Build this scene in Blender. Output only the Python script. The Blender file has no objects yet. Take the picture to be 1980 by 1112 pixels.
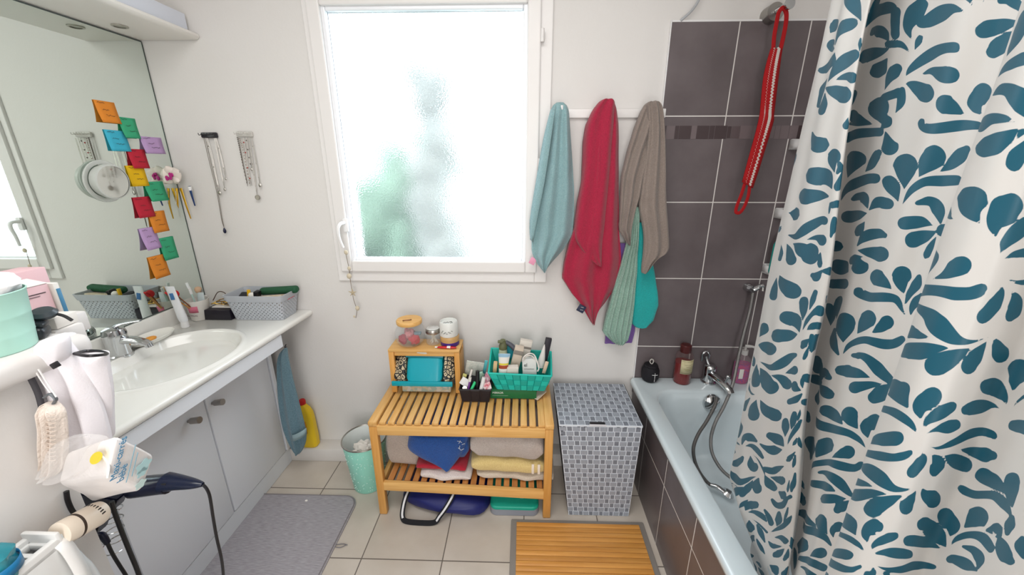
import bpy, bmesh, math, random
import numpy as np
from mathutils import Vector, Matrix, Euler
random.seed(7)
C = bpy.context.scene.collection
PI = math.pi
# ------------------------------------------------------------------ camera
CH = 1.475                                   # eye height
F_PX, PITCH, YAW = 744.0, math.radians(17.3), math.radians(1.6)
cam_d = bpy.data.cameras.new('camera'); cam_d.sensor_width = 36; cam_d.sensor_fit = 'HORIZONTAL'
cam_d.lens = F_PX/1980*36; cam_d.clip_start = .02; cam_d.clip_end = 200
cam = bpy.data.objects.new('camera', cam_d); C.objects.link(cam)
cam.location = (0, 0, CH); cam.rotation_euler = (PI/2-PITCH, 0, YAW)
bpy.context.scene.camera = cam
# ------------------------------------------------------------------ world, lights, exposure
sc = bpy.context.scene
w = bpy.data.worlds.new('sky'); sc.world = w; w.use_nodes = True
bg = w.node_tree.nodes['Background']; bg.inputs[0].default_value = (.80, .91, 1, 1); bg.inputs[1].default_value = 4.6
vs = sc.view_settings; vs.view_transform = 'Standard'; vs.look = 'None'; vs.exposure = 0.22; vs.gamma = 1; vs.use_curve_mapping = False
def area(name, loc, rot, sx, sy, power, col):
    d = bpy.data.lights.new(name, 'AREA'); d.shape = 'RECTANGLE'; d.size = sx; d.size_y = sy; d.energy = power; d.color = col
    o = bpy.data.objects.new(name, d); C.objects.link(o); o.location = loc; o.rotation_euler = rot; return o
area('ceiling_fill_light', (-.25, .42, 2.44), (0, 0, 0), 1.2, .9, 17, (1, .985, .965))  # unseen fill light added under the ceiling for even brightness, no fixture
area('rear_fill_light', (.05, -1.22, 1.35), (math.radians(90), 0, 0), .85, 1.9, 24, (1, .985, .97))  # fill light added behind the camera; the front wall has no opening
# ------------------------------------------------------------------ geometry helpers
def ray(u, v):
    d = Vector(((u-990)/F_PX, 0, 0)) + Vector((0, math.cos(PITCH), -math.sin(PITCH))) + Vector((0, math.sin(PITCH), math.cos(PITCH)))*(-(v-556)/F_PX)
    c, s = math.cos(YAW), math.sin(YAW)
    return Vector((c*d.x-s*d.y, s*d.x+c*d.y, d.z))
EYE = Vector((0, 0, CH))
def onx(u, v, x): d = ray(u, v); return d*(x/d.x)+EYE
def ony(u, v, y): d = ray(u, v); return d*(y/d.y)+EYE
def onz(u, v, z): d = ray(u, v); return d*((z-CH)/d.z)+EYE
V = Vector
def lin(c):
    if isinstance(c, str):
        c = [int(c[i:i+2], 16)/255 for i in (0, 2, 4)]
    return tuple((x/12.92 if x <= .04045 else ((x+.055)/1.055)**2.4) for x in c[:3])+(1,)
MATS = {}
def mat(name, col='cccccc', rough=.6, metal=0, bump=0, bscale=200, var=0, vscale=8, sheen=0, trans=0, ior=1.45, alpha=1, coat=0, col2=None, emit=None, es=1, sub=0):
    if name in MATS: return MATS[name]
    m = bpy.data.materials.new(name); m.use_nodes = True; nt = m.node_tree; b = nt.nodes['Principled BSDF']
    b.inputs['Base Color'].default_value = lin(col); b.inputs['Roughness'].default_value = rough; b.inputs['Metallic'].default_value = metal
    b.inputs['Transmission Weight'].default_value = trans; b.inputs['IOR'].default_value = ior; b.inputs['Alpha'].default_value = alpha
    b.inputs['Sheen Weight'].default_value = sheen; b.inputs['Coat Weight'].default_value = coat
    tc = nt.nodes.new('ShaderNodeTexCoord')
    if var or col2:
        n = nt.nodes.new('ShaderNodeTexNoise'); n.inputs['Scale'].default_value = vscale; n.inputs['Detail'].default_value = 5
        nt.links.new(tc.outputs['Object'], n.inputs['Vector'])
        r = nt.nodes.new('ShaderNodeValToRGB'); c = lin(col)
        c2 = lin(col2) if col2 else tuple(x*(1-var) for x in c[:3])+(1,)
        r.color_ramp.elements[0].position = .35; r.color_ramp.elements[1].position = .65
        r.color_ramp.elements[0].color = c2; r.color_ramp.elements[1].color = c
        nt.links.new(n.outputs['Fac'], r.inputs['Fac']); nt.links.new(r.outputs['Color'], b.inputs['Base Color'])
    if bump:
        n = nt.nodes.new('ShaderNodeTexNoise'); n.inputs['Scale'].default_value = bscale; n.inputs['Detail'].default_value = 3
        nt.links.new(tc.outputs['Object'], n.inputs['Vector'])
        bp = nt.nodes.new('ShaderNodeBump'); bp.inputs['Strength'].default_value = bump; bp.inputs['Distance'].default_value = .003
        nt.links.new(n.outputs['Fac'], bp.inputs['Height']); nt.links.new(bp.outputs['Normal'], b.inputs['Normal'])
    if emit: b.inputs['Emission Color'].default_value = lin(emit); b.inputs['Emission Strength'].default_value = es
    MATS[name] = m; return m
def terry(name, col, col2=None, s=.9):
    return mat(name, col, .95, bump=s, bscale=420, sheen=.25, col2=col2, var=.12, vscale=260)
def BM(): return bmesh.new()
def box(bm, c, s, rot=None, mi=0):
    r = bmesh.ops.create_cube(bm, size=1); vs_ = r['verts']
    M = Matrix.Translation(V(c)) @ (Euler(rot).to_matrix().to_4x4() if rot else Matrix()) @ Matrix.Diagonal((s[0], s[1], s[2], 1))
    bmesh.ops.transform(bm, matrix=M, verts=vs_)
    if mi:
        for f in set(f for v in vs_ for f in v.link_faces): f.material_index = mi
    return vs_
def rbox(bm, c, s, r=.004, rot=None, seg=2, mi=0):
    t = BM(); box(t, (0, 0, 0), s)
    bmesh.ops.bevel(t, geom=t.edges[:]+t.verts[:], offset=min(r, min(s)*.49), segments=seg, affect='EDGES', profile=.5)
    M = Matrix.Translation(V(c)) @ (Euler(rot).to_matrix().to_4x4() if rot else Matrix())
    bmesh.ops.transform(t, matrix=M, verts=t.verts[:]); merge(bm, t, mi)
def merge(bm, t, mi=0):
    mp = {}
    for v in t.verts: mp[v] = bm.verts.new(v.co)
    for f in t.faces:
        try: g = bm.faces.new([mp[v] for v in f.verts]); g.material_index = mi or f.material_index
        except ValueError: pass
    t.free()
def hexa(bm, p, mi=0):        # eight points: bottom ring then top ring
    vv = [bm.verts.new(V(q)) for q in p]
    for f in ((3, 2, 1, 0), (4, 5, 6, 7), (0, 1, 5, 4), (1, 2, 6, 5), (2, 3, 7, 6), (3, 0, 4, 7)):
        g = bm.faces.new([vv[i] for i in f]); g.material_index = mi
def frame(d, up=V((0, 0, 1))):
    d = d.normalized()
    if abs(d.dot(up)) > .97: up = V((1, 0, 0)) if abs(d.x) < .9 else V((0, 1, 0))
    a = d.cross(up).normalized(); return a, d.cross(a).normalized()
def loft(bm, rows, closed=False, capA=False, capB=False, mi=0):
    g = [[bm.verts.new(V(p)) for p in r] for r in rows]
    n = len(g[0])
    for i in range(len(g)-1):
        for j in range(n if closed else n-1):
            k = (j+1) % n
            try: f = bm.faces.new((g[i][j], g[i][k], g[i+1][k], g[i+1][j])); f.material_index = mi
            except ValueError: pass
    if capA: bm.faces.new(g[0][::-1]).material_index = mi
    if capB: bm.faces.new(g[-1]).material_index = mi
    return g
def smoothpts(pts, n=6):
    P = [V(p) for p in pts]; out = []
    for i in range(len(P)-1):
        a = P[i-1] if i else P[i]*2-P[i+1]; b = P[i]; c = P[i+1]; d = P[i+2] if i+2 < len(P) else P[i+1]*2-P[i]
        for k in range(n):
            t = k/n; out.append(.5*((2*b)+(c-a)*t+(2*a-5*b+4*c-d)*t*t+(3*b-a-3*c+d)*t**3))
    out.append(P[-1]); return out
def tube(bm, pts, r, seg=8, sm=0, cap=True, flat=None, mi=0, up=V((0, 0, 1))):
    P = smoothpts(pts, sm) if sm else [V(p) for p in pts]
    R = r if callable(r) else (lambda t: r)
    rows = []; prev = None
    for i, p in enumerate(P):
        d = (P[min(i+1, len(P)-1)]-P[max(i-1, 0)])
        if d.length < 1e-9: d = V((0, 0, 1))
        d.normalize()
        if prev is None: a, b = frame(d, up)
        else:
            a = prev-d*prev.dot(d)
            a = a.normalized() if a.length > 1e-6 else frame(d)[0]
            b = d.cross(a).normalized()
        prev = a; rr = R(i/max(1, len(P)-1)); fb = flat if flat else 1
        rows.append([p+a*rr*math.cos(2*PI*k/seg)+b*rr*fb*math.sin(2*PI*k/seg) for k in range(seg)])
    loft(bm, rows, True, cap, cap, mi)
def cyl(bm, a, b, r, r2=None, seg=20, mi=0):
    r2 = r if r2 is None else r2
    tube(bm, [a, b], lambda t: r+(r2-r)*t, seg, mi=mi)
def lathe(bm, prof, c=(0, 0, 0), seg=28, axis=None, sx=1, sy=1, mi=0, capA=True, capB=True):
    rows = [[V((r*sx*math.cos(2*PI*k/seg), r*sy*math.sin(2*PI*k/seg), z)) for k in range(seg)] for r, z in prof]
    M = Matrix.Translation(V(c))
    if axis is not None: M = M @ V((0, 0, 1)).rotation_difference(V(axis)).to_matrix().to_4x4()
    rows = [[M @ p for p in r] for r in rows]
    loft(bm, rows, True, capA, capB, mi)
def ball(bm, c, r, s=(1, 1, 1), seg=16, rot=None, mi=0):
    t = BM(); bmesh.ops.create_uvsphere(t, u_segments=seg, v_segments=max(6, seg//2), radius=r)
    M = Matrix.Translation(V(c)) @ (Euler(rot).to_matrix().to_4x4() if rot else Matrix()) @ Matrix.Diagonal((*s, 1))
    bmesh.ops.transform(t, matrix=M, verts=t.verts[:]); merge(bm, t, mi)
def prism(bm, poly, d, mi=0):          # planar polygon of 3D points extruded by the vector d
    a = [bm.verts.new(V(p)) for p in poly]; b = [bm.verts.new(V(p)+V(d)) for p in poly]; n = len(a)
    bm.faces.new(a[::-1]).material_index = mi; bm.faces.new(b).material_index = mi
    for i in range(n): bm.faces.new((a[i], a[(i+1) % n], b[(i+1) % n], b[i])).material_index = mi
def noise(p, s=1.0, o=0):
    from mathutils import noise as N
    return N.noise(V(p)*s+V((o, o*1.7, o*.3)))
def rrect(w, d, r, n=5):
    out = []
    for cx, cy, a0 in ((w/2-r, d/2-r, 0), (-w/2+r, d/2-r, 90), (-w/2+r, -d/2+r, 180), (w/2-r, -d/2+r, 270)):
        for k in range(n+1):
            a = math.radians(a0+90*k/n); out.append((cx+r*math.cos(a), cy+r*math.sin(a)))
    return out
def thing(name, label, cat, loc=(0, 0, 0), group=None):
    o = bpy.data.objects.new(name, None); C.objects.link(o); o.location = loc; o.empty_display_size = .05
    o['label'] = label; o['category'] = cat
    if group: o['group'] = group
    return o
def root_of(o):
    while o.parent: o = o.parent
    return o
def part(name, bm, m, parent=None, smooth=True, solid=0, sub=0, label=None, loc=None, bev=0, ang=40):
    base = V(root_of(parent).location) if parent else V(loc or (0, 0, 0))
    bmesh.ops.remove_doubles(bm, verts=bm.verts[:], dist=1e-6)
    if base.length: bmesh.ops.translate(bm, verts=bm.verts[:], vec=-base)
    bmesh.ops.recalc_face_normals(bm, faces=bm.faces[:])
    me = bpy.data.meshes.new(name); 
    if smooth:
        for f in bm.faces: f.smooth = True
        for e in bm.edges:
            if len(e.link_faces) == 2 and e.calc_face_angle(0) > math.radians(ang): e.smooth = False
    bm.to_mesh(me); bm.free()
    for x in (m if isinstance(m, (list, tuple)) else [m]): me.materials.append(x)
    o = bpy.data.objects.new(name, me); C.objects.link(o)
    if parent: o.parent = parent
    else: o.location = base
    if bev:
        k = o.modifiers.new('bevel', 'BEVEL'); k.width = bev; k.segments = 2; k.limit_method = 'ANGLE'
    if sub:
        k = o.modifiers.new('sub', 'SUBSURF'); k.levels = sub; k.render_levels = sub
    if solid:
        k = o.modifiers.new('solid', 'SOLIDIFY'); k.thickness = abs(solid); k.offset = 1 if solid > 0 else -1
    if label: o['label'] = label
    return o
def solo(name, bm, m, label, cat, group=None, loc=(0, 0, 0), **k):
    o = part(name, bm, m, None, loc=loc, **k); o['label'] = label; o['category'] = cat
    if group: o['group'] = group
    return o
def struct(name, bm, m, parent=None, **k):
    o = part(name, bm, m, parent, **k)
    if not parent: o['kind'] = 'structure'
    return o
def copy_tree(o, parent=None, shift=None):
    c = o.copy(); C.objects.link(c); c.parent = parent
    if shift is not None: c.location = V(o.location)+V(shift)
    for ch in [x for x in bpy.data.objects if x.parent == o]: copy_tree(ch, c)
    return c
def text(name, s, size, m, parent, origin, xdir, ydir, depth=.0003, align='LEFT'):
    cu = bpy.data.curves.new(name, 'FONT'); cu.body = s; cu.size = size; cu.extrude = depth; cu.align_x = align; cu.resolution_u = 3
    t = bpy.data.objects.new('t', cu); C.objects.link(t)
    dg = bpy.context.evaluated_depsgraph_get(); me = bpy.data.meshes.new_from_object(t.evaluated_get(dg)); bpy.data.objects.remove(t)
    x = V(xdir).normalized(); z = x.cross(V(ydir)).normalized(); y = z.cross(x)
    M = Matrix((x, y, z)).transposed().to_4x4(); M.translation = V(origin)
    if parent: M = Matrix.Translation(-V(root_of(parent).location)) @ M
    me.transform(M); me.materials.clear(); me.materials.append(m)
    o = bpy.data.objects.new(name, me); C.objects.link(o); o.parent = parent; return o
def writing(bm, o, xd, yd, w, h, lines, r=.0004, seed=1, n=14):      # small illegible handwriting strokes
    rnd = random.Random(seed); xd = V(xd).normalized(); yd = V(yd).normalized()
    for (a, b, yy) in lines:
        pts = []
        k = max(3, int((b-a)*n))
        for i in range(k+1):
            t = a+(b-a)*i/k
            pts.append(V(o)+xd*w*t+yd*h*(yy+rnd.uniform(-.035, .035)))
        tube(bm, pts, r, 4)
# ------------------------------------------------------------------ shared materials
WHITE = mat('painted_wall', 'dedbd8', .85, bump=.12, bscale=90, var=.02, vscale=2)
WGLOSS = mat('white_lacquer', 'e8e9ea', .25)
WPLAST = mat('white_plastic', 'e9e8e8', .35)
CHROME = mat('chrome', 'c8cacc', .12, 1)
STEEL = mat('brushed_steel', 'a9a6a2', .35, 1)
BLACK = mat('black_plastic', '17161b', .35)
NAVYBLK = mat('midnight_plastic', '10132a', .3)
GREYPL = mat('grey_plastic', 'b4b8bf', .45)
GLASS = mat('clear_glass', 'f4f8f8', .03, trans=1, ior=1.3)
GOLD = mat('gold_metal', 'd8b25a', .3, 1)
SILVER = mat('silver_metal', 'b8b4ae', .3, 1)
PAPER = mat('paper', 'ece8e2', .8)
INK = mat('dark_ink', '3a3230', .8)
def wood(name, c1, c2, axis=0, scale=14, rough=.45):
    m = bpy.data.materials.new(name); m.use_nodes = True; nt = m.node_tree; b = nt.nodes['Principled BSDF']; b.inputs['Roughness'].default_value = rough
    tc = nt.nodes.new('ShaderNodeTexCoord'); mp = nt.nodes.new('ShaderNodeMapping'); s = [scale*6]*3; s[axis] = scale*.35; mp.inputs['Scale'].default_value = s
    n = nt.nodes.new('ShaderNodeTexNoise'); n.inputs['Scale'].default_value = 1; n.inputs['Detail'].default_value = 6; n.inputs['Distortion'].default_value = .6
    oi = nt.nodes.new('ShaderNodeObjectInfo'); ad = nt.nodes.new('ShaderNodeVectorMath'); ad.operation = 'ADD'
    r = nt.nodes.new('ShaderNodeValToRGB'); r.color_ramp.elements[0].position = .3; r.color_ramp.elements[1].position = .7
    r.color_ramp.elements[0].color = lin(c2); r.color_ramp.elements[1].color = lin(c1)
    hs = nt.nodes.new('ShaderNodeHueSaturation'); ma = nt.nodes.new('ShaderNodeMapRange'); ma.inputs[3].default_value = .9; ma.inputs[4].default_value = 1.08
    L = nt.links.new
    L(tc.outputs['Object'], mp.inputs[0]); L(mp.outputs[0], ad.inputs[0]); L(oi.outputs['Random'], ad.inputs[1]); L(ad.outputs[0], n.inputs['Vector'])
    L(n.outputs['Fac'], r.inputs[0]); L(oi.outputs['Random'], ma.inputs[0]); L(ma.outputs[0], hs.inputs['Value']); L(r.outputs[0], hs.inputs['Color']); L(hs.outputs[0], b.inputs['Base Color'])
    return m
BAMBOO_Y = wood('bamboo_lengthwise', 'e3b673', 'd09a52', 1)
BAMBOO_X = wood('bamboo_crosswise', 'e6b873', 'd6a25a', 0)
BAMBOO_Z = wood('bamboo_upright', 'dca45a', 'cb9146', 2)
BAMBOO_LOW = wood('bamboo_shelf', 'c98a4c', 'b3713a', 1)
def wall_tiles(name, base, grout, gw, ox, oz, tw, th, axes, rough=.35, c2=None, wob=0):
    """one tile grid: tile size tw x th, joints gw wide, starting at ox/oz along the two axes"""
    m = bpy.data.materials.new(name); m.use_nodes = True; nt = m.node_tree; b = nt.nodes['Principled BSDF']; L = nt.links.new
    g = nt.nodes.new('ShaderNodeNewGeometry'); sp = nt.nodes.new('ShaderNodeSeparateXYZ'); L(g.outputs['Position'], sp.inputs[0])
    def mth(op, a, c=None, d=None):
        n = nt.nodes.new('ShaderNodeMath'); n.operation = op
        for i, x in enumerate((a, c, d)):
            if x is None: continue
            if isinstance(x, (int, float)): n.inputs[i].default_value = x
            else: L(x, n.inputs[i])
        return n.outputs[0]
    def joint(o, off, size):
        q = mth('DIVIDE', mth('SUBTRACT', o, off), size); fr = mth('FRACT', mth('ADD', q, 50))
        return mth('LESS_THAN', mth('MULTIPLY', mth('MINIMUM', fr, mth('SUBTRACT', 1, fr)), size), gw/2), mth('FLOOR', q)
    ja, ia = joint(sp.outputs[axes[0]], ox, tw); jb, ib = joint(sp.outputs[axes[1]], oz, th)
    j = mth('MAXIMUM', ja, jb)
    cv = nt.nodes.new('ShaderNodeCombineXYZ'); L(ia, cv.inputs[0]); L(ib, cv.inputs[1])
    wn = nt.nodes.new('ShaderNodeTexWhiteNoise'); L(cv.outputs[0], wn.inputs[0])
    n = nt.nodes.new('ShaderNodeTexNoise'); n.inputs['Scale'].default_value = 7; n.inputs['Detail'].default_value = 6
    ad = nt.nodes.new('ShaderNodeVectorMath'); ad.operation = 'ADD'; L(g.outputs['Position'], ad.inputs[0]); L(wn.outputs[1], ad.inputs[1]); L(ad.outputs[0], n.inputs['Vector'])
    r = nt.nodes.new('ShaderNodeValToRGB'); r.color_ramp.elements[0].position = .3; r.color_ramp.elements[1].position = .7
    r.color_ramp.elements[0].color = lin(c2 or base); r.color_ramp.elements[1].color = lin(base); L(n.outputs['Fac'], r.inputs[0])
    mx = nt.nodes.new('ShaderNodeMix'); mx.data_type = 'RGBA'; L(j, mx.inputs[0]); L(r.outputs[0], mx.inputs[6]); mx.inputs[7].default_value = lin(grout)
    L(mx.outputs[2], b.inputs['Base Color'])
    rr = mth('ADD', mth('MULTIPLY', j, .4), rough); L(rr, b.inputs['Roughness'])
    bp = nt.nodes.new('ShaderNodeBump'); bp.inputs['Strength'].default_value = .5; bp.inputs['Distance'].default_value = .002; L(mth('SUBTRACT', 1, j), bp.inputs['Height']); L(bp.outputs[0], b.inputs['Normal'])
    m['mixnode'] = mx.name
    return m
D = 1.712            # back wall
XL, XR, YF, CEIL = -1.527, 1.30, -1.30, 2.50
# ------------------------------------------------------------------ the room
FLOOR = wall_tiles('floor_tiles', 'cdc4b9', '6f665e', .0045, -.305, 1.116, .321, .338, (0, 1), .3, 'c0b6aa')
b = BM(); box(b, ((XL+XR)/2, (YF+D)/2, -.05), (XR-XL+.3, D-YF+.3, .1)); struct('floor', b, FLOOR, smooth=False)
b = BM(); box(b, ((XL+XR)/2, (YF+D)/2, CEIL+.05), (XR-XL+.3, D-YF+.3, .1)); struct('ceiling', b, WHITE, smooth=False)
b = BM(); box(b, (XL-.05, (YF+D)/2, CEIL/2), (.1, D-YF+.3, CEIL)); struct('wall_left', b, WHITE, smooth=False)
b = BM(); box(b, (XR+.05, (YF+D)/2, CEIL/2), (.1, D-YF+.3, CEIL)); struct('wall_right', b, WHITE, smooth=False)
b = BM(); box(b, ((XL+XR)/2, YF-.05, CEIL/2), (XR-XL, .1, CEIL)); struct('wall_front', b, WHITE, smooth=False)
# back wall with the window opening
WX0, WX1, WZ0, WZ1 = -.765+.0, .070, 1.02, 2.10
OX0, OX1, OZ0, OZ1 = -.84, .108, .985, 2.13          # outer casing
b = BM()
x0, x1, z0, z1 = -.80, .07, 1.01, 2.10
for (a, c, e, f) in ((XL, x0, 0, CEIL), (x1, XR, 0, CEIL), (x0, x1, 0, z0), (x0, x1, z1, CEIL)):
    box(b, ((a+c)/2, D+.10, (e+f)/2), (c-a, .20, f-e))
wall_back = struct('wall_back', b, WHITE, smooth=False)
TILE = wall_tiles('charcoal_tiles', '6f6668', 'e0dcd8', .0042, .8117-.2633, .315, .2633, .3395, (0, 2), .38, '605759')
b = BM(); box(b, ((.556+XR)/2, D-.005, (.40+2.0)/2), (XR-.556, .010, 1.60)); struct('wall_tiling', b, TILE, wall_back, smooth=False)
b = BM()                                              # thin mosaic band in the tiles
rnd = random.Random(3); x = .558
while x < XR-.03:
    wdt = rnd.choice((.016, .022, .035, .05)); hh = rnd.choice((.045, .05, .05))
    wdt = min(wdt, XR-x-.004)
    box(b, (x+wdt/2, D-.0104, 1.612), (wdt-.002, .0012, hh), mi=rnd.choice((0, 0, 1, 2))); x += wdt
struct('mosaic_band', b, [mat('mosaic_dark', '4b3f41', .3), mat('mosaic_mid', '5f5355', .3), mat('mosaic_light', '75696b', .3)], wall_back, smooth=False)
b = BM(); box(b, ((.556+XR)/2, D-.006, 2.003), (XR-.556, .012, .006)); box(b, (.555, D-.006, 1.24), (.004, .012, 1.53))
struct('tile_edging', b, WPLAST, wall_back, smooth=False)
b = BM(); box(b, (XR-.005, .9, 1.2), (.01, D-.05, 1.6))
struct('wall_tiling', b, wall_tiles('charcoal_side_tiles', '6f6668', 'e0dcd8', .0042, .1, .315, .2633, .3395, (1, 2), .38, '605759'), bpy.data.objects['wall_right'], smooth=False)
b = BM(); rbox(b, ((XL+.54)/2, (1.632+D)/2, .037), (.54-XL-.001, D-1.632, .074), .004); struct('baseboard_back', b, mat('baseboard_paint', 'dedad6', .5, var=.03, vscale=20), smooth=True)
# ------------------------------------------------------------------ window
win = bpy.data.objects.new('window_1', None); C.objects.link(win); win.location = (-.37, D, 1.05); win['kind'] = 'structure'
FR = mat('window_frame_white', 'e6e3e1', .35)
def ring(bm, X0, X1, Z0, Z1, t, ya, yb, r=.004, tb=None, tt=None):
    tb = tb or t; tt = tt or t
    for (a, c, e, f) in ((X0, X0+t, Z0, Z1), (X1-t, X1, Z0, Z1), (X0+t, X1-t, Z0, Z0+tb), (X0+t, X1-t, Z1-tt, Z1)):
        rbox(bm, ((a+c)/2, (ya+yb)/2, (e+f)/2), (c-a, abs(yb-ya), f-e), r)
b = BM(); ring(b, -.855, .110, .970, 2.16, .055, D-.012, D+.05); struct('casing', b, FR, win, smooth=False)
b = BM(); ring(b, -.832, .064, 1.018, 2.115, .052, D-.026, D+.045, .006); struct('sash', b, FR, win, smooth=False)
b = BM(); ring(b, -.784, .016, 1.060, 2.068, .020, D-.012, D+.03, .005); struct('glazing_bead', b, mat('bead_white', 'eef0f4', .25), win, smooth=False)
gx0, gx1, gz0, gz1 = -.766, -.002, 1.076, 2.05
b = BM(); ring(b, gx0-.004, gx1+.004, gz0-.004, gz1+.004, .006, D+.006, D+.012, .001); struct('glass_seal', b, mat('seal_grey', 'b4c0c8', .5), win, smooth=False)
mg = bpy.data.materials.new('frosted_glass'); mg.use_nodes = True; nt = mg.node_tree; pb = nt.nodes['Principled BSDF']; out = nt.nodes['Material Output']
pb.inputs['Transmission Weight'].default_value = 1; pb.inputs['Roughness'].default_value = .42; pb.inputs['IOR'].default_value = 1.12; pb.inputs['Base Color'].default_value = (1, 1, 1, 1)
tcn = nt.nodes.new('ShaderNodeTexCoord'); vo = nt.nodes.new('ShaderNodeTexVoronoi'); vo.inputs['Scale'].default_value = 190; nt.links.new(tcn.outputs['Object'], vo.inputs['Vector'])
vo.feature = 'SMOOTH_F1'
bp = nt.nodes.new('ShaderNodeBump'); bp.inputs['Strength'].default_value = 1.0; bp.inputs['Distance'].default_value = .004; nt.links.new(vo.outputs['Distance'], bp.inputs['Height']); nt.links.new(bp.outputs[0], pb.inputs['Normal'])
tl = nt.nodes.new('ShaderNodeBsdfTranslucent'); tl.inputs[0].default_value = (.95, .97, 1, 1); mxs = nt.nodes.new('ShaderNodeMixShader'); mxs.inputs[0].default_value = .05
nt.links.new(pb.outputs[0], mxs.inputs[1]); nt.links.new(tl.outputs[0], mxs.inputs[2]); nt.links.new(mxs.outputs[0], out.inputs[0])
b = BM(); q = [(gx0, D+.009, gz0), (gx1, D+.009, gz0), (gx1, D+.009, gz1), (gx0, D+.009, gz1)]; b.faces.new([b.verts.new(p) for p in q]); struct('glass_pane', b, mg, win, smooth=False)
for zc in (1.955, 1.49):
    b = BM(); cyl(b, (.069, D-.032, zc-.022), (.069, D-.032, zc+.022), .007, seg=12); rbox(b, (.071, D-.022, zc), (.014, .02, .028), .003); struct('hinge', b, FR, win)
b = BM()                                             # window handle, lever hanging down
hp = ony(667, 430, D-.03); hq = ony(668, 487, D-.055)
rbox(b, (hp.x+.004, D-.033, hp.z-.012), (.024, .014, .06), .006)
tube(b, [(hp.x, D-.036, hp.z), (hp.x-.004, D-.07, hp.z-.002), (hp.x-.010, D-.082, hp.z-.022), (hp.x-.012, D-.078, hp.z-.06), (hp.x-.004, D-.07, hp.z-.105)], lambda t: .0085-.003*t, 10, 5)
struct('handle', b, mat('handle_white', 'efeeee', .2), win)
# garden outside, blurred by the frosted glass
b = BM(); box(b, (0, D+6, -.6), (16, 11.6, .2)); struct('ground_outside', b, mat('outside_ground', 'a3b0aa', .9), smooth=False)
b = BM()
rn = random.Random(5)
for k in range(110):
    t = rn.random(); x = -1.75+t*1.15; z = -.3+rn.random()*(1.35+.75*t)
    ball(b, (x, D+1.25+rn.random()*.35, z), .12+.08*rn.random(), seg=8)
solo('garden_shrub', b, mat('shrub_leaves', '7d9480', .9, var=.4, vscale=8), 'green garden shrub standing blurred behind the frosted window glass', 'shrub')
b = BM()
for k in range(24): ball(b, (-.52+rn.uniform(-.07, .07)-.004*k, D+1.0+rn.random()*.1, .2+k*.080), (.15+.05*rn.random())*(1.1-.02*k), seg=8)
solo('garden_conifer', b, mat('conifer_grey', '999a94', .9, var=.3, vscale=9), 'slim grey upright conifer showing as a pale vertical blur through the window', 'tree')
# ------------------------------------------------------------------ vanity unit
CT = .82                                     # counter top height
LAC = mat('vanity_laminate', 'eaedf3', .4)
xf = lambda y: -1.012-(1.70-y)*.050          # slightly slanting front edge of the counter
van = thing('vanity_cabinet', 'white laminate vanity cabinet with doors and round steel knobs under the washbasin', 'cabinet', (-1.36, 1.15, 0))
b = BM(); box(b, ((XL-1.222)/2+.001, 1.13, .41), (-1.222-XL-.002, .98, .64)); part('body', b, LAC, van, False)
b = BM(); box(b, ((XL-1.205)/2+.001, 1.126, .044), (-1.205-XL-.002, 1.01, .084)); part('toe_board', b, mat('toe_board_white', 'dcdfe4', .45), van, False)
b = BM(); rbox(b, (-1.207, 1.615, .42), (.022, .022, .66), .002); part('filler_strip', b, LAC, van, False)
doorp = None
for y0, y1, ky in ((1.236, 1.60, 1.262), (.866, 1.232, 1.150), (.64, .862, .70)):
    b = BM(); rbox(b, (-1.211, (y0+y1)/2, .41), (.018, y1-y0-.003, .64), .003); d = part('door', b, LAC, van)
    b = BM(); cyl(b, (-1.203, ky, .600), (-1.186, ky, .603), .006, seg=14); cyl(b, (-1.190, ky, .602), (-1.158, ky, .607), .0115, .0125, seg=20); part('knob', b, STEEL, d)
b = BM(); prism(b, [(xf(1.49)-.012, 1.49, .735), (xf(.80)-.012, .80, .74), (xf(.80)-.012, .80, .789), (xf(1.49)-.012, 1.49, .789)], (-.018, 0, 0)); part('apron_panel', b, mat('apron_white', 'e6ebf2', .35), van, False)
b = BM(); box(b, (-1.15, .81, .762), (.13, .016, .054)); part('apron_return', b, LAC, van, False)
b = BM(); box(b, (-1.14, 1.481, .762), (.16, .018, .054)); part('apron_return', b, LAC, van, False)
# counter with moulded basin
top = thing('vanity_countertop', 'glossy white moulded washbasin counter with oval basin along the mirror wall', 'countertop', (-1.27, 1.16, CT))
CTM = mat('cast_basin_white', 'ecebe6', .16, coat=.4)
bc = (-1.268, 1.222); N = 96
y0c, y1c = .625, D-.002; xb = XL+.002
def ell(t, sx, sy): return (bc[0]+sx*math.cos(t), bc[1]+sy*math.sin(t))
def flat(t, sx, sy):                          # the basin outline, flattened at the tap side
    x, y = ell(t, sx, sy); return (max(x, bc[0]-sx*.84), y)
rows = []
prof = [(.02, -.118), (.15, -.117), (.35, -.110), (.55, -.095), (.72, -.072), (.85, -.042), (.93, -.016), (.965, -.002), (.985, .004), (1.01, .006), (1.05, .0055), (1.075, .002), (1.09, 0)]
for s, dz in prof: rows.append([V((*flat(2*PI*k/N, .198*s, .236*s), CT+dz)) for k in range(N)])
def edge(t, g=0):                             # ray from the basin centre to the counter outline
    dx, dy = math.cos(t), math.sin(t); best = 9
    for q in ((y1c-bc[1])/dy if dy > 1e-6 else 9, (y0c-bc[1])/dy if dy < -1e-6 else 9, (xb-bc[0])/dx if dx < -1e-6 else 9): best = min(best, q if q > 0 else 9)
    A = (1.012+.05*1.70)                      # x = -A + .05 y
    den = dx-.05*dy
    if den > 1e-6:
        q = ((-A+.05*bc[1])-bc[0])/den
        if q > 0: best = min(best, q)
    return (bc[0]+dx*best, bc[1]+dy*best)
angs = sorted([2*PI*k/N for k in range(N)])
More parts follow.
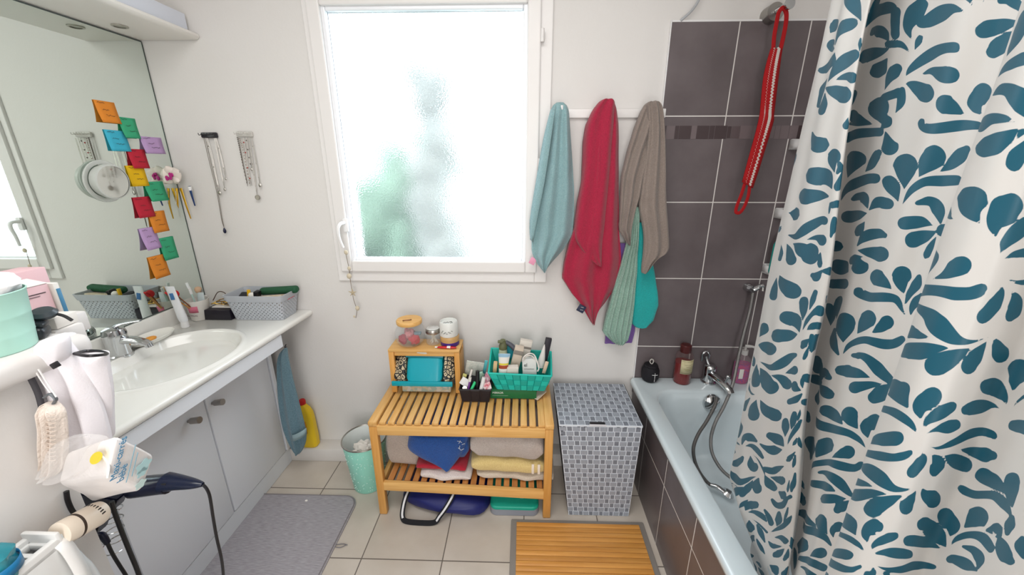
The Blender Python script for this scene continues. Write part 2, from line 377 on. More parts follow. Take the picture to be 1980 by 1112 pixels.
# snap the rays nearest the corners onto them
cor = [(xf(y1c), y1c), (xb, y1c), (xb, y0c), (xf(y0c), y0c)]
E0 = [edge(a) for a in angs]
for c in cor:
    i = min(range(N), key=lambda k: (E0[k][0]-c[0])**2+(E0[k][1]-c[1])**2); E0[i] = c
for g, dz in ((-.014, 0), (-.006, -.0015), (-.001, -.006), (0, -.013), (-.001, -.020), (-.006, -.026), (-.014, -.029), (-.05, -.030)):
    rows.append([V((min(x, xf(y)+g) if x > -1.2 else x, y, CT+dz)) for (x, y) in E0])
b = BM(); loft(b, rows, True, True, True); part('basin_counter', b, CTM, top, ang=60)
b = BM(); rbox(b, (XL+.010, (y0c+y1c)/2, CT+.036), (.018, y1c-y0c, .074), .003)
part('backsplash', b, CTM, top)
b = BM(); lathe(b, [(.001, CT-.117), (.018, CT-.116), (.022, CT-.112), (.020, CT-.110)], (bc[0], bc[1], 0)); part('drain', b, CHROME, top)
b = BM(); lathe(b, [(.0005, 0), (.010, 0), (.011, .002), (.0005, .003)], (bc[0]-.150, bc[1], CT-.045), 16, axis=(1, 0, .3)); part('overflow_hole', b, BLACK, top)
# tap
tap = thing('basin_tap', 'chrome single lever mixer tap on the washbasin in front of the mirror', 'tap', (-1.462, 1.228, CT))
tx, ty = -1.462, 1.228
b = BM(); lathe(b, [(.037, 0), (.037, .006), (.033, .010), (.0325, .05), (.034, .078), (.0345, .090), (.030, .104), (.015, .112), (.001, .113)], (tx, ty, CT), 28); part('body', b, CHROME, tap)
b = BM(); tube(b, [(tx+.012, ty, CT+.058), (tx+.05, ty+.003, CT+.062), (tx+.09, ty+.004, CT+.055), (tx+.115, ty+.005, CT+.044)], lambda t: .020-.006*t, 14, 5, flat=.75); cyl(b, (tx+.108, ty+.004, CT+.05), (tx+.113, ty+.004, CT+.034), .011, seg=16); part('spout', b, CHROME, tap)
b = BM(); tube(b, [(tx-.006, ty, CT+.104), (tx+.02, ty+.004, CT+.118), (tx+.05, ty+.015, CT+.124), (tx+.085, ty+.025, CT+.128)], lambda t: .011-.004*t, 12, 5, flat=.45); part('lever', b, CHROME, tap)
# soap dish with soap
sd = thing('soap_dish', 'white oval soap dish beside the basin tap holding an orange soap', 'soap dish', (-1.452, 1.345, CT+.005))
b = BM(); rows = []
for s, z in ((.02, .010), (.6, .010), (.85, .014), (1, .022), (1.03, .021), (.9, .008), (.6, .002), (.02, .002)): rows.append([V((-1.452+.048*s*math.cos(a), 1.345+.085*s*math.sin(a), CT+.004+z)) for a in [2*PI*k/40 for k in range(40)]])
loft(b, rows, True, True, True); part('dish', b, mat('dish_white', 'e6e4dd', .2), sd)
b = BM(); ball(b, (-1.440, 1.318, CT+.021), .02, (.75, 1.6, .5)); solo('soap_bar', b, mat('orange_soap', 'e39a3c', .4), 'small orange soap bar lying in the white soap dish', 'soap')
# mirror
MIR = mat('mirror_silver', 'e3ece6', .01, 1)
wm = thing('wall_mirror', 'large frameless wall mirror above the washbasin counter', 'mirror', (XL, 1.0, .9))
b = BM(); box(b, (XL+.0035, (.35+1.706)/2, (.897+1.951)/2), (.005, 1.706-.35, 1.951-.897)); part('mirror_glass', b, MIR, wm, False)
b = BM(); ring_e = mat('mirror_edge', '4a5652', .4)
box(b, (XL+.0035, 1.708, 1.424), (.0062, .004, 1.054)); box(b, (XL+.0035, 1.03, 1.9525), (.0062, 1.355, .004)); box(b, (XL+.0035, 1.03, .8955), (.0062, 1.355, .003)); part('mirror_rim', b, ring_e, wm, False)
# canopy above the mirror
cp = thing('lighting_canopy', 'white canopy shelf with recessed spotlights above the mirror', 'light canopy', (-1.41, 1.0, 1.957))
b = BM(); y0, y1 = .35, D-.003
sec = [(XL+.001, 1.957), (-1.300, 1.957), (-1.288, 1.960), (-1.282, 1.968), (-1.285, 1.977), (-1.296, 1.982), (XL+.001, 1.984)]
prism(b, [(x, y0, z) for x, z in sec], (0, y1-y0, 0)); part('board', b, mat('canopy_white', 'e6e3dd', .35), cp)
b = BM(); box(b, (-1.315, (y0+1.690)/2, 2.012), (.014, 1.690-y0, .056)); part('fascia', b, mat('fascia_white', 'd6dae4', .35), cp, False)
for yy in (1.545, 1.02):
    b = BM(); lathe(b, [(.017, 0), (.024, 0), (.024, -.0025), (.020, -.004), (.017, -.003)], (-1.44, yy, 1.9565), 28, capA=False, capB=False)
    lathe(b, [(.001, -.0008), (.017, -.0008)], (-1.44, yy, 1.9565), 28, capB=False); part('spotlight', b, mat('spot_trim', 'b3b1a6', .3, .3), cp)
# ------------------------------------------------------------------ sticky notes
NC = {'orange': 'e28a2c', 'green': '3aa97c', 'cyan': '3fb4d0', 'lilac': 'bd9ccb', 'red': 'bf2238', 'yellow': 'edbd0d'}
notes = [('orange', 180.4, 192.1, 233.8, 240, 'topmost of the column'), ('green', 227.8, 225.3, 273, 268.6, 'just right of the topmost orange one'),
 ('cyan', 200.6, 250, 253.5, 293.3, 'the only blue one'), ('lilac', 270.6, 263.1, 320.7, 297.9, 'the higher lilac one, close to the mirror edge'),
 ('red', 245.4, 287.5, 290.7, 325.6, 'the higher red one, directly above the yellow note'), ('yellow', 242.9, 320.3, 289.2, 359.3, 'the only yellow one'),
 ('green', 277.4, 352, 325.2, 387, 'just below and right of the yellow note'), ('red', 256.5, 382.2, 301.8, 418, 'the lower red one'),
 ('orange', 286.2, 410.4, 329, 445.7, 'between the lower red and lower lilac notes'), ('lilac', 268.4, 443, 312, 478.3, 'the lower lilac one'),
 ('green', 306, 462, 346.4, 497.5, 'the lowest green one, above the bottom orange note'), ('orange', 286, 498.5, 329.8, 531, 'bottommost of the column')]
for i, (cn, u0, v0, u1, v1, wh) in enumerate(notes):
    p = onx(u0, v0, XL+.010); q = onx(u1, v1, XL+.012)
    ya, za, yb, zb = p.y, p.z, q.y, q.z
    th = thing('sticky_note', cn+' sticky note on the mirror, '+wh, 'sticky note', (XL+.009, (ya+yb)/2, (za+zb)/2), 'sticky notes on the mirror')
    b = BM(); rows = []
    sl = random.Random(i).uniform(-.004, .004)
    for r_ in range(7):
        t = r_/6; cur = .010*t*t*(1.0+.5*math.sin(i*2.3))
        rows.append([V((XL+.0075+cur*(1-.5*s)+.001, ya+(yb-ya)*s+sl*t, za+(zb-za)*t)) for s in (0, .25, .5, .75, 1)])
    loft(b, rows); part('paper', b, mat('note_'+cn, NC[cn], .8), th, solid=.0003)
    b = BM(); writing(b, (XL+.0125, ya+.006, zb+.004), (0, 1, 0), (-.1, 0, 1), (yb-ya)*.85, (za-zb), [(.05, .45, .86), (.25, .6, .55), (.35, .85, .30)], .0006, i+1, 22)
    for v in b.verts: v.co.x = XL+.0105+.010*((za-v.co.z)/(za-zb))**2*(1.0+.5*math.sin(i*2.3))*(1-.5*(v.co.y-ya)/(yb-ya))+(v.co.x-(XL+.0125))*.0+random.uniform(-.0004, .0004)
    part('handwriting', b, INK, th)
# round make-up mirror on a suction mount
cm = thing('makeup_mirror', 'small round make-up mirror stuck by a suction mount to the big mirror', 'mirror', (XL+.02, 1.405, 1.43))
cc = V((XL+.008, 1.405, 1.428)); ax = V((1, .0, -.06)).normalized()
b = BM(); lathe(b, [(.060, 0), (.072, .000), (.074, .004), (.072, .007), (.060, .006)], cc, 40, axis=ax, capA=False, capB=False); part('suction_ring', b, mat('clear_plastic', 'e4e6e2', .15, alpha=.55), cm)
b = BM(); lathe(b, [(.055, .004), (.055, .020), (.061, .022), (.061, .034), (.056, .036)], cc, 40, axis=ax, capA=True, capB=False); part('casing', b, mat('casing_grey', 'c4c7c2', .4), cm)
b = BM(); lathe(b, [(.001, .0345), (.0562, .0345)], cc, 40, axis=ax, capA=False, capB=False); part('mirror_disc', b, mat('disc_mirror', 'dfe2de', .06, 1), cm)
# flower hair clip and snap clips on the mirror edge
fc = V((XL+.030, 1.672, 1.440))
fl = thing('flower_hair_clip', 'cream orchid flower hair clip with a magenta heart at the mirror edge', 'hair clip', fc)
for k, (a, L, wd) in enumerate(((95, .042, .026), (20, .050, .030), (165, .046, .030), (-35, .042, .022), (215, .042, .022))):
    a = math.radians(a); b = BM(); d = V((math.cos(a), 0, math.sin(a))); n = V((0, -1, 0)); s = d.cross(n); rows = []
    for i in range(7):
        t = i/6; w_ = wd*math.sin(PI*min(1, .12+.86*t))**.7; rows.append([fc+V((0, -.01, 0))+d*(L*t)+s*(w_*u)+n*(.012*math.sin(t*2)-.012*u*u) for u in (-1, -.5, 0, .5, 1)])
    loft(b, rows); part('petal', b, mat('orchid_cream', 'e9dfd6', .7), fl, solid=.001, sub=1)
b = BM(); rn = random.Random(4)
for k in range(9): ball(b, fc+V((rn.uniform(-.010, .016), -.022+rn.uniform(-.006, .004), rn.uniform(-.016, .012))), .006, (1, .6, 1.3), 8)
part('flower_heart', b, mat('magenta', 'b5257f', .6), fl)
for k, (u0, v0, u1, v1, mt, lb, rr) in enumerate(((341, 364, 346, 423, 'gold', 'gold snap hair clip hanging under the flower, on the left', .006), (349, 364, 369, 423, 'gold', 'gold snap hair clip hanging under the flower, on the right', .006), (366, 360, 377, 398, 'navy', 'navy and white hair clip hanging right of the cream flower', .0065))):
    p = ony(u0, v0, 1.69); q = ony(u1, v1, 1.69); b = BM()
    th = thing('hair_clip', lb, 'hair clip', (p+q)/2)
    tube(b, [p, (p+q)/2+V((.003, -.004, 0)), q], lambda t: rr*(1.05-.55*t), 8, 5, flat=.35, up=V((0, 1, 0))); part('clip', b, mat('gold_lacquer', 'c79a28', .35, .6) if mt == 'gold' else mat('navy_lacquer', '1d3a6e', .3), th)
    b = BM()
    if mt == 'gold':
        tube(b, [p+V((0, -.006, -.012)), (p+q)/2+V((.003, -.010, 0))], .0012, 6); part('snap_bar', b, SILVER, th)
    else:
        cyl(b, p+(q-p)*.02, p+(q-p)*.22, .0075, seg=12); part('white_end', b, WPLAST, th)
# ------------------------------------------------------------------ necklaces
def rack(name, label, u0, v0, u1, v1, m, hooks):
    p = ony(u0, v0, D-.008); q = ony(u1, v1, D-.008); th = thing(name, label, 'hook rack', (p+q)/2)
    b = BM(); rbox(b, (p+q)/2, (abs(q.x-p.x), .010, abs(p.z-q.z)), .006); part('bar', b, m, th)
    for k in range(hooks):
        x = p.x+(q.x-p.x)*(k+.5)/hooks; b = BM(); tube(b, [(x, D-.012, p.z-.008), (x, D-.028, p.z-.012), (x, D-.030, p.z-.004)], .0014, 6, 3); part('hook', b, m, th)
    return p, q
def necklace(label, pts, pend=None, beads=None, m=None, sep=.006, pm=None, y=D-.016, grp=None, r=.0011):
    P = [ony(u, v, y) for u, v in pts]
    th = thing('necklace', label, 'necklace', P[0], grp); b = BM()
    half = [p+V((sep*(1-i/len(P)), 0, 0)) for i, p in enumerate(P)]
    tube(b, smoothpts(P, 4)+smoothpts(half, 4)[::-1][1:], r, 5); part('chain', b, m or SILVER, th)
    e = P[-1]
    if pend:
        b = BM(); kind, s = pend
        if kind == 'drop': lathe(b, [(.0003, s*1.4), (s*.35, s*.9), (s*.6, s*.1), (s*.5, -s*.6), (s*.2, -s*.95), (.0003, -s)], e+V((0, 0, -s*1.4)), 14)
        elif kind == 'disc': cyl(b, e+V((0, .0015, -s)), e+V((0, -.0015, -s)), s, seg=20); tube(b, [e+V((s*.8*math.cos(a), -.002, -s+s*.8*math.sin(a))) for a in [2*PI*k/16 for k in range(17)]], .0008, 5)
        else: ball(b, e+V((0, 0, -s)), s, (1, .5, 1.4), 10)
        part('pendant', b, pm or SILVER, th)
    if beads:
        n, s, bmt = beads; b = BM(); L = smoothpts(P, 6)
        for k in range(n): ball(b, L[int((k+.5)/n*(len(L)-1))]+V((0, -.001, 0)), s, seg=8)
        part('beads', b, bmt, th)['kind'] = 'stuff'
DK = mat('dark_chain', '6a625a', .4, .6)
rack('necklace_rack', 'black hook bar on the wall holding long necklaces', 388, 256, 422, 267, mat('rack_black', '2c2a2e', .3), 6)
g1 = 'necklaces on the black rack'
necklace('longest silver necklace on the black rack, with a navy drop pendant', [(394, 267), (405, 314), (419, 371), (428, 422), (433, 440)], ('drop', .011), None, DK, .008, mat('navy_stone', '12183a', .2), grp=g1)
necklace('silver necklace on the black rack with twin leaf pendants above the navy drop', [(398, 267), (408, 300), (418, 345), (424, 370)], ('leaf', .007), (3, .0028, SILVER), SILVER, .006, grp=g1)
necklace('thin necklace on the black rack, the shortest, ending in a small stone', [(417, 267), (428, 306), (436, 344)], ('leaf', .004), (2, .0025, SILVER), SILVER, .003, grp=g1)
necklace('thin necklace on the black rack ending in an oval pendant beside the twin leaves', [(414, 267), (426, 328), (434, 364)], ('leaf', .005), None, SILVER, .004, grp=g1)
rack('necklace_rack', 'clear hook bar on the wall beside the window holding necklaces', 456, 254, 490, 265, mat('rack_clear', 'd9d6d0', .15, alpha=.7), 6)
g2 = 'necklaces on the clear rack'
BRZ = mat('bronze_bead', '8a7466', .4, .5)
necklace('dark beaded necklace at the left end of the clear rack', [(459, 266), (464, 290), (470, 320), (479, 360)], None, (34, .0022, mat('dark_bead', '5c5450', .4)), DK, .004, grp=g2)
necklace('second beaded necklace from the left on the clear rack, with a top charm', [(464, 268), (470, 290), (477, 325), (484, 360)], None, (26, .0020, BRZ), SILVER, .003, grp=g2)
necklace('silver necklace with a red bead halfway on the clear rack', [(470, 266), (475, 295), (480, 330), (487, 359)], None, (4, .0030, mat('red_bead', 'a8322e', .3)), SILVER, .003, grp=g2)
necklace('silver necklace with small charms in the middle of the clear rack', [(476, 266), (481, 300), (486, 325)], ('leaf', .005), (4, .0028, DK), SILVER, .003, grp=g2)
necklace('silver necklace with a round medallion on the clear rack', [(480, 266), (487, 310), (493, 350), (497, 377)], ('disc', .011), (8, .0018, SILVER), SILVER, .004, pm=mat('medallion', '8f887f', .35, .8), grp=g2)
necklace('silver necklace with an oval locket at the right end of the clear rack', [(485, 266), (492, 300), (498, 330), (502, 355)], ('leaf', .0065), (3, .002, SILVER), SILVER, .004, grp=g2)
# ------------------------------------------------------------------ counter top items
def strip_basket(name, label, cat, c, w, d, h, tw, td, m, band=.028, cell=.0042, group=None):
    """tapered plastic basket with a perforated wall: c centre of the base, w x d base size, tw x td rim size"""
    th = thing(name, label, cat, c, group)
    per = rrect(1, 1, .10, 6)
    def loopat(t, g=0): return [V((c[0]+px*(w+(tw-w)*t+g), c[1]+py*(d+(td-d)*t+g), c[2]+h*t)) for px, py in per]
    # resample the perimeter to small cells
    def resamp(L, n):
        L = L+[L[0]]; S = [0]
        for i in range(len(L)-1): S.append(S[-1]+(L[i+1]-L[i]).length)
        out = []
        for k in range(n):
            s = S[-1]*k/n; i = max(j for j in range(len(S)-1) if S[j] <= s); out.append(L[i].lerp(L[i+1], (s-S[i])/(S[i+1]-S[i])))
        return out
    n = int(2*(w+d)/cell)//4*4; nz = int((h-band)/cell)
    b = BM(); g = [[b.verts.new(p) for p in resamp(loopat(i/nz*(h-band)/h), n)] for i in range(nz+1)]
    for i in range(nz):
        for j in range(n):
            if 0 < i < nz-1 and ((i % 4 == 1 and j % 4 == 1) or (i % 4 == 3 and j % 4 == 3)): continue
            b.faces.new((g[i][j], g[i][(j+1) % n], g[i+1][(j+1) % n], g[i+1][j]))
    part('wall', b, m, th, smooth=False, solid=-.0016)
    b = BM(); t0 = (h-band)/h; loft(b, [loopat(t0, .001), loopat(t0, .006), loopat(1, .009), loopat(1, .0), loopat(1-.008/h, -.002), loopat(t0, -.002)], True); part('rim_band', b, m, th)
    b = BM(); b.faces.new([b.verts.new(p+V((0, 0, .002))) for p in loopat(0)]); part('bottom', b, m, th, solid=.002)
    return th
strip_basket('plastic_basket', 'grey perforated plastic basket on the washbasin counter against the wall', 'basket', (-1.182, 1.632, CT+.001), .222, .112, .118, .262, .146, GREYPL)
b = BM(); writing(b, (-1.0475, 1.598, CT+.086), (0, 1, 0), (.08, 0, 1), .05, .012, [(0, 1, .5)], .0014, 5, 12); part('red_lettering', b, mat('red_print', 'c23a4a', .5), bpy.data.objects['plastic_basket'])
# things in the basket
b = BM(); rbox(b, (-1.115, 1.652, CT+.118), (.175, .034, .030), .011, (.25, -.06, .03), 3); solo('zip_pouch', b, mat('dark_green_cloth', '1d5236', .7, bump=.4), 'dark green zip pouch lying across the back of the grey basket', 'pouch')
b = BM(); cyl(b, (-1.228, 1.60, CT+.06), (-1.222, 1.604, CT+.134), .007, seg=14); h = solo('lip_balm', b, mat('yellow_plastic', 'e6b414', .35), 'yellow stick standing in the grey basket', 'lip balm')
b = BM(); ball(b, (-1.207, 1.598, CT+.110), .016, (1, .8, .9)); solo('cotton_ball', b, PAPER, 'white cotton ball beside the yellow stick in the grey basket', 'cotton ball')
b = BM(); rbox(b, (-1.188, 1.605, CT+.105), (.018, .03, .05), .003, (.1, .2, 0)); solo('compact_case', b, BLACK, 'black upright compact case in the middle of the grey basket', 'case')
b = BM(); rbox(b, (-1.252, 1.617, CT+.085), (.05, .06, .05), .008, (.2, .1, .3)); solo('makeup_pouch', b, mat('speckled_black', '1b1c26', .6, var=.2, vscale=300), 'black speckled makeup pouch at the left end of the grey basket', 'pouch')
b = BM(); rbox(b, (-1.128, 1.607, CT+.082), (.12, .045, .05), .003, (-.2, -.08, 0)); solo('paper_packet', b, mat('packet_cream', 'd9d3bf', .7, col2='c2a587', vscale=40), 'cream paper packet lying in front of the green pouch in the grey basket', 'packet')
# black box with a tray of jewellery
b = BM(); rbox(b, (-1.366, 1.615, CT+.025), (.125, .090, .048), .003); solo('storage_box', b, mat('black_card', '17121f', .3), 'flat black box on the counter left of the grey basket', 'box')
b = BM(); rbox(b, (-1.350, 1.630, CT+.0535), (.10, .075, .006), .002); solo('jewellery_tray', b, PAPER, 'white tray lying on the black box under gold jewellery', 'tray')
rn = random.Random(8)
for k in range(7):
    b = BM(); c = V((-1.350+rn.uniform(-.035, .03), 1.628+rn.uniform(-.03, .025), CT+.060+k*.0022)); r_ = rn.uniform(.014, .028); q = rn.uniform(0, 3)
    tube(b, [c+V((r_*math.cos(a+q), r_*.9*math.sin(a+q), .003*math.sin(2*a+q)+rn.uniform(0, .002))) for a in [2*PI*i/20 for i in range(21)]], .0018 if k % 2 else .0026, 6)
    solo('bracelet', b, GOLD if k % 3 else mat('dark_gold', '6d5330', .4, .8), 'thin gold bracelet in the jewellery heap on the white tray', 'bracelet', 'gold bracelets on the white tray')
b = BM(); tube(b, [(-1.445, 1.66, CT+.062), (-1.42, 1.67, CT+.10), (-1.385, 1.665, CT+.098), (-1.36, 1.655, CT+.064)], .002, 6, 6); solo('hair_hoop', b, mat('brown_wire', '4c3626', .5), 'brown wire hoop standing behind the white jewellery tray', 'hair band')
# cup
cu = thing('toothbrush_cup', 'white cup with a pink printed sign standing in the mirror corner', 'cup', (-1.462, 1.598, CT))
cx, cy = -1.455, 1.585
b = BM(); lathe(b, [(.001, .001), (.031, .001), (.034, .004), (.045, .094), (.0425, .094), (.032, .006), (.001, .005)], (cx, cy, CT), 32); part('cup_body', b, mat('ceramic', 'dedad4', .25), cu)
def onring(a, z, r=None):
    rr = (.034+.011*(z-.004)/.090)+.0006 if r is None else r
    return V((cx+rr*math.cos(a), cy+rr*math.sin(a), CT+z))
b = BM(); a0, a1 = math.radians(-108), math.radians(-52)
loft(b, [[onring(a0+(a1-a0)*i/8, z) for i in range(9)] for z in (.042, .072)]); part('pink_print', b, mat('print_pink', 'd06f86', .5), cu, solid=.0003)
tt = text('print_lettering', 'LAS VEGAS', .011, mat('print_grey', '8d7d80', .6), cu, (cx-.030, cy-.0395, CT+.026), (1, 0, 0), (0, -.1, 1))
brn = mat('brush_bamboo', 'c98d4b', .5); 
def brush(label, a, bb, m, head=None, hm=None, r=.004, name='toothbrush', cat='toothbrush'):
    a = V(a); bb = V(bb); th = thing(name, label, cat, a, 'brushes and tubes in the cup'); b = BM(); tube(b, [a, bb], r, 8, flat=.6); part('handle', b, m, th)
    if head:
        b = BM(); d = (bb-a).normalized()
        if head == 'puff': ball(b, bb+d*.012, .015, (1, 1, 1.1), 14); 
        elif head == 'round': lathe(b, [(.004, 0), (.010, .006), (.014, .018), (.011, .028), (.001, .032)], bb, 18, axis=d)
        else: tube(b, [bb-d*.002, bb+d*.026], .006, 8, flat=.7)
        part('head', b, hm, th)
red = mat('red_bristle', 'c01c22', .6)
brush('wooden toothbrush with a red head leaning out of the cup to the left', (cx+.010, cy+.0, CT+.01), (cx-.018, cy-.095, CT+.140), brn, 'bar', red, .005)
brush('wooden make-up brush with a red puff leaning left beside the toothbrush', (cx+.015, cy-.005, CT+.01), (cx-.010, cy-.075, CT+.135), mat('brush_brown', '8a5030', .5), 'puff', red, .004, 'makeup_brush', 'brush')
brush('white toothbrush standing at the back left of the cup', (cx+.0, cy+.01, CT+.01), (cx-.020, cy+.0, CT+.145), WPLAST, 'bar', mat('white_bristle', 'e7ecec', .7))
brush('round make-up brush with beige bristles and a silver handle in the cup', (cx, cy, CT+.01), (cx+.008, cy+.010, CT+.118), SILVER, 'round', mat('beige_bristle', 'c9a88a', .8), .006, 'makeup_brush', 'brush')
brush('silver handled slim brush at the right side of the cup', (cx+.005, cy+.005, CT+.01), (cx+.026, cy+.012, CT+.135), SILVER, None, None, .003, 'makeup_brush', 'brush')
brush('pale green toothbrush in the middle of the cup', (cx-.005, cy+.005, CT+.01), (cx-.004, cy-.012, CT+.125), mat('pale_green_plastic', 'b8d3cb', .3), 'bar', WPLAST)
b = BM(); loft(b, [[V((cx+.015+.017*math.cos(a)*1.0, cy+.0+.008*math.sin(a), CT+.03)) for a in [2*PI*k/20 for k in range(20)]], [V((cx+.022+.016*math.cos(a), cy+.004+.0015*math.sin(a), CT+.125)) for a in [2*PI*k/20 for k in range(20)]]], True, True, True)
solo('cream_tube', b, mat('tube_pearl', 'c7d2d4', .3), 'pale grey cream tube standing in the cup behind the brushes', 'tube', 'brushes and tubes in the cup')
# toothpaste tube standing on its cap
tp = thing('toothpaste_tube', 'white toothpaste tube with blue print standing on its cap by the cup', 'toothpaste', (-1.455, 1.478, CT))
bx, by = -1.444, 1.488
b = BM(); rows = []
for t, rx, ry in ((0, .015, .015), (.1, .017, .016), (.5, .018, .011), (1, .021, .0012)): rows.append([V((bx-.010*t+rx*math.cos(a), by-.014*t+ry*math.sin(a), CT+.030+.158*t)) for a in [2*PI*k/24 for k in range(24)]])
loft(b, rows, True, True, True); part('tube_body', b, mat('tube_white', 'e6e7ea', .3), tp)
b = BM(); lathe(b, [(.001, 0), (.014, 0), (.016, .003), (.013, .030)], (bx, by, CT+.001), 20); part('cap', b, WPLAST, tp)
b = BM(); rbox(b, (bx-.006, by-.0175, CT+.145), (.016, .003, .028), .001, (-.10, -.15, 0)); part('blue_print', b, mat('print_blue', '3f6fa5', .5), tp)
b = BM()
# ------------------------------------------------------------------ bead string on the window handle
bs = thing('bead_string', 'string of wooden beads and stars hanging from the window handle', 'bead string', (-.80, D-.06, .9))
pts = [ony(u, v, D-.055) for u, v in ((668, 487), (670, 497), (675, 520), (677, 540), (681, 563), (684, 580), (690, 600), (688, 615))]
b.free(); b = BM(); tube(b, pts, .0012, 5, 4); part('cord', b, mat('cord_brown', '7b6a55', .8), bs)
for (u, v, s) in ((669, 488, .009), (675, 519, .008), (675, 534, .011), (682, 566, .013), (691, 596, .010), (685, 612, .005)):
    b = BM(); p = ony(u, v, D-.057)
    if s > .0125:
        for k in range(5): tube(b, [p, p+V((.019*math.cos(2*PI*k/5+.3), -.002, .019*math.sin(2*PI*k/5+.3)))], lambda t: .005*(1-t*.8), 6)
        part('wooden_star', b, mat('driftwood', 'b7a88c', .8), bs)
    else: ball(b, p, s, (1, .7, 1.2), 10); part('bead', b, mat('bead_wood', 'cfc3ac', .7), bs)
# ------------------------------------------------------------------ towel under the counter, bleach bottle
tw = thing('hand_towel', 'blue grey hand towel hanging from a hook under the counter corner', 'towel', (-1.05, 1.5, .73))
def pxrow(L, R, y, n=12, bulge=.03, folds=3, amp=.010, ph=0, back=.012, nz=0):
    """closed ring of points between two image points at depth y: bulging front with folds, flatter back"""
    a = ony(L[0], L[1], y); c = ony(R[0], R[1], y); out = []
    for i in range(n+1):
        s = i/n; k = math.sqrt(max(0, 1-(2*s-1)**2)); p = a.lerp(c, s)
        out.append(p+V((0, -(bulge*k+amp*math.sin(folds*2*PI*s+ph)*min(1, 3*k)+nz*noise(p, 14)), 0)))
    for i in range(n-1, 0, -1):
        s = i/n; k = math.sqrt(max(0, 1-(2*s-1)**2)); p = a.lerp(c, s)
        out.append(p+V((0, back*k, 0)))
    return out
TW1 = terry('towel_bluegrey', '6f8f9c', '587785')
rws = [((551, 672), (555, 672)), ((543, 680), (556, 683)), ((537, 695), (561, 705)), ((537, 730), (568, 735)), ((538, 765), (577, 768)), ((542, 800), (585, 800)), ((547, 830), (594, 832)), ((558, 855), (594, 852)), ((568, 872), (588, 866)), ((573, 878), (582, 876))]
b = BM(); loft(b, [pxrow(L, R, 1.52, 16, .022, 2, .008, i*.25) for i, (L, R) in enumerate(rws)], True, True, True); part('towel_cloth', b, TW1, tw, sub=1)
b = BM()
loft(b, [[p+V((0, -.004, 0)) for p in r] for r in (pxrow((566, 838), (593, 826), 1.495, 8, .02, 0, 0)[:9], pxrow((568, 850), (594, 838), 1.495, 8, .02, 0, 0)[:9])]); part('woven_band', b, mat('band_bluegrey', '8fa6ab', .8), tw, solid=.002)
b = BM(); tube(b, [ony(554, 671, 1.505)+V((0, .0, .012)), ony(554, 671, 1.505)+V((0, -.012, .004)), ony(554, 671, 1.505)], .0025, 6, 4); part('hanging_loop', b, BLACK, tw)
bl = thing('bleach_bottle', 'yellow bleach bottle with a red cap on the baseboard ledge behind the hanging towel', 'bottle', (-1.10, 1.67, .075))
b = BM(); c = (-1.108, 1.672, .075)
rows = []
for z, w_, d_, ox in ((0, .070, .048, 0), (.004, .078, .054, 0), (.06, .080, .054, 0), (.11, .076, .052, .0), (.16, .070, .050, .002), (.20, .062, .046, .002), (.225, .048, .040, -.002), (.24, .030, .030, -.006), (.25, .026, .026, -.008)):
    rows.append([V((c[0]+ox+px*w_, c[1]-.004+py*d_, c[2]+z)) for px, py in rrect(1, 1, .3, 5)])
loft(b, rows, True, True, True); part('bottle_body', b, mat('bleach_yellow', 'e5c01f', .35), bl)
b = BM(); lathe(b, [(.013, 0), (.016, .001), (.016, .02), (.012, .026), (.001, .027)], (c[0]-.008, c[1]-.004, c[2]+.248)); part('cap', b, mat('cap_red', 'c01f1c', .4), bl)
b = BM(); rbox(b, (c[0]-.015, c[1]-.0312, c[2]+.125), (.045, .003, .07), .001); part('label', b, mat('label_amber', 'cf8a18', .5), bl)
# ------------------------------------------------------------------ bathtub
tub = thing('bathtub', 'white built-in bathtub with dark tiled side panel along the right wall', 'bathtub', (.92, .85, 0))
TUBM = mat('tub_enamel', 'd3dfe4', .12, coat=.5)
RZ = .487; X0, X1, Y0, Y1 = .535, XR-.012, -.02, D-.012
def rr(xa, xb_, ya, yb_, r, z, n=8): return [V(((xa+xb_)/2+px, (ya+yb_)/2+py, z)) for px, py in rrect(xb_-xa, yb_-ya, r, n)]
rows = [rr(X0+.012, X1, Y0, Y1, .02, RZ-.034), rr(X0+.002, X1, Y0, Y1, .02, RZ-.030), rr(X0, X1, Y0, Y1, .02, RZ-.020), rr(X0+.001, X1, Y0, Y1, .02, RZ-.008), rr(X0+.006, X1-.002, Y0+.002, Y1-.002, .02, RZ-.001), rr(X0+.014, X1-.006, Y0+.01, Y1-.006, .02, RZ),
        rr(.602, X1-.065, .08, 1.595, .10, RZ), rr(.608, X1-.072, .09, 1.588, .10, RZ-.004), rr(.615, X1-.078, .105, 1.582, .10, RZ-.018), rr(.640, X1-.095, .15, 1.565, .12, RZ-.15), rr(.680, X1-.12, .22, 1.545, .13, RZ-.30), rr(.70, X1-.14, .26, 1.52, .13, RZ-.36), rr(.74, X1-.18, .32, 1.47, .12, RZ-.390), rr(.84, X1-.28, .6, 1.3, .05, RZ-.397)]
b = BM(); loft(b, rows, True, False, True); part('tub_shell', b, TUBM, tub, ang=70)
b = BM(); box(b, (.562, .845, .225), (.012, 1.70, .448)); part('side_panel', b, wall_tiles('charcoal_panel_tiles', '6b6365', 'd9d4d0', .0045, .957, .297, .2555, .3395, (1, 2), .3, '5f5658'), tub, False)
b = BM(); lathe(b, [(.038, 0), (.042, .004), (.039, .016), (.024, .026), (.001, .029)], (.885, 1.578, .432), 28, axis=(0, -1, .12)); tube(b, [(.868, 1.548, .41), (.885, 1.544, .434), (.901, 1.548, .456)], .004, 8); part('overflow_knob', b, CHROME, tub)
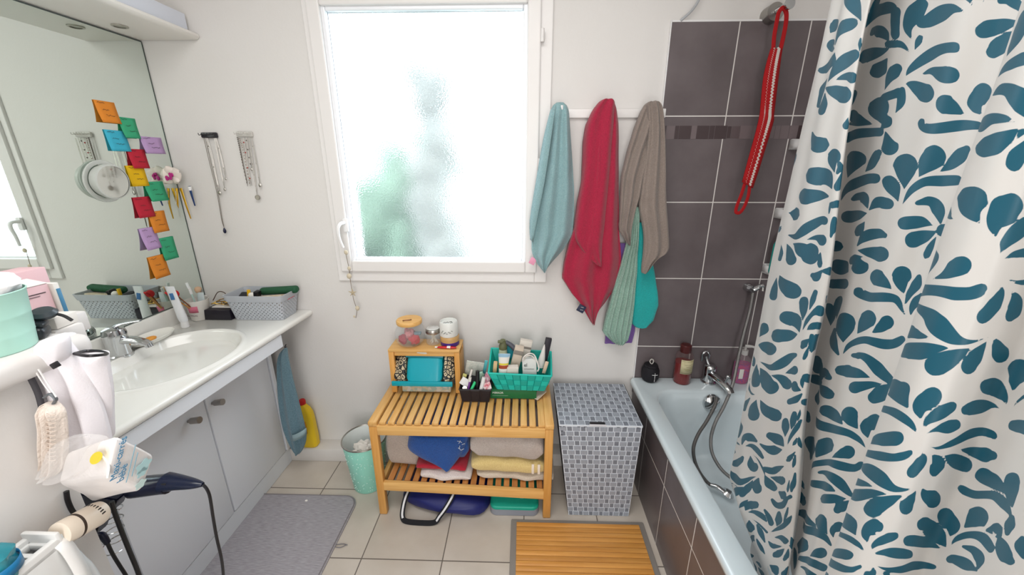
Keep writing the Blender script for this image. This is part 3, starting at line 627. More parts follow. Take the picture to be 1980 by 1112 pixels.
# bath mixer
mx_ = thing('bath_mixer', 'chrome single lever bath mixer tap on the far rim of the bathtub', 'tap', (.90, 1.665, RZ))
b = BM(); lathe(b, [(.034, 0), (.034, .006), (.027, .012), (.026, .05), (.028, .075), (.026, .088), (.020, .094), (.001, .096)], (.900, 1.665, RZ), 24); part('body', b, CHROME, mx_)
b = BM(); tube(b, [(.903, 1.650, RZ+.052), (.915, 1.60, RZ+.050), (.932, 1.55, RZ+.036), (.938, 1.53, RZ+.020)], lambda t: .021-.004*t, 14, 5, flat=.8); part('spout', b, CHROME, mx_)
b = BM(); tube(b, [(.893, 1.672, RZ+.090), (.885, 1.68, RZ+.112), (.880, 1.684, RZ+.128)], lambda t: .009, 10, 4); tube(b, [(.868, 1.690, RZ+.100), (.866, 1.690, RZ+.135), (.882, 1.690, RZ+.150), (.898, 1.690, RZ+.135), (.897, 1.690, RZ+.100)], .005, 8, 4); part('lever', b, CHROME, mx_)
b = BM(); cyl(b, (.926, 1.568, RZ+.055), (.932, 1.566, RZ+.085), .006, seg=12); ball(b, (.932, 1.566, RZ+.088), .011, (1, 1, .8), 12); part('diverter_knob', b, CHROME, mx_)
# shower bracket, hose, hand shower
HOSE = mat('hose_steel', '8f8d8c', .35, .9, bump=.6, bscale=500)
br = thing('shower_bracket', 'chrome shower bracket fixed on the charcoal tiles above the bath mixer', 'bracket', (1.03, D-.03, .955))
hb = ony(1455, 560, 1.66); b = BM(); cyl(b, (hb.x, D-.012, hb.z), (hb.x, D-.045, hb.z), .020, .014, 18); tube(b, [(hb.x-.022, D-.06, hb.z+.012), (hb.x, D-.052, hb.z-.004), (hb.x+.022, D-.06, hb.z+.012)], .009, 10, 4); part('holder', b, CHROME, br)
b = BM(); tube(b, [(hb.x+.008, D-.05, hb.z+.006), (hb.x+.035, D-.06, hb.z+.022), (hb.x+.042, D-.06, hb.z-.002)], .008, 8, 4); part('knob', b, CHROME, br)
sh = thing('shower_hose', 'ribbed chrome shower hose running from the wall bracket past the mixer into the bathtub', 'hose', (1.0, 1.6, .5))
pts = [ony(1456, 566, 1.645), ony(1450, 600, 1.64), ony(1437, 650, 1.62), ony(1426, 700, 1.60), ony(1416, 745, 1.56), ony(1400, 785, 1.53), ony(1384, 815, 1.50), ony(1375, 845, 1.48), ony(1376, 872, 1.45), ony(1386, 895, 1.42), ony(1402, 915, 1.39), ony(1430, 935, 1.36)]
b = BM(); tube(b, pts, .0075, 10, 6); part('hose', b, HOSE, sh)
sh2 = thing('mixer_hose', 'dark metal hose hanging from the mixer spout down into the bathtub', 'hose', (.93, 1.5, .4))
pts = [ony(1386, 768, 1.545), ony(1382, 785, 1.53), ony(1366, 815, 1.50), ony(1350, 840, 1.47), ony(1341, 865, 1.44), ony(1343, 890, 1.42), ony(1352, 912, 1.40), ony(1365, 930, 1.385), ony(1374, 938, 1.375)]
b = BM(); tube(b, pts, .0075, 10, 6); part('hose', b, mat('hose_dark', '6d6a68', .4, .85, bump=.6, bscale=500), sh2)
hsw = thing('hand_shower', 'chrome hand shower lying in the bathtub at the end of the dark hose', 'shower head', (.87, 1.37, .13))
p = ony(1374, 938, 1.375); q = ony(1398, 950, 1.35); b = BM(); tube(b, [p, p.lerp(q, .5)+V((0, 0, .006)), q], lambda t: .010+.003*t, 12, 4); part('handle', b, CHROME, hsw)
b = BM(); lathe(b, [(.001, 0), (.022, .002), (.026, .010), (.014, .022)], q+V((.015, -.005, -.012)), 20, axis=(.3, -.2, 1)); part('head', b, CHROME, hsw)
# speaker, bottles on the rim
sp = thing('portable_speaker', 'small black cylindrical speaker with a white logo and cord loop on the bathtub corner', 'speaker', (.635, 1.660, RZ))
c = (.622, 1.672, RZ+.001)
b = BM(); lathe(b, [(.001, 0), (.026, 0), (.034, .006), (.0405, .020), (.042, .040), (.041, .058), (.036, .070), (.030, .076), (.033, .080), (.030, .086), (.001, .088)], c, 32); part('body', b, mat('speaker_fabric', '15131a', .75, bump=.3, bscale=700), sp)
b = BM(); d0 = V((c[0]+.008, c[1]-.0425, c[2]))
tube(b, [d0+V((0, .001, .016)), d0+V((0, -.001, .030))], .0012, 6); tube(b, [d0+V((0, -.001, .033)), d0+V((0, 0, .060))], .0012, 6); tube(b, [d0+V((-.013, .0015, .050)), d0+V((0, -.001, .050)), d0+V((.013, .003, .050))], .0012, 6); part('logo_mark', b, mat('logo_white', 'e5e5e5', .4), sp)
b = BM(); tube(b, [(c[0]+.002, c[1], c[2]+.086), (c[0]-.008, c[1], c[2]+.100), (c[0]-.003, c[1], c[2]+.112), (c[0]+.006, c[1], c[2]+.110), (c[0]+.009, c[1], c[2]+.099), (c[0]+.003, c[1], c[2]+.086)], .0024, 8, 4); part('cord_loop', b, mat('cord_grey', 'c9c6c0', .7), sp)
bo = thing('bath_gel_bottle', 'round bottle of red bath gel with dark cap and cream label on the tub rim', 'bottle', (.765, 1.665, RZ))
c = (.772, 1.665, RZ+.001)
b = BM(); lathe(b, [(.001, 0), (.036, 0), (.040, .005), (.040, .138), (.036, .150), (.024, .160), (.021, .163)], c, 32, capB=False); part('bottle_body', b, mat('bottle_plastic', 'a07a78', .15, alpha=.15), bo)
b = BM(); lathe(b, [(.001, .002), (.0365, .002), (.0385, .006), (.0385, .108), (.001, .108)], c, 32); part('liquid', b, mat('red_gel', '7a0b10', .1, coat=.4), bo)
b = BM(); lathe(b, [(.024, .158), (.025, .160), (.025, .192), (.021, .196), (.001, .197)], c, 28, capA=False); part('cap', b, mat('cap_maroon', '4e1c1c', .3), bo)
def curved_label(c, r, a0, a1, z0, z1, n=10): return [[V((c[0]+r*math.cos(math.radians(a0+(a1-a0)*i/n)), c[1]+r*math.sin(math.radians(a0+(a1-a0)*i/n)), c[2]+z)) for i in range(n+1)] for z in (z0, z1)]
b = BM(); loft(b, curved_label(c, .0407, -130, -35, .060, .132)); part('paper_label', b, mat('label_cream', 'd9d1ab', .7, col2='c6bd94', vscale=60), bo, solid=.0003)
b = BM()
for z, a0, a1 in ((.126, -126, -39), (.065, -126, -39), (.108, -105, -50), (.098, -95, -55), (.088, -108, -50), (.080, -100, -56)):
    tube(b, [V((c[0]+.0413*math.cos(math.radians(a0+(a1-a0)*i/8)), c[1]+.0413*math.sin(math.radians(a0+(a1-a0)*i/8)), c[2]+z)) for i in range(9)], .0006, 4)
part('label_print', b, mat('label_ink', '7d7552', .8), bo)
pu = thing('pump_bottle', 'clear pump bottle with a pink and purple label standing next to the shower hose', 'bottle', (1.04, 1.66, RZ))
c = (1.052, 1.672, RZ+.001)
b = BM(); lathe(b, [(.001, 0), (.036, 0), (.039, .006), (.038, .10), (.032, .125), (.016, .142), (.014, .15)], c, 28, sy=.75, capB=False); part('bottle_body', b, mat('clear_pet', 'c9b8bd', .12, alpha=.18), pu)
b = BM(); lathe(b, [(.001, .002), (.0345, .002), (.037, .008), (.0365, .10), (.001, .10)], c, 28, sy=.75); part('label_sleeve', b, mat('pink_sleeve', 'cf3568', .35, col2='8a3a9a', vscale=110), pu)
b = BM(); rbox(b, (c[0]-.014, c[1]-.0275, c[2]+.055), (.020, .003, .05), .001); part('white_label', b, PAPER, pu)
b = BM(); cyl(b, (c[0], c[1], c[2]+.145), (c[0], c[1], c[2]+.168), .0145, seg=18); cyl(b, (c[0], c[1], c[2]+.165), (c[0], c[1], c[2]+.190), .005, seg=12); tube(b, [(c[0]-.004, c[1], c[2]+.190), (c[0]+.02, c[1]-.01, c[2]+.191), (c[0]+.042, c[1]-.015, c[2]+.184)], .006, 10, 4); part('pump_head', b, mat('pump_clear', 'd5d2d0', .2, alpha=.8), pu)
# corner shelves
for i, (u, v, lab) in enumerate(((1535, 268, 'top'), (1505, 402, 'middle'), (1481, 510, 'lowest'))):
    p = ony(u, v, D-.025); z = p.z
    th = thing('corner_shelf', lab+' of the three white corner shelves half hidden behind the curtain edge', 'shelf', (XR-.09, D-.09, z-.04), 'white corner shelves in the bath corner')
    b = BM(); n = 10; R = XR-.006-p.x
    arc = [(XR-.012-R*math.cos(PI/2*k/n), D-.014-(R)*math.sin(PI/2*k/n)) for k in range(n+1)]
    poly = [(XR-.012, D-.014)]+arc
    prism(b, [(x, y, z-.042) for x, y in poly], (0, 0, .006)); part('tray', b, WPLAST, th)
    b = BM(); loft(b, [[V((x, y, z-.042)) for x, y in arc], [V((x, y, z-.004)) for x, y in arc]]); part('front_lip', b, WPLAST, th, solid=-.004)
    b = BM(); rbox(b, (p.x+.022, D-.018, z-.021), (.05, .012, .04), .002); part('wall_clip', b, WPLAST, th)
    b = BM(); tube(b, [(p.x+.020, D-.027, z-.004), (p.x+.020, D-.027, z-.022), (p.x+.030, D-.027, z-.022)], .0012, 5); part('clip_slot', b, mat('slot_grey', '8e8a86', .5), th)
for (u0, v0, v1, wd, m, lb, nm) in ((1583, 205, 278, .052, mat('bottle_white', 'dfe0e0', .3), 'tall white shampoo bottle on the top corner shelf behind the curtain', 'shampoo_bottle'), (1548, 352, 410, .045, mat('tube_pinkwhite', 'e2d5d2', .3), 'white tapered tube standing on the middle corner shelf', 'shampoo_tube'), (1507, 455, 522, .050, mat('bottle_teal', '1e8f86', .15, coat=.5), 'teal shower gel bottle on the lowest corner shelf', 'shower_gel_bottle')):
    y = D-.06; p = ony(u0, v0, y); q = ony(u0-8, v1, y); zb = {278: ony(1535, 268, D-.025).z, 410: ony(1505, 402, D-.025).z, 522: ony(1481, 510, D-.025).z}[v1]-.034
    th = thing(nm, lb, 'bottle', (p.x, y, zb)); b = BM(); h = p.z-zb
    if nm == 'shampoo_tube': lathe(b, [(.001, 0), (.020, 0), (.021, .02), (.026, .05), (.024, h*.7), (.022, h)], (p.x+.01, y, zb), 20, sy=.6)
    else: lathe(b, [(.001, 0), (wd/2*.9, 0), (wd/2, .01), (wd/2, h*.75), (wd/2*.7, h*.86), (.012, h*.88)], (p.x+.01, y, zb), 24, sy=.7)
    part('bottle_body', b, m, th)
    b = BM(); cyl(b, (p.x+.01, y, zb+h*.88 if nm != 'shampoo_tube' else zb), (p.x+.01, y, zb+h if nm != 'shampoo_tube' else zb+.02), .013 if nm != 'shampoo_tube' else .022, seg=16); part('cap', b, WPLAST if nm != 'shower_gel_bottle' else mat('cap_teal', '0f6d66', .3), th)
# wire/pipe at the top of the wall and towel hook with the red strap
b = BM(); tube(b, [ony(1316, 40, D-.012), ony(1336, 22, D-.020), ony(1350, 2, D-.020), ony(1362, -30, D-.020)], .0045, 8, 4); solo('ceiling_cord', b, mat('cord_pale', 'b9bcc0', .4, .3), 'pale cord running up the wall from the top corner of the tiles', 'cord')
hk = thing('wall_hook', 'round steel wall hook above the dark tiles holding the red strap', 'hook', (.93, D-.04, 2.03))
p = ony(1494, 26, D-.03); b = BM(); cyl(b, (p.x, D-.0, p.z), (p.x, D-.05, p.z), .030, .030, seg=28); part('base', b, STEEL, hk)
b = BM(); cyl(b, (p.x+.004, D-.05, p.z+.002), (p.x+.010, D-.105, p.z+.004), .010, seg=16); cyl(b, (p.x+.010, D-.105, p.z+.004), (p.x+.011, D-.112, p.z+.004), .018, seg=20); part('peg', b, CHROME, hk)
rs = thing('crochet_strap', 'red crocheted strap with two white stripes hanging from the steel hook over the tiles', 'strap', (.95, D-.06, 1.6))
RED = mat('red_yarn', 'b3161b', .9, bump=.9, bscale=500); WY = mat('white_yarn', 'e6dcd6', .9, bump=.9, bscale=700)
ys = D-.085
Lp = [(1489, 95), (1480, 127), (1474, 158), (1470, 200), (1468, 222), (1461, 253), (1448, 300), (1434, 352)]
Rp = [(1511, 95), (1507, 123), (1501, 170), (1495, 220), (1494, 235), (1484, 269), (1466, 328), (1454, 364)]
A = smoothpts([ony(u, v, ys) for u, v in Lp], 4); B_ = smoothpts([ony(u, v, ys) for u, v in Rp], 4)
b = BM(); loft(b, [[a.lerp(c_, s)+V((0, -.002*math.sin(PI*s)-.001, 0)) for s in (0, .25, .5, .75, 1)] for a, c_ in zip(A, B_)]); part('knitted_band', b, RED, rs, solid=.005)
for nm, s0, r_ in (('narrow_white_stripe', .30, .0028), ('wide_white_stripe', .66, .0045)):
    b = BM(); S = [a.lerp(c_, s0)+V((0, -.006, 0)) for a, c_ in zip(A, B_)]
    L = []
    for i in range(len(S)-1):
        for k in range(4): L.append(S[i].lerp(S[i+1], k/4))
    for j, p_ in enumerate(L):
        ball(b, p_+V(((r_*.45 if j % 2 else -r_*.45), 0, 0)), r_*1.15, (1, .6, 1), 6)
    part(nm, b, WY, rs)
topc = [ony(1495, 100, ys), ony(1497, 70, ys), ony(1502, 42, ys-.003), ony(1506, 24, ys-.008), ony(1514, 15, ys-.012), ony(1520, 24, ys-.008), ony(1520, 42, ys-.003), ony(1515, 70, ys), ony(1508, 100, ys)]
b = BM(); tube(b, topc, .0075, 8, 4, flat=.6, up=V((0, 1, 0))); part('top_loop', b, RED, rs)
b = BM(); tube(b, [ony(1441, 352, ys), ony(1434, 375, ys), ony(1425, 398, ys), ony(1423, 410, ys), ony(1431, 411, ys), ony(1440, 398, ys), ony(1447, 378, ys), ony(1450, 358, ys)], .0068, 8, 4, flat=.6, up=V((0, 1, 0))); part('bottom_loop', b, RED, rs)
# ------------------------------------------------------------------ hanging towels
rail = thing('towel_rail', 'white coat rail on the wall from which the towels hang', 'rail', (.33, D-.01, 1.68))
b = BM(); rbox(b, (.340, D-.008, 1.684), (.46, .014, .034), .003); part('rail_board', b, FR, rail)
for x in (.148, .330, .512):
    b = BM(); tube(b, [(x, D-.014, 1.676), (x, D-.05, 1.674), (x, D-.07, 1.690), (x, D-.072, 1.706)], lambda t: .006, 8, 4); part('peg', b, WPLAST, rail)
def hung(name, label, L, R, col, y=D-.055, bulge=.035, folds=2, amp=.010, n=36, rowsn=44, ph=0, dph=.08, back=.012, seed=0, mt=None, nz=.006):
    th = thing(name, label, 'towel', ony(L[0][0], L[0][1], y))
    def rs_(P):
        Q = [V((u, v, 0)) for u, v in P]; S = [0]
        for i in range(len(Q)-1): S.append(S[-1]+(Q[i+1]-Q[i]).length)
        out = []
        for k in range(rowsn):
            s = S[-1]*k/(rowsn-1); i = max(j for j in range(len(S)-1) if S[j] <= s+1e-9); t = (s-S[i])/max(1e-9, S[i+1]-S[i]); out.append(Q[i].lerp(Q[i+1], t))
        return out
    a, c = rs_(L), rs_(R)
    b = BM(); loft(b, [pxrow((p.x, p.y), (q.x, q.y), y, n, bulge*min(1, .50+i/rowsn*2), folds, amp*min(1, i/8), ph+dph*i*.5, back, nz) for i, (p, q) in enumerate(zip(a, c))], True, True, True)
    part('towel_cloth', b, mt or col, th, ang=80); return th
AQUA = terry('terry_aqua', '93b3b6', '7fa3a8'); WINE = terry('terry_wine', 'b01f41', '9c1a3a'); TAUPE = terry('terry_taupe', '94877f', '857870'); MINT = terry('terry_mint', 'a3c2b4', '7fa394'); TEAL = terry('terry_teal', '1fb3b0', '19a09f'); PURP = terry('terry_purple', '7b5aa0')
t1 = hung('hanging_towel', 'pale aqua towel hanging leftmost on the rail beside the window', [(1075, 199), (1069, 204), (1064, 214), (1057, 240), (1047, 300), (1036, 362), (1027, 420), (1028, 460), (1028, 488), (1040, 512), (1050, 524)], [(1090, 199), (1096, 204), (1100, 214), (1103, 262), (1108, 330), (1110, 367), (1110, 410), (1107, 452), (1090, 482), (1068, 506), (1054, 524)], AQUA, folds=2.5, amp=.010, ph=1.0)
b = BM(); e = [ony(1066, 214, D-.100), ony(1052, 270, D-.085), ony(1038, 350, D-.078), ony(1026, 425, D-.078), ony(1027, 463, D-.078)]; e2 = [ony(1075, 205, D-.11), ony(1066, 270, D-.105), ony(1054, 350, D-.10), ony(1040, 420, D-.095), ony(1031, 468, D-.085)]
loft(b, [[a, a.lerp(c, .5)+V((0, -.003, 0)), c] for a, c in zip(smoothpts(e, 3), smoothpts(e2, 3))]); part('folded_edge', b, AQUA, t1, solid=.006)
b = BM(); p = ony(1030, 505, D-.065); rbox(b, p, (.026, .003, .030), .001, (0, .5, 0)); part('pink_tag', b, mat('tag_pink', 'e59ab6', .6), t1)
t2 = hung('hanging_towel', 'long wine red towel hanging in the middle of the rail', [(1165, 194), (1157, 198), (1147, 211), (1131, 243), (1126, 276), (1123, 353), (1115, 390), (1109, 440), (1098, 473), (1089, 509), (1086, 537), (1105, 567), (1121, 585), (1142, 622)], [(1182, 194), (1188, 198), (1192, 210), (1196, 239), (1196, 300), (1196, 353), (1197, 445), (1201, 500), (1195, 551), (1180, 570), (1170, 585), (1158, 600), (1152, 612), (1148, 622)], WINE, y=D-.052, bulge=.040, folds=2.5, amp=.013, ph=.4, rowsn=56)
fl_ = [[(1165, 193), (1182, 193)], [(1156, 199), (1188, 198)], [(1140, 222), (1188, 215)], [(1129, 262), (1185, 262)], [(1126, 330), (1180, 330)], [(1116, 395), (1174, 395)], [(1110, 440), (1170, 440)], [(1112, 464), (1166, 466)], [(1131, 492), (1164, 494)], [(1155, 513), (1162, 514)]]
def flap(th, R, y, m, name, bulge=.03, folds=1.5, amp=.006, n=14, ph=0):
    Ls = smoothpts([V((r[0][0], r[0][1], 0)) for r in R], 3); Rs = smoothpts([V((r[1][0], r[1][1], 0)) for r in R], 3)
    b = BM(); loft(b, [pxrow((a.x, a.y), (c.x, c.y), y, n, bulge, folds, amp, ph+.04*i, .004, .004) for i, (a, c) in enumerate(zip(Ls, Rs))], True, True, True); part(name, b, m, th, sub=1)
flap(t2, fl_, D-.066, WINE, 'front_fold', .040, 1.5, .008, 28)
b = BM(); rbox(b, ony(1124, 597, D-.078), (.034, .004, .034), .001, (0, .5, 0)); part('label_tag', b, mat('tag_navy', '28304a', .6), t2)
b = BM(); tube(b, [ony(1126, 594, D-.082)+V((-.006, 0, 0)), ony(1126, 594, D-.082)+V((.006, 0, -.003))], .0008, 4); tube(b, [ony(1125, 599, D-.082)+V((-.008, 0, 0)), ony(1125, 599, D-.082)+V((.006, 0, -.003))], .0008, 4); part('tag_print', b, PAPER, bpy.data.objects['label_tag'])
t6 = hung('hanging_cloth', 'purple cloth of which only the bottom peeks out below the mint towel', [(1190, 470), (1182, 560), (1172, 640), (1169, 664)], [(1236, 470), (1234, 560), (1228, 640), (1222, 662)], PURP, y=D-.018, bulge=.010, folds=3, amp=.003, back=.004)
t5 = hung('bath_mitt', 'turquoise rounded bath mitt hanging beneath the taupe towel in front of the tiles', [(1231, 430), (1229, 480), (1226, 540), (1222, 600), (1221, 625), (1229, 633), (1238, 634)], [(1246, 430), (1257, 490), (1265, 522), (1272, 565), (1273, 590), (1264, 618), (1250, 632)], TEAL, y=D-.034, bulge=.016, folds=1, amp=.003, back=.008)
t4 = hung('hanging_towel', 'pale mint ribbed towel hanging under the taupe towel, its end lowest of all', [(1222, 400), (1210, 470), (1198, 518), (1184, 560), (1171, 606), (1164, 640), (1170, 648), (1186, 662)], [(1238, 400), (1236, 450), (1233, 500), (1230, 550), (1225, 600), (1220, 636), (1214, 656), (1205, 665)], MINT, y=D-.052, bulge=.022, folds=5, amp=.008, n=40, back=.01)
t3 = hung('hanging_towel', 'taupe towel hanging rightmost on the rail in front of the tile edge', [(1254, 197), (1246, 202), (1238, 216), (1225, 248), (1211, 294), (1200, 340), (1198, 390), (1196, 445), (1206, 460), (1213, 472)], [(1269, 197), (1275, 202), (1279, 214), (1270, 260), (1256, 300), (1246, 340), (1238, 380), (1229, 410), (1222, 440), (1215, 472)], TAUPE, y=D-.060, bulge=.030, folds=2.5, amp=.011, rowsn=48)
flap(t3, [[(1253, 197), (1270, 197)], [(1248, 203), (1276, 203)], [(1250, 216), (1280, 215)], [(1250, 260), (1284, 260)], [(1243, 320), (1286, 320)], [(1236, 375), (1287, 365)], [(1234, 400), (1289, 405)], [(1243, 450), (1292, 450)], [(1242, 492), (1292, 483)], [(1240, 510), (1270, 497)], [(1239, 528), (1246, 526)]], D-.070, TAUPE, 'front_fold', .036, 2.2, .009, 36, 1.0)
# ------------------------------------------------------------------ floor things
b = BM(); c = V((-.738, 1.498, 0)); bn = thing('waste_bin', 'mint green enamel waste bin with white dots standing left of the bamboo bench', 'waste bin', c)
lathe(b, [(.001, .001), (.070, .001), (.073, .004), (.098, .262)], c, 48, capB=False); part('bin_wall', b, mat('mint_enamel', 'a0ead7', .35), bn)
b = BM(); lathe(b, [(.001, .005), (.069, .005), (.0955, .262)], c, 48, capB=False); part('inner_wall', b, mat('enamel_white', 'e3eae8', .35), bn)
b = BM(); lathe(b, [(.0955, .262), (.097, .267), (.1005, .267), (.1015, .262), (.0985, .259)], c, 48, capA=False, capB=False); part('rim', b, SILVER, bn)
b = BM(); rn = random.Random(2)
for k in range(260):
    a = rn.uniform(0, 2*PI); z = rn.uniform(.015, .25); r_ = .0732+.025*z/.262+.0002; ball(b, c+V((r_*math.cos(a), r_*math.sin(a), z)), rn.uniform(.0012, .0022), seg=6)
part('white_speckles', b, mat('speckle', 'd8f3ea', .5), bn)
bpy.data.objects['white_speckles']['kind'] = 'stuff'
b = BM(); bmesh.ops.create_icosphere(b, subdivisions=4, radius=1)
for v in b.verts:
    q = v.co.copy(); v.co = V((c.x+.010, c.y-.02, .205))+V((q.x*.055, q.y*.045, q.z*.035))*(1+.55*noise(q, 2.6)+.25*noise(q, 6))
solo('crumpled_tissue', b, mat('tissue', 'e6e2da', .9), 'crumpled white tissue lying in the mint waste bin', 'tissue')
def mat_outline(x0, x1, y0, y1, r, z): return [V(((x0+x1)/2+px, (y0+y1)/2+py, z)) for px, py in rrect(x1-x0, y1-y0, r, 8)]
fm = bpy.data.materials.new('grey_mat_weave'); fm.use_nodes = True; nt = fm.node_tree; pb = nt.nodes['Principled BSDF']; pb.inputs['Roughness'].default_value = .95
tcn = nt.nodes.new('ShaderNodeTexCoord'); mp = nt.nodes.new('ShaderNodeMapping'); mp.inputs['Scale'].default_value = (35, 420, 1); nn = nt.nodes.new('ShaderNodeTexNoise'); nn.inputs['Scale'].default_value = 1; nn.inputs['Detail'].default_value = 4
rp = nt.nodes.new('ShaderNodeValToRGB'); rp.color_ramp.elements[0].color = lin('8f8b8f'); rp.color_ramp.elements[1].color = lin('b0acb2'); rp.color_ramp.elements[0].position = .3; rp.color_ramp.elements[1].position = .7
nt.links.new(tcn.outputs['Object'], mp.inputs[0]); nt.links.new(mp.outputs[0], nn.inputs['Vector']); nt.links.new(nn.outputs['Fac'], rp.inputs[0]); nt.links.new(rp.outputs[0], pb.inputs['Base Color'])
bp = nt.nodes.new('ShaderNodeBump'); bp.inputs['Strength'].default_value = .6; bp.inputs['Distance'].default_value = .002; nt.links.new(nn.outputs['Fac'], bp.inputs['Height']); nt.links.new(bp.outputs[0], pb.inputs['Normal'])
gm = thing('bath_mat', 'grey woven bath mat with rounded corners on the floor before the vanity', 'mat', (-1.0, 1.1, 0))
yA, yB = .62, 1.412
b = BM(); loft(b, [mat_outline(-1.268, -.752, yA, yB, .06, .001), mat_outline(-1.268, -.752, yA, yB, .06, .006), mat_outline(-1.265, -.755, yA+.003, yB-.003, .058, .009), mat_outline(-1.255, -.765, yA+.01, yB-.01, .05, .0095)], True, True, True); part('mat_cloth', b, fm, gm)
b = BM(); tube(b, [p+V((0, 0, 0)) for p in mat_outline(-1.262, -.758, yA+.006, yB-.006, .055, .009)]+[mat_outline(-1.262, -.758, yA+.006, yB-.006, .055, .009)[0]], .003, 6); part('stitched_edge', b, mat('mat_edge', '807b7e', .9), gm)
b = BM(); ball(b, (-.985, 1.372, .012), .006, (1.2, .8, .6), 8); solo('lint_ball', b, PAPER, 'tiny white lint speck on the far edge of the grey mat', 'lint')
b = BM(); tube(b, [(-.752, 1.168, .004), (-.725, 1.172, .004), (-.705, 1.168, .004)], .0016, 5, 4); tube(b, [(-.752, 1.158, .004), (-.728, 1.157, .004), (-.708, 1.170, .004)], .0014, 5, 4); part('loop_tag', b, mat('loop_grey', '77747a', .8), gm)
bmm = thing('bamboo_mat', 'bamboo slat bath mat with grey cloth border in front of the laundry basket', 'mat', (.24, 1.0, 0))
ya, yb = .72, 1.306
b = BM(); loft(b, [mat_outline(-.040, .532, ya, yb, .006, .001), mat_outline(-.040, .532, ya, yb, .006, .006), mat_outline(-.036, .528, ya+.004, yb-.004, .006, .0075)], True, True, True); part('cloth_border', b, mat('border_grey', '8f8983', .95, bump=.6, bscale=600), bmm)
SLAT = wood('bamboo_mat_slats', 'dfa257', 'c98a41', 0, 10, .35)
k = 0; y = yb-.018
while y > ya+.02:
    b = BM(); rbox(b, (.246, y-.0105, .0095), (.524, .0200, .006), .0012); part('slat', b, SLAT, bmm); y -= .0213; k += 1
# ------------------------------------------------------------------ bamboo bench
bn = thing('bamboo_bench', 'slatted bamboo bench with a lower towel shelf against the back wall', 'bench', (-.25, 1.47, 0))
BX0, BX1, BY0, BY1, BZ = -.628, .134, 1.318, 1.628, .484
for (x, y) in ((BX0+.019, BY0+.014), (BX1-.019, BY0+.014), (BX0+.019, BY1-.014), (BX1-.019, BY1-.014)):
    b = BM(); rbox(b, (x, y, (BZ-.024)/2+.001), (.034, .028, BZ-.026), .004); part('leg', b, BAMBOO_Z, bn)
for x in (BX0+.019, BX1-.019):
    b = BM(); rbox(b, (x, (BY0+BY1)/2, BZ-.012), (.038, BY1-BY0, .024), .005); part('side_rail', b, BAMBOO_Y, bn)
    b = BM(); rbox(b, (x, (BY0+BY1)/2, .15 if x < 0 else .128), (.020, BY1-BY0-.056, .035), .003); part('lower_side_rail', b, BAMBOO_Y, bn)
for y in (BY0+.010, BY1-.010):
    b = BM(); rbox(b, ((BX0+BX1)/2, y, .442), (BX1-BX0-.07, .018, .046), .003); part('upper_cross_rail', b, BAMBOO_X, bn)
    b = BM(); rbox(b, ((BX0+BX1)/2, y, .141), (BX1-BX0-.066, .018, .044), .003, (0, .043, 0)); part('lower_cross_rail', b, BAMBOO_X, bn)
for k in range(19):
    x = -.5695+k*.03625
    b = BM(); rbox(b, (x, (BY0+BY1)/2+.002, BZ-.0105), (.0265, BY1-BY0-.008, .013), .002); part('seat_slat', b, BAMBOO_Y, bn)
    zz = .170-(x-BX0)*.043
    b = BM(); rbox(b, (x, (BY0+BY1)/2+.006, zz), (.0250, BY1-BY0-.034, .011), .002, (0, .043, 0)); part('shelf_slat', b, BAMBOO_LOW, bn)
# ------------------------------------------------------------------ folded towels on the shelf
shz = lambda x: .1765-(x-BX0)*.043
def folded(name, label, x0, x1, y0, y1, z0, z1, m, seed=0, layers=2, lean=0, n=26, rough=.004):
    th = thing(name, label, 'towel', ((x0+x1)/2, (y0+y1)/2, z0), 'folded towels on the bench shelf'); b = BM()
    rows = []; H = z1-z0
    for i in range(n+1):
        s = i/n; x = x0+(x1-x0)*s; e = min(1, 6*min(s, 1-s)+.35); row = []
        sl = -.043*(x-(x0+x1)/2)
        K = 36
        for k in range(K):
            a = 2*PI*k/K; ca, sa = math.cos(a), math.sin(a)
            py = abs(ca)**.45*(1 if ca > 0 else -1); pz = abs(sa)**.55*(1 if sa > 0 else -1)
            groove = .006*math.exp(-((pz*layers*1.0) % 1-.5)**2*40) if ca < 0 and layers > 1 else 0
            y = (y0+y1)/2+py*(y1-y0)/2*(1-.04*(1-e)); z = (z0+z1)/2+sl+pz*H/2*e+lean*(s-.5)
            nn_ = noise((x*3+seed, y*3, z*3), 4, seed)*rough*2.2
            row.append(V((x+nn_*.6, y+groove+nn_, z+(nn_*1.4 if pz > -.5 else 0))))
        rows.append(row)
    loft(b, rows, True, True, True); part('towel_cloth', b, m, th, sub=1); return th
GRY = terry('terry_greybeige', 'c9beb7', 'b5aaa4'); BEI = terry('terry_beige', 'c8bab0', 'b4a69b'); BLU = terry('terry_blue', '1c55a4', '16468c'); REDT = terry('terry_red', 'b51a33'); YEL = terry('terry_yellow', 'e8d090', 'dabf7c'); CRE = terry('terry_cream', 'e2d5c4', 'd2c3b0'); LIN = terry('terry_white', 'ece2dd', 'dacfca')
folded('folded_towel', 'beige towel at the left end of the bench shelf beside the blue towel', -.600, -.455, 1.40, 1.60, shz(-.53)+.002, .385, BEI, 1, 3)
folded('folded_towel', 'thin whitish towel lying flat under the blue and red towels', -.445, -.215, 1.345, 1.58, shz(-.33)+.002, shz(-.33)+.034, LIN, 2, 1)
folded('folded_towel', 'red towel showing as a thin layer beneath the blue towel', -.462, -.235, 1.365, 1.57, shz(-.35)+.037, shz(-.35)+.070, REDT, 3, 1)
b1 = folded('folded_towel', 'royal blue towel with a pointed corner hanging over the shelf front', -.465, -.225, 1.385, 1.57, shz(-.35)+.073, .400, BLU, 4, 2)
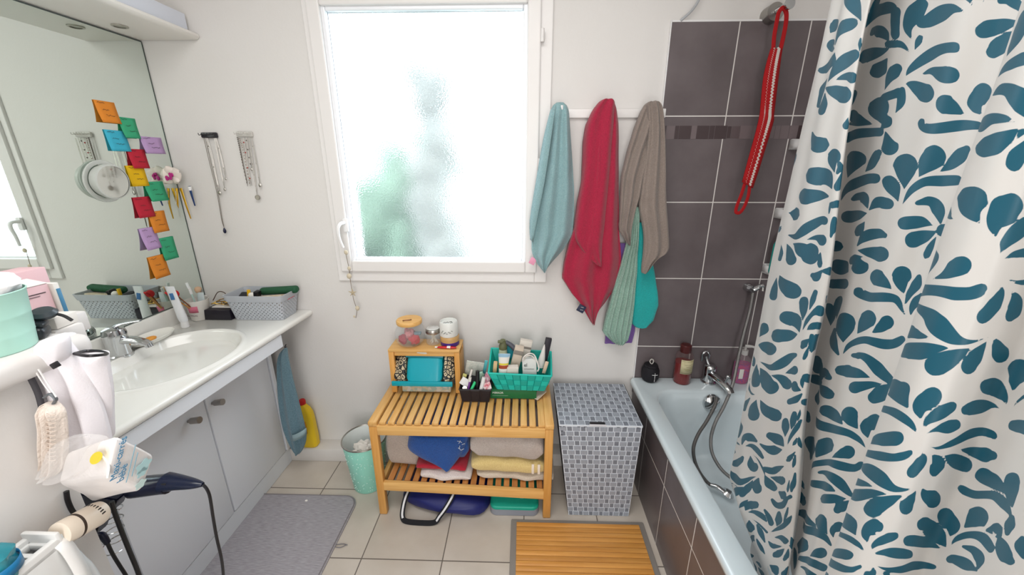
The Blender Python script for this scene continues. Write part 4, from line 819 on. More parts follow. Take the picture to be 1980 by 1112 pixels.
flap(b1, [[(790, 836), (910, 840)], [(787, 850), (906, 852)], [(787, 866), (900, 866)], [(802, 876), (894, 878)], [(826, 887), (886, 889)], [(850, 896), (877, 898)], [(865, 904), (870, 904)]], 1.383, BLU, 'pointed_corner', .03, 1, .003)
b = BM()
for a, c in (((884, 853), (893, 856)), ((890, 852), (887, 858)), ((893, 860), (899, 858)), ((886, 866), (890, 870)), ((891, 871), (897, 868)), ((889, 862), (887, 868))):
    p = ony(*a, 1.355); q = ony(*c, 1.355); tube(b, [p, p.lerp(q, .5)+V((.002, 0, .002)), q], .0012, 5)
part('white_embroidery', b, mat('thread_white', 'cfd6e2', .8), b1)
folded('folded_towel', 'cream towel at the bottom of the right towel pile on the bench shelf', -.200, .150, 1.365, 1.60, shz(0)+.006, shz(0)+.046, CRE, 5, 1, -.006)
folded('folded_towel', 'yellow towel with white stripes in the middle of the right pile', -.222, .112, 1.352, 1.60, shz(0)+.048, shz(0)+.118, YEL, 6, 2)
b = BM()
for x in (.052, .078): rbox(b, (x, 1.3515, shz(x)+.088), (.011, .003, .05), .001)
part('white_stripes', b, mat('stripe_cream', 'efe3d6', .9), bpy.data.objects['folded_towel.005'])
folded('folded_towel', 'large grey beige towel on top of the right pile on the bench shelf', -.218, .104, 1.350, 1.60, shz(0)+.120, .415, GRY, 7, 1, -.004, rough=.006)
# ------------------------------------------------------------------ bag and scale under the bench
NAVY = mat('navy_nylon', '1d2466', .45, bump=.25, bscale=60)
bg_ = thing('tote_bag', 'navy blue nylon tote bag with black and white handles lying under the bench', 'bag', (-.34, 1.45, 0))
b = BM(); rows = []
prof_ = [(-.552, .010, 1.43, 1.50), (-.545, .05, 1.385, 1.55), (-.505, .085, 1.352, 1.59), (-.45, .10, 1.326, 1.60), (-.37, .095, 1.312, 1.60), (-.28, .10, 1.302, 1.60), (-.20, .09, 1.300, 1.60), (-.155, .07, 1.325, 1.58), (-.138, .045, 1.38, 1.55), (-.130, .01, 1.43, 1.50)]
for i, (x, h, ya_, yb_) in enumerate(prof_):
    row = []
    for k in range(28):
        a = 2*PI*k/28; ca, sa = math.cos(a), math.sin(a); y = (ya_+yb_)/2+(abs(ca)**.7*(1 if ca > 0 else -1))*(yb_-ya_)/2; z = max(.002, h/2+(abs(sa)**.7*(1 if sa > 0 else -1))*h/2)
        nn_ = noise((x*6, y*6, z*9), 3.2, 3)*.018; row.append(V((x, y+nn_, max(.002, z*(.88 if ca < 0 else 1)+(nn_ if z > .02 else 0)))))
    rows.append(row)
loft(b, rows, True, True, True); part('bag_body', b, NAVY, bg_, sub=1)
st = smoothpts([(-.495, 1.40, .096), (-.508, 1.345, .080), (-.516, 1.315, .045), (-.515, 1.295, .015), (-.495, 1.282, .006), (-.43, 1.276, .006), (-.372, 1.278, .008), (-.350, 1.288, .030), (-.325, 1.300, .062), (-.300, 1.330, .094), (-.290, 1.37, .104)], 6)
def strap(pts, wd, m, name, parent, off=0, th=.003):
    b = BM(); rows = []
    for i, p in enumerate(pts):
        d = (pts[min(i+1, len(pts)-1)]-pts[max(0, i-1)]).normalized(); up = V((0, -.5, 1)).normalized(); s = d.cross(up).normalized(); n = s.cross(d).normalized()
        rows.append([p+s*wd+n*off, p-s*wd+n*off, p-s*wd+n*(off+th), p+s*wd+n*(off+th)])
    loft(b, rows, True, True, True); part(name, b, m, parent)
strap(st, .0105, mat('webbing_black', '15151b', .8), 'handle', bg_)
strap(st[4:20], .0042, mat('webbing_white', 'dfdfe2', .8), 'left_white_stripe', bg_, .0032, .001); strap(st[38:58], .0042, mat('webbing_white'), 'right_white_stripe', bg_, .0032, .001)
b = BM(); tube(b, [(-.31, 1.345, .088), (-.30, 1.38, .103), (-.30, 1.45, .112)], .006, 6, 4, flat=.4); part('zip', b, mat('zip_black', '15161f', .6), bg_)
scl = thing('bathroom_scale', 'flat turquoise topped box with grey base on the floor under the bench', 'box', (-.03, 1.43, 0))
b = BM(); loft(b, [mat_outline(-.136, .082, 1.328, 1.55, .03, z) for z in (.002, .006, .030, .032)], True, True, True); part('grey_base', b, mat('scale_grey', '8e929c', .5), scl)
b = BM(); loft(b, [mat_outline(-.135, .081, 1.329, 1.55, .03, .0325), mat_outline(-.135, .081, 1.329, 1.55, .03, .043), mat_outline(-.131, .077, 1.333, 1.546, .028, .047)], True, True, True); part('turquoise_lid', b, mat('scale_turquoise', '17a58c', .45), scl)
b = BM(); tube(b, [(-.01, 1.385, .0475), (.0, 1.378, .0475), (.012, 1.378, .0475), (.016, 1.388, .0475)], .0009, 5, 4); tube(b, [(-.004, 1.43, .0475), (.0, 1.405, .0475), (.008, 1.425, .0475), (.016, 1.402, .0475), (.022, 1.43, .0475)], .0009, 5); part('lid_mark', b, mat('mark_pale', '63c4b2', .6), scl)
# ------------------------------------------------------------------ bamboo stand on the bench and its things
sd_ = thing('bamboo_stand', 'small open bamboo shelf box standing at the left end of the bench', 'shelf', (-.435, 1.59, BZ))
SX0, SX1, SY0, SY1, SZ0, SZ1 = -.597, -.276, 1.535, 1.655, BZ+.001, .702
b = BM(); rbox(b, ((SX0+SX1)/2, (SY0+SY1)/2, SZ1-.006), (SX1-SX0, SY1-SY0, .012), .003); part('top_board', b, BAMBOO_X, sd_)
for x, s in ((SX0, 1), (SX1, -1)):
    for y in (SY0+.011, SY1-.011):
        b = BM(); rbox(b, (x+s*.013, y, (SZ0+SZ1-.012)/2), (.024, .020, SZ1-SZ0-.012), .002); part('leg', b, BAMBOO_Z, sd_)
    b = BM(); rbox(b, (x+s*.006, (SY0+SY1)/2, (SZ0+SZ1)/2+.01), (.010, SY1-SY0-.040, SZ1-SZ0-.08), .002); part('side_panel', b, BAMBOO_Z, sd_)
b = BM(); rbox(b, ((SX0+SX1)/2, SY0+.016, SZ1-.024), (SX1-SX0-.05, .012, .022), .002); part('front_crosspiece', b, BAMBOO_X, sd_)
ptn = bpy.data.materials.new('patterned_card'); ptn.use_nodes = True; nt = ptn.node_tree; pb = nt.nodes['Principled BSDF']; pb.inputs['Roughness'].default_value = .6
tcn = nt.nodes.new('ShaderNodeTexCoord'); vv_ = nt.nodes.new('ShaderNodeTexVoronoi'); vv_.inputs['Scale'].default_value = 70; rp = nt.nodes.new('ShaderNodeValToRGB'); rp.color_ramp.interpolation = 'CONSTANT'
rp.color_ramp.elements[0].color = lin('c9bfa4'); rp.color_ramp.elements[1].position = .35; rp.color_ramp.elements[1].color = lin('a9b8ae'); e = rp.color_ramp.elements.new(.6); e.color = lin('cfcac0'); e = rp.color_ramp.elements.new(.8); e.color = lin('c79f8a')
nt.links.new(tcn.outputs['Object'], vv_.inputs['Vector']); nt.links.new(vv_.outputs['Color'], rp.inputs[0]); nt.links.new(rp.outputs[0], pb.inputs['Base Color'])
b = BM(); rbox(b, (-.437, 1.59, BZ+.026), (.225, .10, .046), .003); solo('patterned_box', b, ptn, 'flat pale speckled box inside the bamboo stand under the teal package', 'box')
pk = thing('wipes_package', 'teal package with black and cream patterned ends inside the bamboo stand', 'package', (-.45, 1.56, BZ+.05))
ends = bpy.data.materials.new('geometric_print'); ends.use_nodes = True; nt = ends.node_tree; pb = nt.nodes['Principled BSDF']; pb.inputs['Roughness'].default_value = .4
tcn = nt.nodes.new('ShaderNodeTexCoord'); vv_ = nt.nodes.new('ShaderNodeTexVoronoi'); vv_.inputs['Scale'].default_value = 55; vv_.feature = 'DISTANCE_TO_EDGE'; rp = nt.nodes.new('ShaderNodeValToRGB'); rp.color_ramp.interpolation = 'CONSTANT'
rp.color_ramp.elements[0].color = lin('26282c'); rp.color_ramp.elements[1].position = .11; rp.color_ramp.elements[1].color = lin('cdbd9c'); e = rp.color_ramp.elements.new(.3); e.color = lin('4a4436')
nt.links.new(tcn.outputs['Object'], vv_.inputs['Vector']); nt.links.new(vv_.outputs['Distance'], rp.inputs[0]); nt.links.new(rp.outputs[0], pb.inputs['Base Color'])
def pack_rows(x0, x1, n, sx=lambda s: 1):
    rows = []
    for i in range(n+1):
        s = i/n; x = x0+(x1-x0)*s; k = sx(s); row = []
        for (y, z) in ((1.512, .548), (1.500, .560), (1.520, .60), (1.548, .655), (1.572, .680), (1.60, .683), (1.63, .66), (1.64, .60), (1.64, .545), (1.60, .538), (1.55, .538)):
            cy_, cz_ = 1.575, .60; row.append(V((x, cy_+(y-cy_)*k, cz_+(z-cz_)*k-(1-k)*.03)))
        rows.append(row)
    return rows
b = BM(); loft(b, pack_rows(-.522, -.352, 6, lambda s: 1+.03*math.sin(PI*s)), True, True, True); part('teal_wrap', b, mat('teal_film', '0d9fb0', .35, bump=.3, bscale=40), pk, sub=1)
b = BM(); loft(b, pack_rows(-.585, -.521, 5, lambda s: .55+.44*s**.6), True, True, True); part('left_end', b, ends, pk, sub=1)
b = BM(); loft(b, pack_rows(-.353, -.303, 5, lambda s: .99-.42*s**1.6), True, True, True); part('right_end', b, ends, pk, sub=1)
b = BM(); rbox(b, (-.437, 1.556, .674), (.17, .006, .035), .002, (-.6, 0, 0)); part('dark_teal_band', b, mat('dark_teal', '0b6f7c', .35), pk)
b = BM(); rbox(b, (-.445, 1.506, .550), (.275, .010, .024), .004); part('bottom_seam', b, mat('teal_film'), pk)
b = BM(); tube(b, [(-.495, 1.551, .668), (-.475, 1.548, .682), (-.44, 1.547, .684), (-.42, 1.548, .678), (-.395, 1.550, .670)], lambda t: .008*math.sin(PI*(.1+.8*t)), 8, 4, flat=.4, up=V((0, 1, 0))); part('white_swoosh', b, mat('swoosh', 'e3e3dd', .4), pk)
# glass jar with wooden lid
jr = thing('glass_jar', 'round ribbed glass jar with a bamboo lid on the bamboo stand', 'jar', (-.508, 1.598, SZ1))
c = (-.508, 1.596, SZ1+.001)
b = BM(); rows = []
for r_, z in ((.030, 0), (.045, .003), (.060, .020), (.067, .045), (.066, .065), (.058, .085), (.050, .095), (.049, .104)):
    rows.append([V((c[0]+(r_*(1+.012*math.cos(24*2*PI*k/96)*(z > .01)*(z < .09)))*math.cos(2*PI*k/96), c[1]+(r_*(1+.012*math.cos(24*2*PI*k/96)*(z > .01)*(z < .09)))*math.sin(2*PI*k/96), c[2]+z)) for k in range(96)])
loft(b, rows, True, True, False); part('glass', b, mat('jar_glass', 'cfd6d8', .06, alpha=.2), jr)
b = BM(); lathe(b, [(.050, .103), (.056, .104), (.057, .110), (.057, .118), (.055, .121), (.001, .121)], c, 40, capB=False); part('bamboo_lid', b, BAMBOO_X, jr)
b = BM(); tube(b, [(c[0]-.022, c[1]-.018, c[2]+.122), (c[0]-.012, c[1]-.028, c[2]+.127), (c[0]+.006, c[1]-.02, c[2]+.126), (c[0]+.012, c[1]-.006, c[2]+.122)], .0022, 6, 5); part('lid_loop', b, mat('leather', '7b4a30', .6), jr)
rn = random.Random(12)
for i in range(4):
    b = BM(); bmesh.ops.create_icosphere(b, subdivisions=3, radius=1); cx_, cy_, cz_ = (c[0]-.024, c[1]-.02, c[2]+.036) if i == 0 else (c[0]+.024, c[1]-.022, c[2]+.034) if i == 1 else (c[0]+.0, c[1]-.015, c[2]+.062) if i == 2 else (c[0]+.002, c[1]+.02, c[2]+.03)
    for v in b.verts:
        q = v.co.copy(); v.co = V((cx_, cy_, cz_))+V((q.x*.022, q.y*.02, q.z*.022))*(1+.5*noise(q, 1.8, i*3))
    solo('hair_scrunchie', b, mat(('red_fabric', 'scarlet_fabric', 'pink_fabric', 'wine_fabric')[i], ('a51c33', 'c2202a', 'cf7a7e', '7c2238')[i], .9), ('dark red', 'bright scarlet', 'pale pink, topmost', 'wine coloured rear')[i]+' fabric scrunchie inside the glass jar with bamboo lid', 'scrunchie', 'scrunchies in the glass jar')
b = BM(); rbox(b, (c[0]+.040, c[1]-.018, c[2]+.062), (.030, .02, .012), .003); solo('hair_tie', b, mat('tie_bluegrey', '68808c', .7), 'blue grey hair tie at the right inside the glass jar', 'hair tie')
sj = thing('cotton_bud_jar', 'small glass jar with a silver lid on the bamboo stand', 'jar', (-.406, 1.608, SZ1)); c = (-.406, 1.608, SZ1+.001)
b = BM(); lathe(b, [(.001, 0), (.028, 0), (.033, .006), (.033, .045), (.030, .056)], c, 28, capB=False); part('glass', b, mat('jar_glass', 'cfd6d8', .06, alpha=.2), sj)
b = BM(); lathe(b, [(.0325, .054), (.0335, .056), (.0335, .070), (.031, .073)], c, 28, capA=True, capB=False); lathe(b, [(.001, .0735), (.031, .0732)], c, 28, capA=False, capB=False); part('silver_lid', b, SILVER, sj)
b = BM(); lathe(b, [(.001, .073), (.0295, .0745), (.027, .0765), (.001, .077)], c, 28); part('lid_inlay', b, mat('lid_white', 'c9c8c4', .3), sj)
for k in range(12):
    a = rn.uniform(0, 6.28); r_ = rn.uniform(.004, .022); b = BM(); p = V((c[0]+r_*math.cos(a), c[1]+r_*math.sin(a), c[2]+.004)); q = V((c[0]+rn.uniform(-.02, .02), c[1]+rn.uniform(-.02, .02), c[2]+.048)); cyl(b, p, q, .0018, seg=6); ball(b, q, .0032, (1, 1, 1.5), 8); solo('cotton_bud', b, mat('cotton', 'e2dbc9', .8), 'cream cotton bud standing in the small silver-lidded jar', 'cotton bud', 'cotton buds in the small jar')
tn = thing('cream_tin', 'round cream tin with a tan lid and purple band on the bamboo stand', 'tin', (-.329, 1.600, SZ1)); c = (-.329, 1.602, SZ1+.001)
b = BM(); lathe(b, [(.001, 0), (.041, 0), (.042, .002), (.042, .024)], c, 36, capB=True); part('purple_band', b, mat('purple_print', '4a2f86', .4), tn)
b = BM(); lathe(b, [(.0425, .020), (.0425, .026), (.043, .028), (.043, .044), (.041, .047), (.001, .047)], c, 36, capA=False); part('tan_lid', b, mat('tan_lid', 'c79f68', .4), tn)
ro = thing('paper_pot', 'white pot with grey floral print stacked on the tan lidded tin', 'pot', (-.329, 1.600, SZ1+.048)); c = (-.331, 1.600, SZ1+.049)
b = BM(); lathe(b, [(.001, 0), (.041, 0), (.042, .003), (.040, .062), (.037, .067), (.034, .066), (.033, .060), (.001, .058)], c, 36); part('pot_body', b, mat('pot_white', 'dfe0dc', .35), ro)
b = BM()
for a, z in ((-125, .022), (-118, .030), (-108, .020), (-100, .024), (-92, .018), (-80, .026), (-72, .022), (-62, .03)):
    a = math.radians(a); p = V((c[0]+.0417*math.cos(a), c[1]+.0417*math.sin(a), c[2]+z)); tube(b, [p+V((-.004, 0, -.002)), p+V((0, -.0005, .003)), p+V((.004, 0, -.001))], .0009, 5, 3)
for (dx, dy) in ((-.016, -.012), (-.004, -.006), (.010, .002), (.016, -.012)): tube(b, [(c[0]+dx-.006, c[1]+dy, c[2]+.0595), (c[0]+dx, c[1]+dy+.006, c[2]+.0605), (c[0]+dx+.006, c[1]+dy, c[2]+.0595)], .0011, 5, 4)
part('grey_print', b, mat('print_darkgrey', '70756f', .7), ro)
b = BM(); p = V((-.378, 1.554, SZ1+.0065)); q = V((-.292, 1.552, SZ1+.0065)); tube(b, [p, p.lerp(q, .3), p.lerp(q, .85), q], lambda t: .0045+.004*math.sin(PI*min(1, t*1.1)), 10, 4, flat=.6)
cl = thing('correction_pen', 'red and white flat pen lying at the front edge of the bamboo stand', 'pen', (-.335, 1.553, SZ1)); part('pen_body', b, mat('pen_red', 'c41a22', .35), cl)
b = BM(); tube(b, [p.lerp(q, .52)+V((0, 0, .001)), p.lerp(q, .70)+V((0, 0, .001))], .0088, 10, flat=.62); part('white_label', b, PAPER, cl)
b = BM(); tube(b, [p+V((-.010, 0, 0)), p+V((.003, 0, 0))], .0035, 8); part('white_tip', b, WPLAST, cl)
# ------------------------------------------------------------------ woven surfaces
def weave(bm, p00, p10, p11, p01, nu, nv, wv=.8, gap=.0013, lift=.0012, phase=0, mv=0, mh=1):
    p00, p10, p11, p01 = map(V, (p00, p10, p11, p01)); n = (p10-p00).cross(p01-p00).normalized()
    def P(u, v): return p00.lerp(p10, u).lerp(p01.lerp(p11, u), v)
    gu = gap/((p10-p00).length); gv = gap/((p01-p00).length)
    for i in range(nu):
        for j in range(nv):
            isv = (i+j+phase) % 2 == 0; hw = (wv if isv else 2-wv)/2
            u0 = max(0, (i+.5-hw)/nu)+gu; u1 = min(1, (i+.5+hw)/nu)-gu; v0 = j/nv+gv; v1 = (j+1)/nv-gv
            h = lift if isv else lift*1.5; mi = mv if isv else mh
            q = [P(u0, v0), P(u1, v0), P(u1, v1), P(u0, v1)]; um, vm = (u0+u1)/2, (v0+v1)/2
            a = [bm.verts.new(x) for x in q]; t = [bm.verts.new(P(um+(u-um)*.9, vm+(v_-vm)*.9)+n*h) for u, v_ in ((u0, v0), (u1, v0), (u1, v1), (u0, v1))]
            f = bm.faces.new(t); f.material_index = mi
            for k in range(4): g = bm.faces.new((a[k], a[(k+1) % 4], t[(k+1) % 4], t[k])); g.material_index = mi
def striped(name, c1, c2, freq, axis=0):
    m = bpy.data.materials.new(name); m.use_nodes = True; nt = m.node_tree; pb = nt.nodes['Principled BSDF']; pb.inputs['Roughness'].default_value = .55
    tc = nt.nodes.new('ShaderNodeTexCoord'); sp_ = nt.nodes.new('ShaderNodeSeparateXYZ'); nt.links.new(tc.outputs['Object'], sp_.inputs[0])
    a = nt.nodes.new('ShaderNodeMath'); a.operation = 'MULTIPLY'; a.inputs[1].default_value = freq; nt.links.new(sp_.outputs[axis], a.inputs[0])
    f = nt.nodes.new('ShaderNodeMath'); f.operation = 'FRACT'; nt.links.new(a.outputs[0], f.inputs[0])
    g = nt.nodes.new('ShaderNodeMath'); g.operation = 'LESS_THAN'; g.inputs[1].default_value = .38; nt.links.new(f.outputs[0], g.inputs[0])
    mx = nt.nodes.new('ShaderNodeMix'); mx.data_type = 'RGBA'; mx.inputs[6].default_value = lin(c1); mx.inputs[7].default_value = lin(c2); nt.links.new(g.outputs[0], mx.inputs[0]); nt.links.new(mx.outputs[2], pb.inputs['Base Color']); return m
LG = mat('strap_grey', '7b808a', .5, var=.08, vscale=70); LS = striped('strap_striped', '828893', 'b9bfc9', 290); LSy = striped('strap_striped_side', '828893', 'b9bfc9', 290, 1); LB = mat('strap_edge', 'd8dee6', .6)
lb = thing('laundry_basket', 'tall lidded laundry basket of woven grey straps beside the bathtub', 'laundry basket', (.335, 1.5, 0))
A0 = [(.214, 1.340, .001), (.478, 1.340, .001), (.478, 1.64, .001), (.214, 1.64, .001)]; A1 = [(.155, 1.338, .466), (.492, 1.338, .466), (.492, 1.652, .466), (.155, 1.652, .466)]
b = BM(); hexa(b, [V(p) for p in A0]+[V(p) for p in A1], 2)
weave(b, A0[0], A0[1], A1[1], A1[0], 12, 20, phase=0)
b2 = BM(); hexa(b2, [V(p)+V((0, 0, 0)) for p in A0]+[V(p) for p in A1]); b2.free()
body = part('basket_body', b, [LG, LS, LB], lb, smooth=False)
b = BM(); weave(b, A0[1], A0[2], A1[2], A1[1], 12, 20, phase=1); part('right_side', b, [LG, LSy], lb, smooth=False)
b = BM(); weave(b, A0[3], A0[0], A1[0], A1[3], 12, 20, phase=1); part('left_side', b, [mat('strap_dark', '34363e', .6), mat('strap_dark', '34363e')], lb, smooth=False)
lid = BM(); box(lid, (.3245, 1.495, .4705), (.339, .318, .007), mi=2); weave(lid, (.155, 1.337, .474), (.494, 1.337, .474), (.494, 1.654, .474), (.155, 1.654, .474), 13, 11, wv=.82)
ld = part('lid', lid, [LG, LS, LB], lb, smooth=False)
b = BM(); rbox(b, (.312, 1.347, .4755), (.062, .015, .006), .0015); part('handle_slot', b, BLACK, ld)
b = BM(); rbox(b, (.312, 1.337, .4745), (.068, .007, .005), .0015); part('handle_flap', b, mat('flap_white', 'd5d3d8', .5), ld)
b = BM(); rbox(b, (.495, 1.495, .470), (.003, .322, .010), .001); rb = part('lid_trim', b, BLACK, ld)
b = BM()
for x in (.160, .175, .235, .262, .395, .425, .475): box(b, (x, 1.3365, .4665), (.012 if x > .2 else .010, .002, .0022))
for z in (.445, .424): box(b, (.168, 1.3365, z), (.010, .002, .0022)); 
part('dark_gaps', b, BLACK, body); 
# teal woven basket
tb = thing('woven_basket', 'turquoise woven strap basket full of toiletries on the green box', 'basket', (0, 1.57, BZ+.045))
T0 = [(-.105, 1.497, .534), (.100, 1.497, .530), (.100, 1.62, .530), (-.105, 1.62, .534)]; T1 = [(-.143, 1.482, .622), (.130, 1.482, .612), (.138, 1.648, .645), (-.143, 1.648, .660)]
TS = mat('strap_turquoise', '18bdae', .5); TS2 = mat('strap_turquoise_b', '13a598', .5)
for nm, (i, j), nu in (('front_wall', (0, 1), 8), ('right_wall', (1, 2), 6), ('back_wall', (2, 3), 10), ('left_wall', (3, 0), 6)):
    b = BM(); weave(b, T0[i], T0[j], T1[j], T1[i], nu, 3, wv=1.0, gap=.0003, lift=.0028)
    q = [V(T0[i]), V(T0[j]), V(T1[j]), V(T1[i])]; n = (q[1]-q[0]).cross(q[3]-q[0]).normalized(); hexa(b, [q[0]-n*.003, q[1]-n*.003, q[1]-n*.0002, q[0]-n*.0002, q[3]-n*.003, q[2]-n*.003, q[2]-n*.0002, q[3]-n*.0002], 2)
    part(nm, b, [TS, TS2, TS2], tb, smooth=False)
b = BM(); q = [V(p) for p in T1]; 
for i in range(4): tube(b, [q[i], q[(i+1) % 4]], .0042, 8)
part('rim', b, TS, tb)
b = BM(); b.faces.new([b.verts.new(V(p)+V((0, 0, .002))) for p in T0]); part('bottom', b, TS2, tb, solid=.002)
# green box below
gb = thing('cosmetics_box', 'flat dark green box with white lettering under the turquoise basket', 'box', (-.035, 1.55, BZ))
b = BM(); rbox(b, (-.036, 1.555, BZ+.0235), (.207, .11, .045), .002); part('box_body', b, mat('box_green', '1b6a3d', .4), gb)
text('box_lettering', 'MIRROR', .0135, mat('print_white', 'e8ebe6', .5), gb, (-.130, 1.4993, BZ+.026), (1, 0, 0), (0, 0, 1)); b = BM(); writing(b, (-.130, 1.4993, BZ+.012), (1, 0, 0), (0, 0, 1), .07, .008, [(0, 1, .5)], .0006, 3, 30); part('box_small_print', b, mat('print_pale', '9fc0a8', .5), gb)
b = BM(); prism(b, [(.050, 1.51, BZ+.001), (.072, 1.488, BZ+.002), (.112, 1.515, BZ+.028), (.112, 1.60, BZ+.030), (.05, 1.60, BZ+.001)], (0, 0, .003)); solo('paper_leaflet', b, mat('leaflet', 'd9c8b8', .8), 'cream paper leaflet sticking out right of the green box', 'leaflet')
def bx(name, lb, c, s, rot, m, cat='box', g=None, r=.002, band=None):
    th = thing(name, lb, cat, c, g); b = BM(); rbox(b, c, s, r, rot); part('carton', b, m, th)
    if band:
        M = Euler(rot).to_matrix(); b = BM(); rbox(b, V(c)+M @ V((0, -s[1]/2-.0003, band[0]*s[2])), (s[0]*.98, .001, band[1]*s[2]), .0003, rot); part('printed_band', b, band[2], th)
    return th
CARD = mat('carton_white', 'd9d2c8', .6); CARD2 = mat('carton_beige', 'cdbfae', .6); PR = mat('print_grey2', '8b847c', .7)
bx('medicine_box', 'tall beige carton leaning in the middle of the turquoise basket', (-.022, 1.565, .655), (.040, .028, .12), (.10, .22, 0), CARD2, band=(.3, .18, PR))
bx('medicine_box', 'pale tall carton at the back of the turquoise basket beside the spray head', (.012, 1.605, .672), (.055, .025, .11), (.05, .18, 0), CARD, band=(.2, .1, PR))
bx('medicine_box', 'small white carton with a yellow strip at the front of the turquoise basket', (-.040, 1.512, .622), (.050, .03, .04), (.1, .02, .1), CARD, band=(-.35, .18, mat('strip_yellow', 'd8c83a', .5)))
m1 = bx('medicine_box', 'large white carton with black lettering beneath a coiled cable in the turquoise basket', (.035, 1.530, .634), (.062, .030, .075), (-.12, -.05, -.04), mat('carton_cool', 'd2d4d1', .6))
text('carton_lettering', 'el', .022, mat('print_black', '3a3a3a', .6), m1, (.010, 1.5125, .640), (1, 0, 0), (0, .1, 1)); 
b = BM(); writing(b, (.010, 1.5105, .620), (1, 0, 0), (0, .1, 1), .045, .012, [(0, 1, .75)], .0008, 4, 24); part('carton_small_print', b, mat('print_black'), m1)
b = BM(); tube(b, [(.005, 1.515, .668), (.012, 1.512, .690), (.035, 1.520, .700), (.055, 1.525, .690), (.068, 1.51, .665), (.075, 1.50, .640), (.07, 1.50, .625)], .0032, 8, 6); tube(b, [(.012, 1.52, .672), (.022, 1.515, .690), (.045, 1.52, .688), (.058, 1.52, .670)], .003, 8, 6); solo('white_cable', b, mat('cable_white', 'ddd8d2', .5), 'white coiled cable lying over the cartons in the turquoise basket', 'cable')
su = thing('sunscreen_tube', 'white tube with pale blue end and red band in the turquoise basket', 'tube', (-.085, 1.505, .64))
b = BM(); rows = []
for t, rx, ry in ((0, .018, .014), (.5, .021, .010), (1, .026, .0012)): rows.append([V((-.083+.008*t+rx*math.cos(a), 1.510-.004*t+ry*math.sin(a), .60+.105*t)) for a in [2*PI*k/20 for k in range(20)]])
loft(b, rows, True, True, True); part('tube_body', b, mat('tube_white2', 'e2e0da', .35), su)
for nm, z0, z1, m in (('blue_end', .85, 1.0, mat('end_blue', '8fb7d0', .4)), ('yellow_stripe', .50, .58, mat('strip_yellow')), ('red_band', .33, .49, mat('band_red', 'a5482f', .5))):
    b = BM(); rows = []
    for t in (z0, z1):
        rx = .018+(.003*t/.5 if t < .5 else .003+.005*(t-.5)/.5)+.0004; ry = (.014-.004*t/.5 if t < .5 else .010-.0088*(t-.5)/.5)+.0004; rows.append([V((-.083+.008*t+rx*math.cos(a), 1.510-.004*t+ry*math.sin(a), .60+.105*t)) for a in [2*PI*k/20 for k in range(20)]])
    loft(b, rows, True); part(nm, b, m, su)
spb = thing('spray_bottle', 'pale green bottle with an olive cap rising at the back of the turquoise basket', 'bottle', (-.085, 1.60, .54))
b = BM(); lathe(b, [(.001, 0), (.020, 0), (.021, .08), (.018, .12), (.017, .125)], (-.086, 1.60, .56), 20); part('bottle_body', b, mat('pale_lime', 'c6d0b4', .3), spb)
b = BM(); lathe(b, [(.019, 0), (.019, .018), (.014, .026), (.012, .045), (.001, .050)], (-.086, 1.60, .682), 20); rbox(b, (-.096, 1.59, .722), (.026, .016, .012), .004); part('olive_cap', b, mat('olive', '66694a', .5), spb)
hbr = thing('hair_brush', 'dark grey hairbrush handle over a teal pouch in the turquoise basket', 'brush', (-.05, 1.61, .68)); b = BM(); tube(b, [(-.075, 1.61, .712), (-.050, 1.605, .698), (-.024, 1.60, .672)], lambda t: .010+.002*t, 12, 3); part('handle', b, mat('slate', '50525c', .4), hbr)
b = BM(); tube(b, [(-.026, 1.60, .676), (-.020, 1.598, .655)], .006, 10); part('light_end', b, mat('aqua_tip', 'a8cdcb', .4), hbr)
b = BM(); rbox(b, (-.05, 1.622, .655), (.06, .02, .06), .006, (0, .2, 0)); solo('teal_pouch', b, mat('pouch_teal', '168a98', .6), 'small teal pouch behind the grey brush handle in the turquoise basket', 'pouch')
b = BM(); lathe(b, [(.001, 0), (.016, 0), (.018, .02), (.012, .06), (.005, .10), (.001, .115)], (.085, 1.565, .61), 20, axis=(.15, 0, 1), sy=.7); solo('white_bottle', b, mat('nozzle_white', 'dcd9d4', .4), 'white pointed bottle standing before the black case in the turquoise basket', 'bottle')
b = BM(); rbox(b, (.108, 1.575, .675), (.028, .018, .155), .003, (.05, .16, 0)); solo('flat_iron_case', b, mat('case_black', '26242c', .45), 'tall black upright case at the right end of the turquoise basket', 'case')
b = BM(); rbox(b, (.105, 1.522, .632), (.016, .006, .060), .003, (0, .25, .1)); solo('wooden_comb', b, mat('comb_beige', 'd9bfa6', .5), 'beige comb leaning at the front right corner of the turquoise basket', 'comb')
b = BM(); rbox(b, (-.118, 1.53, .625), (.018, .03, .05), .004, (0, .1, 0)); solo('beige_compact', b, mat('compact_beige', 'd2b386', .5), 'beige compact standing left of the sunscreen tube', 'compact')
# black tray basket with make-up
kb = thing('black_basket', 'small black basket crammed with make-up on the bench beside the turquoise one', 'basket', (-.205, 1.52, BZ))
K0 = [(-.262, 1.472, BZ+.001), (-.143, 1.472, BZ+.001), (-.147, 1.565, BZ+.001), (-.258, 1.565, BZ+.001)]; K1 = [(-.272, 1.465, .549), (-.132, 1.465, .549), (-.136, 1.590, .549), (-.272, 1.590, .549)]
BLB = mat('black_weave', '1e1a22', .45)
for nm, (i, j) in (('front_wall', (0, 1)), ('right_wall', (1, 2)), ('back_wall', (2, 3)), ('left_wall', (3, 0))):
    b = BM(); q = [V(K0[i]), V(K0[j]), V(K1[j]), V(K1[i])]; n = (q[1]-q[0]).cross(q[3]-q[0]).normalized(); hexa(b, [q[0]-n*.003, q[1]-n*.003, q[1], q[0], q[3]-n*.003, q[2]-n*.003, q[2], q[3]]); weave(b, q[0], q[1], q[2], q[3], 3 if i % 2 == 0 else 3, 1, wv=1.0, gap=.002, lift=.0012, mv=0, mh=0); part(nm, b, BLB, kb, smooth=False)
b = BM()
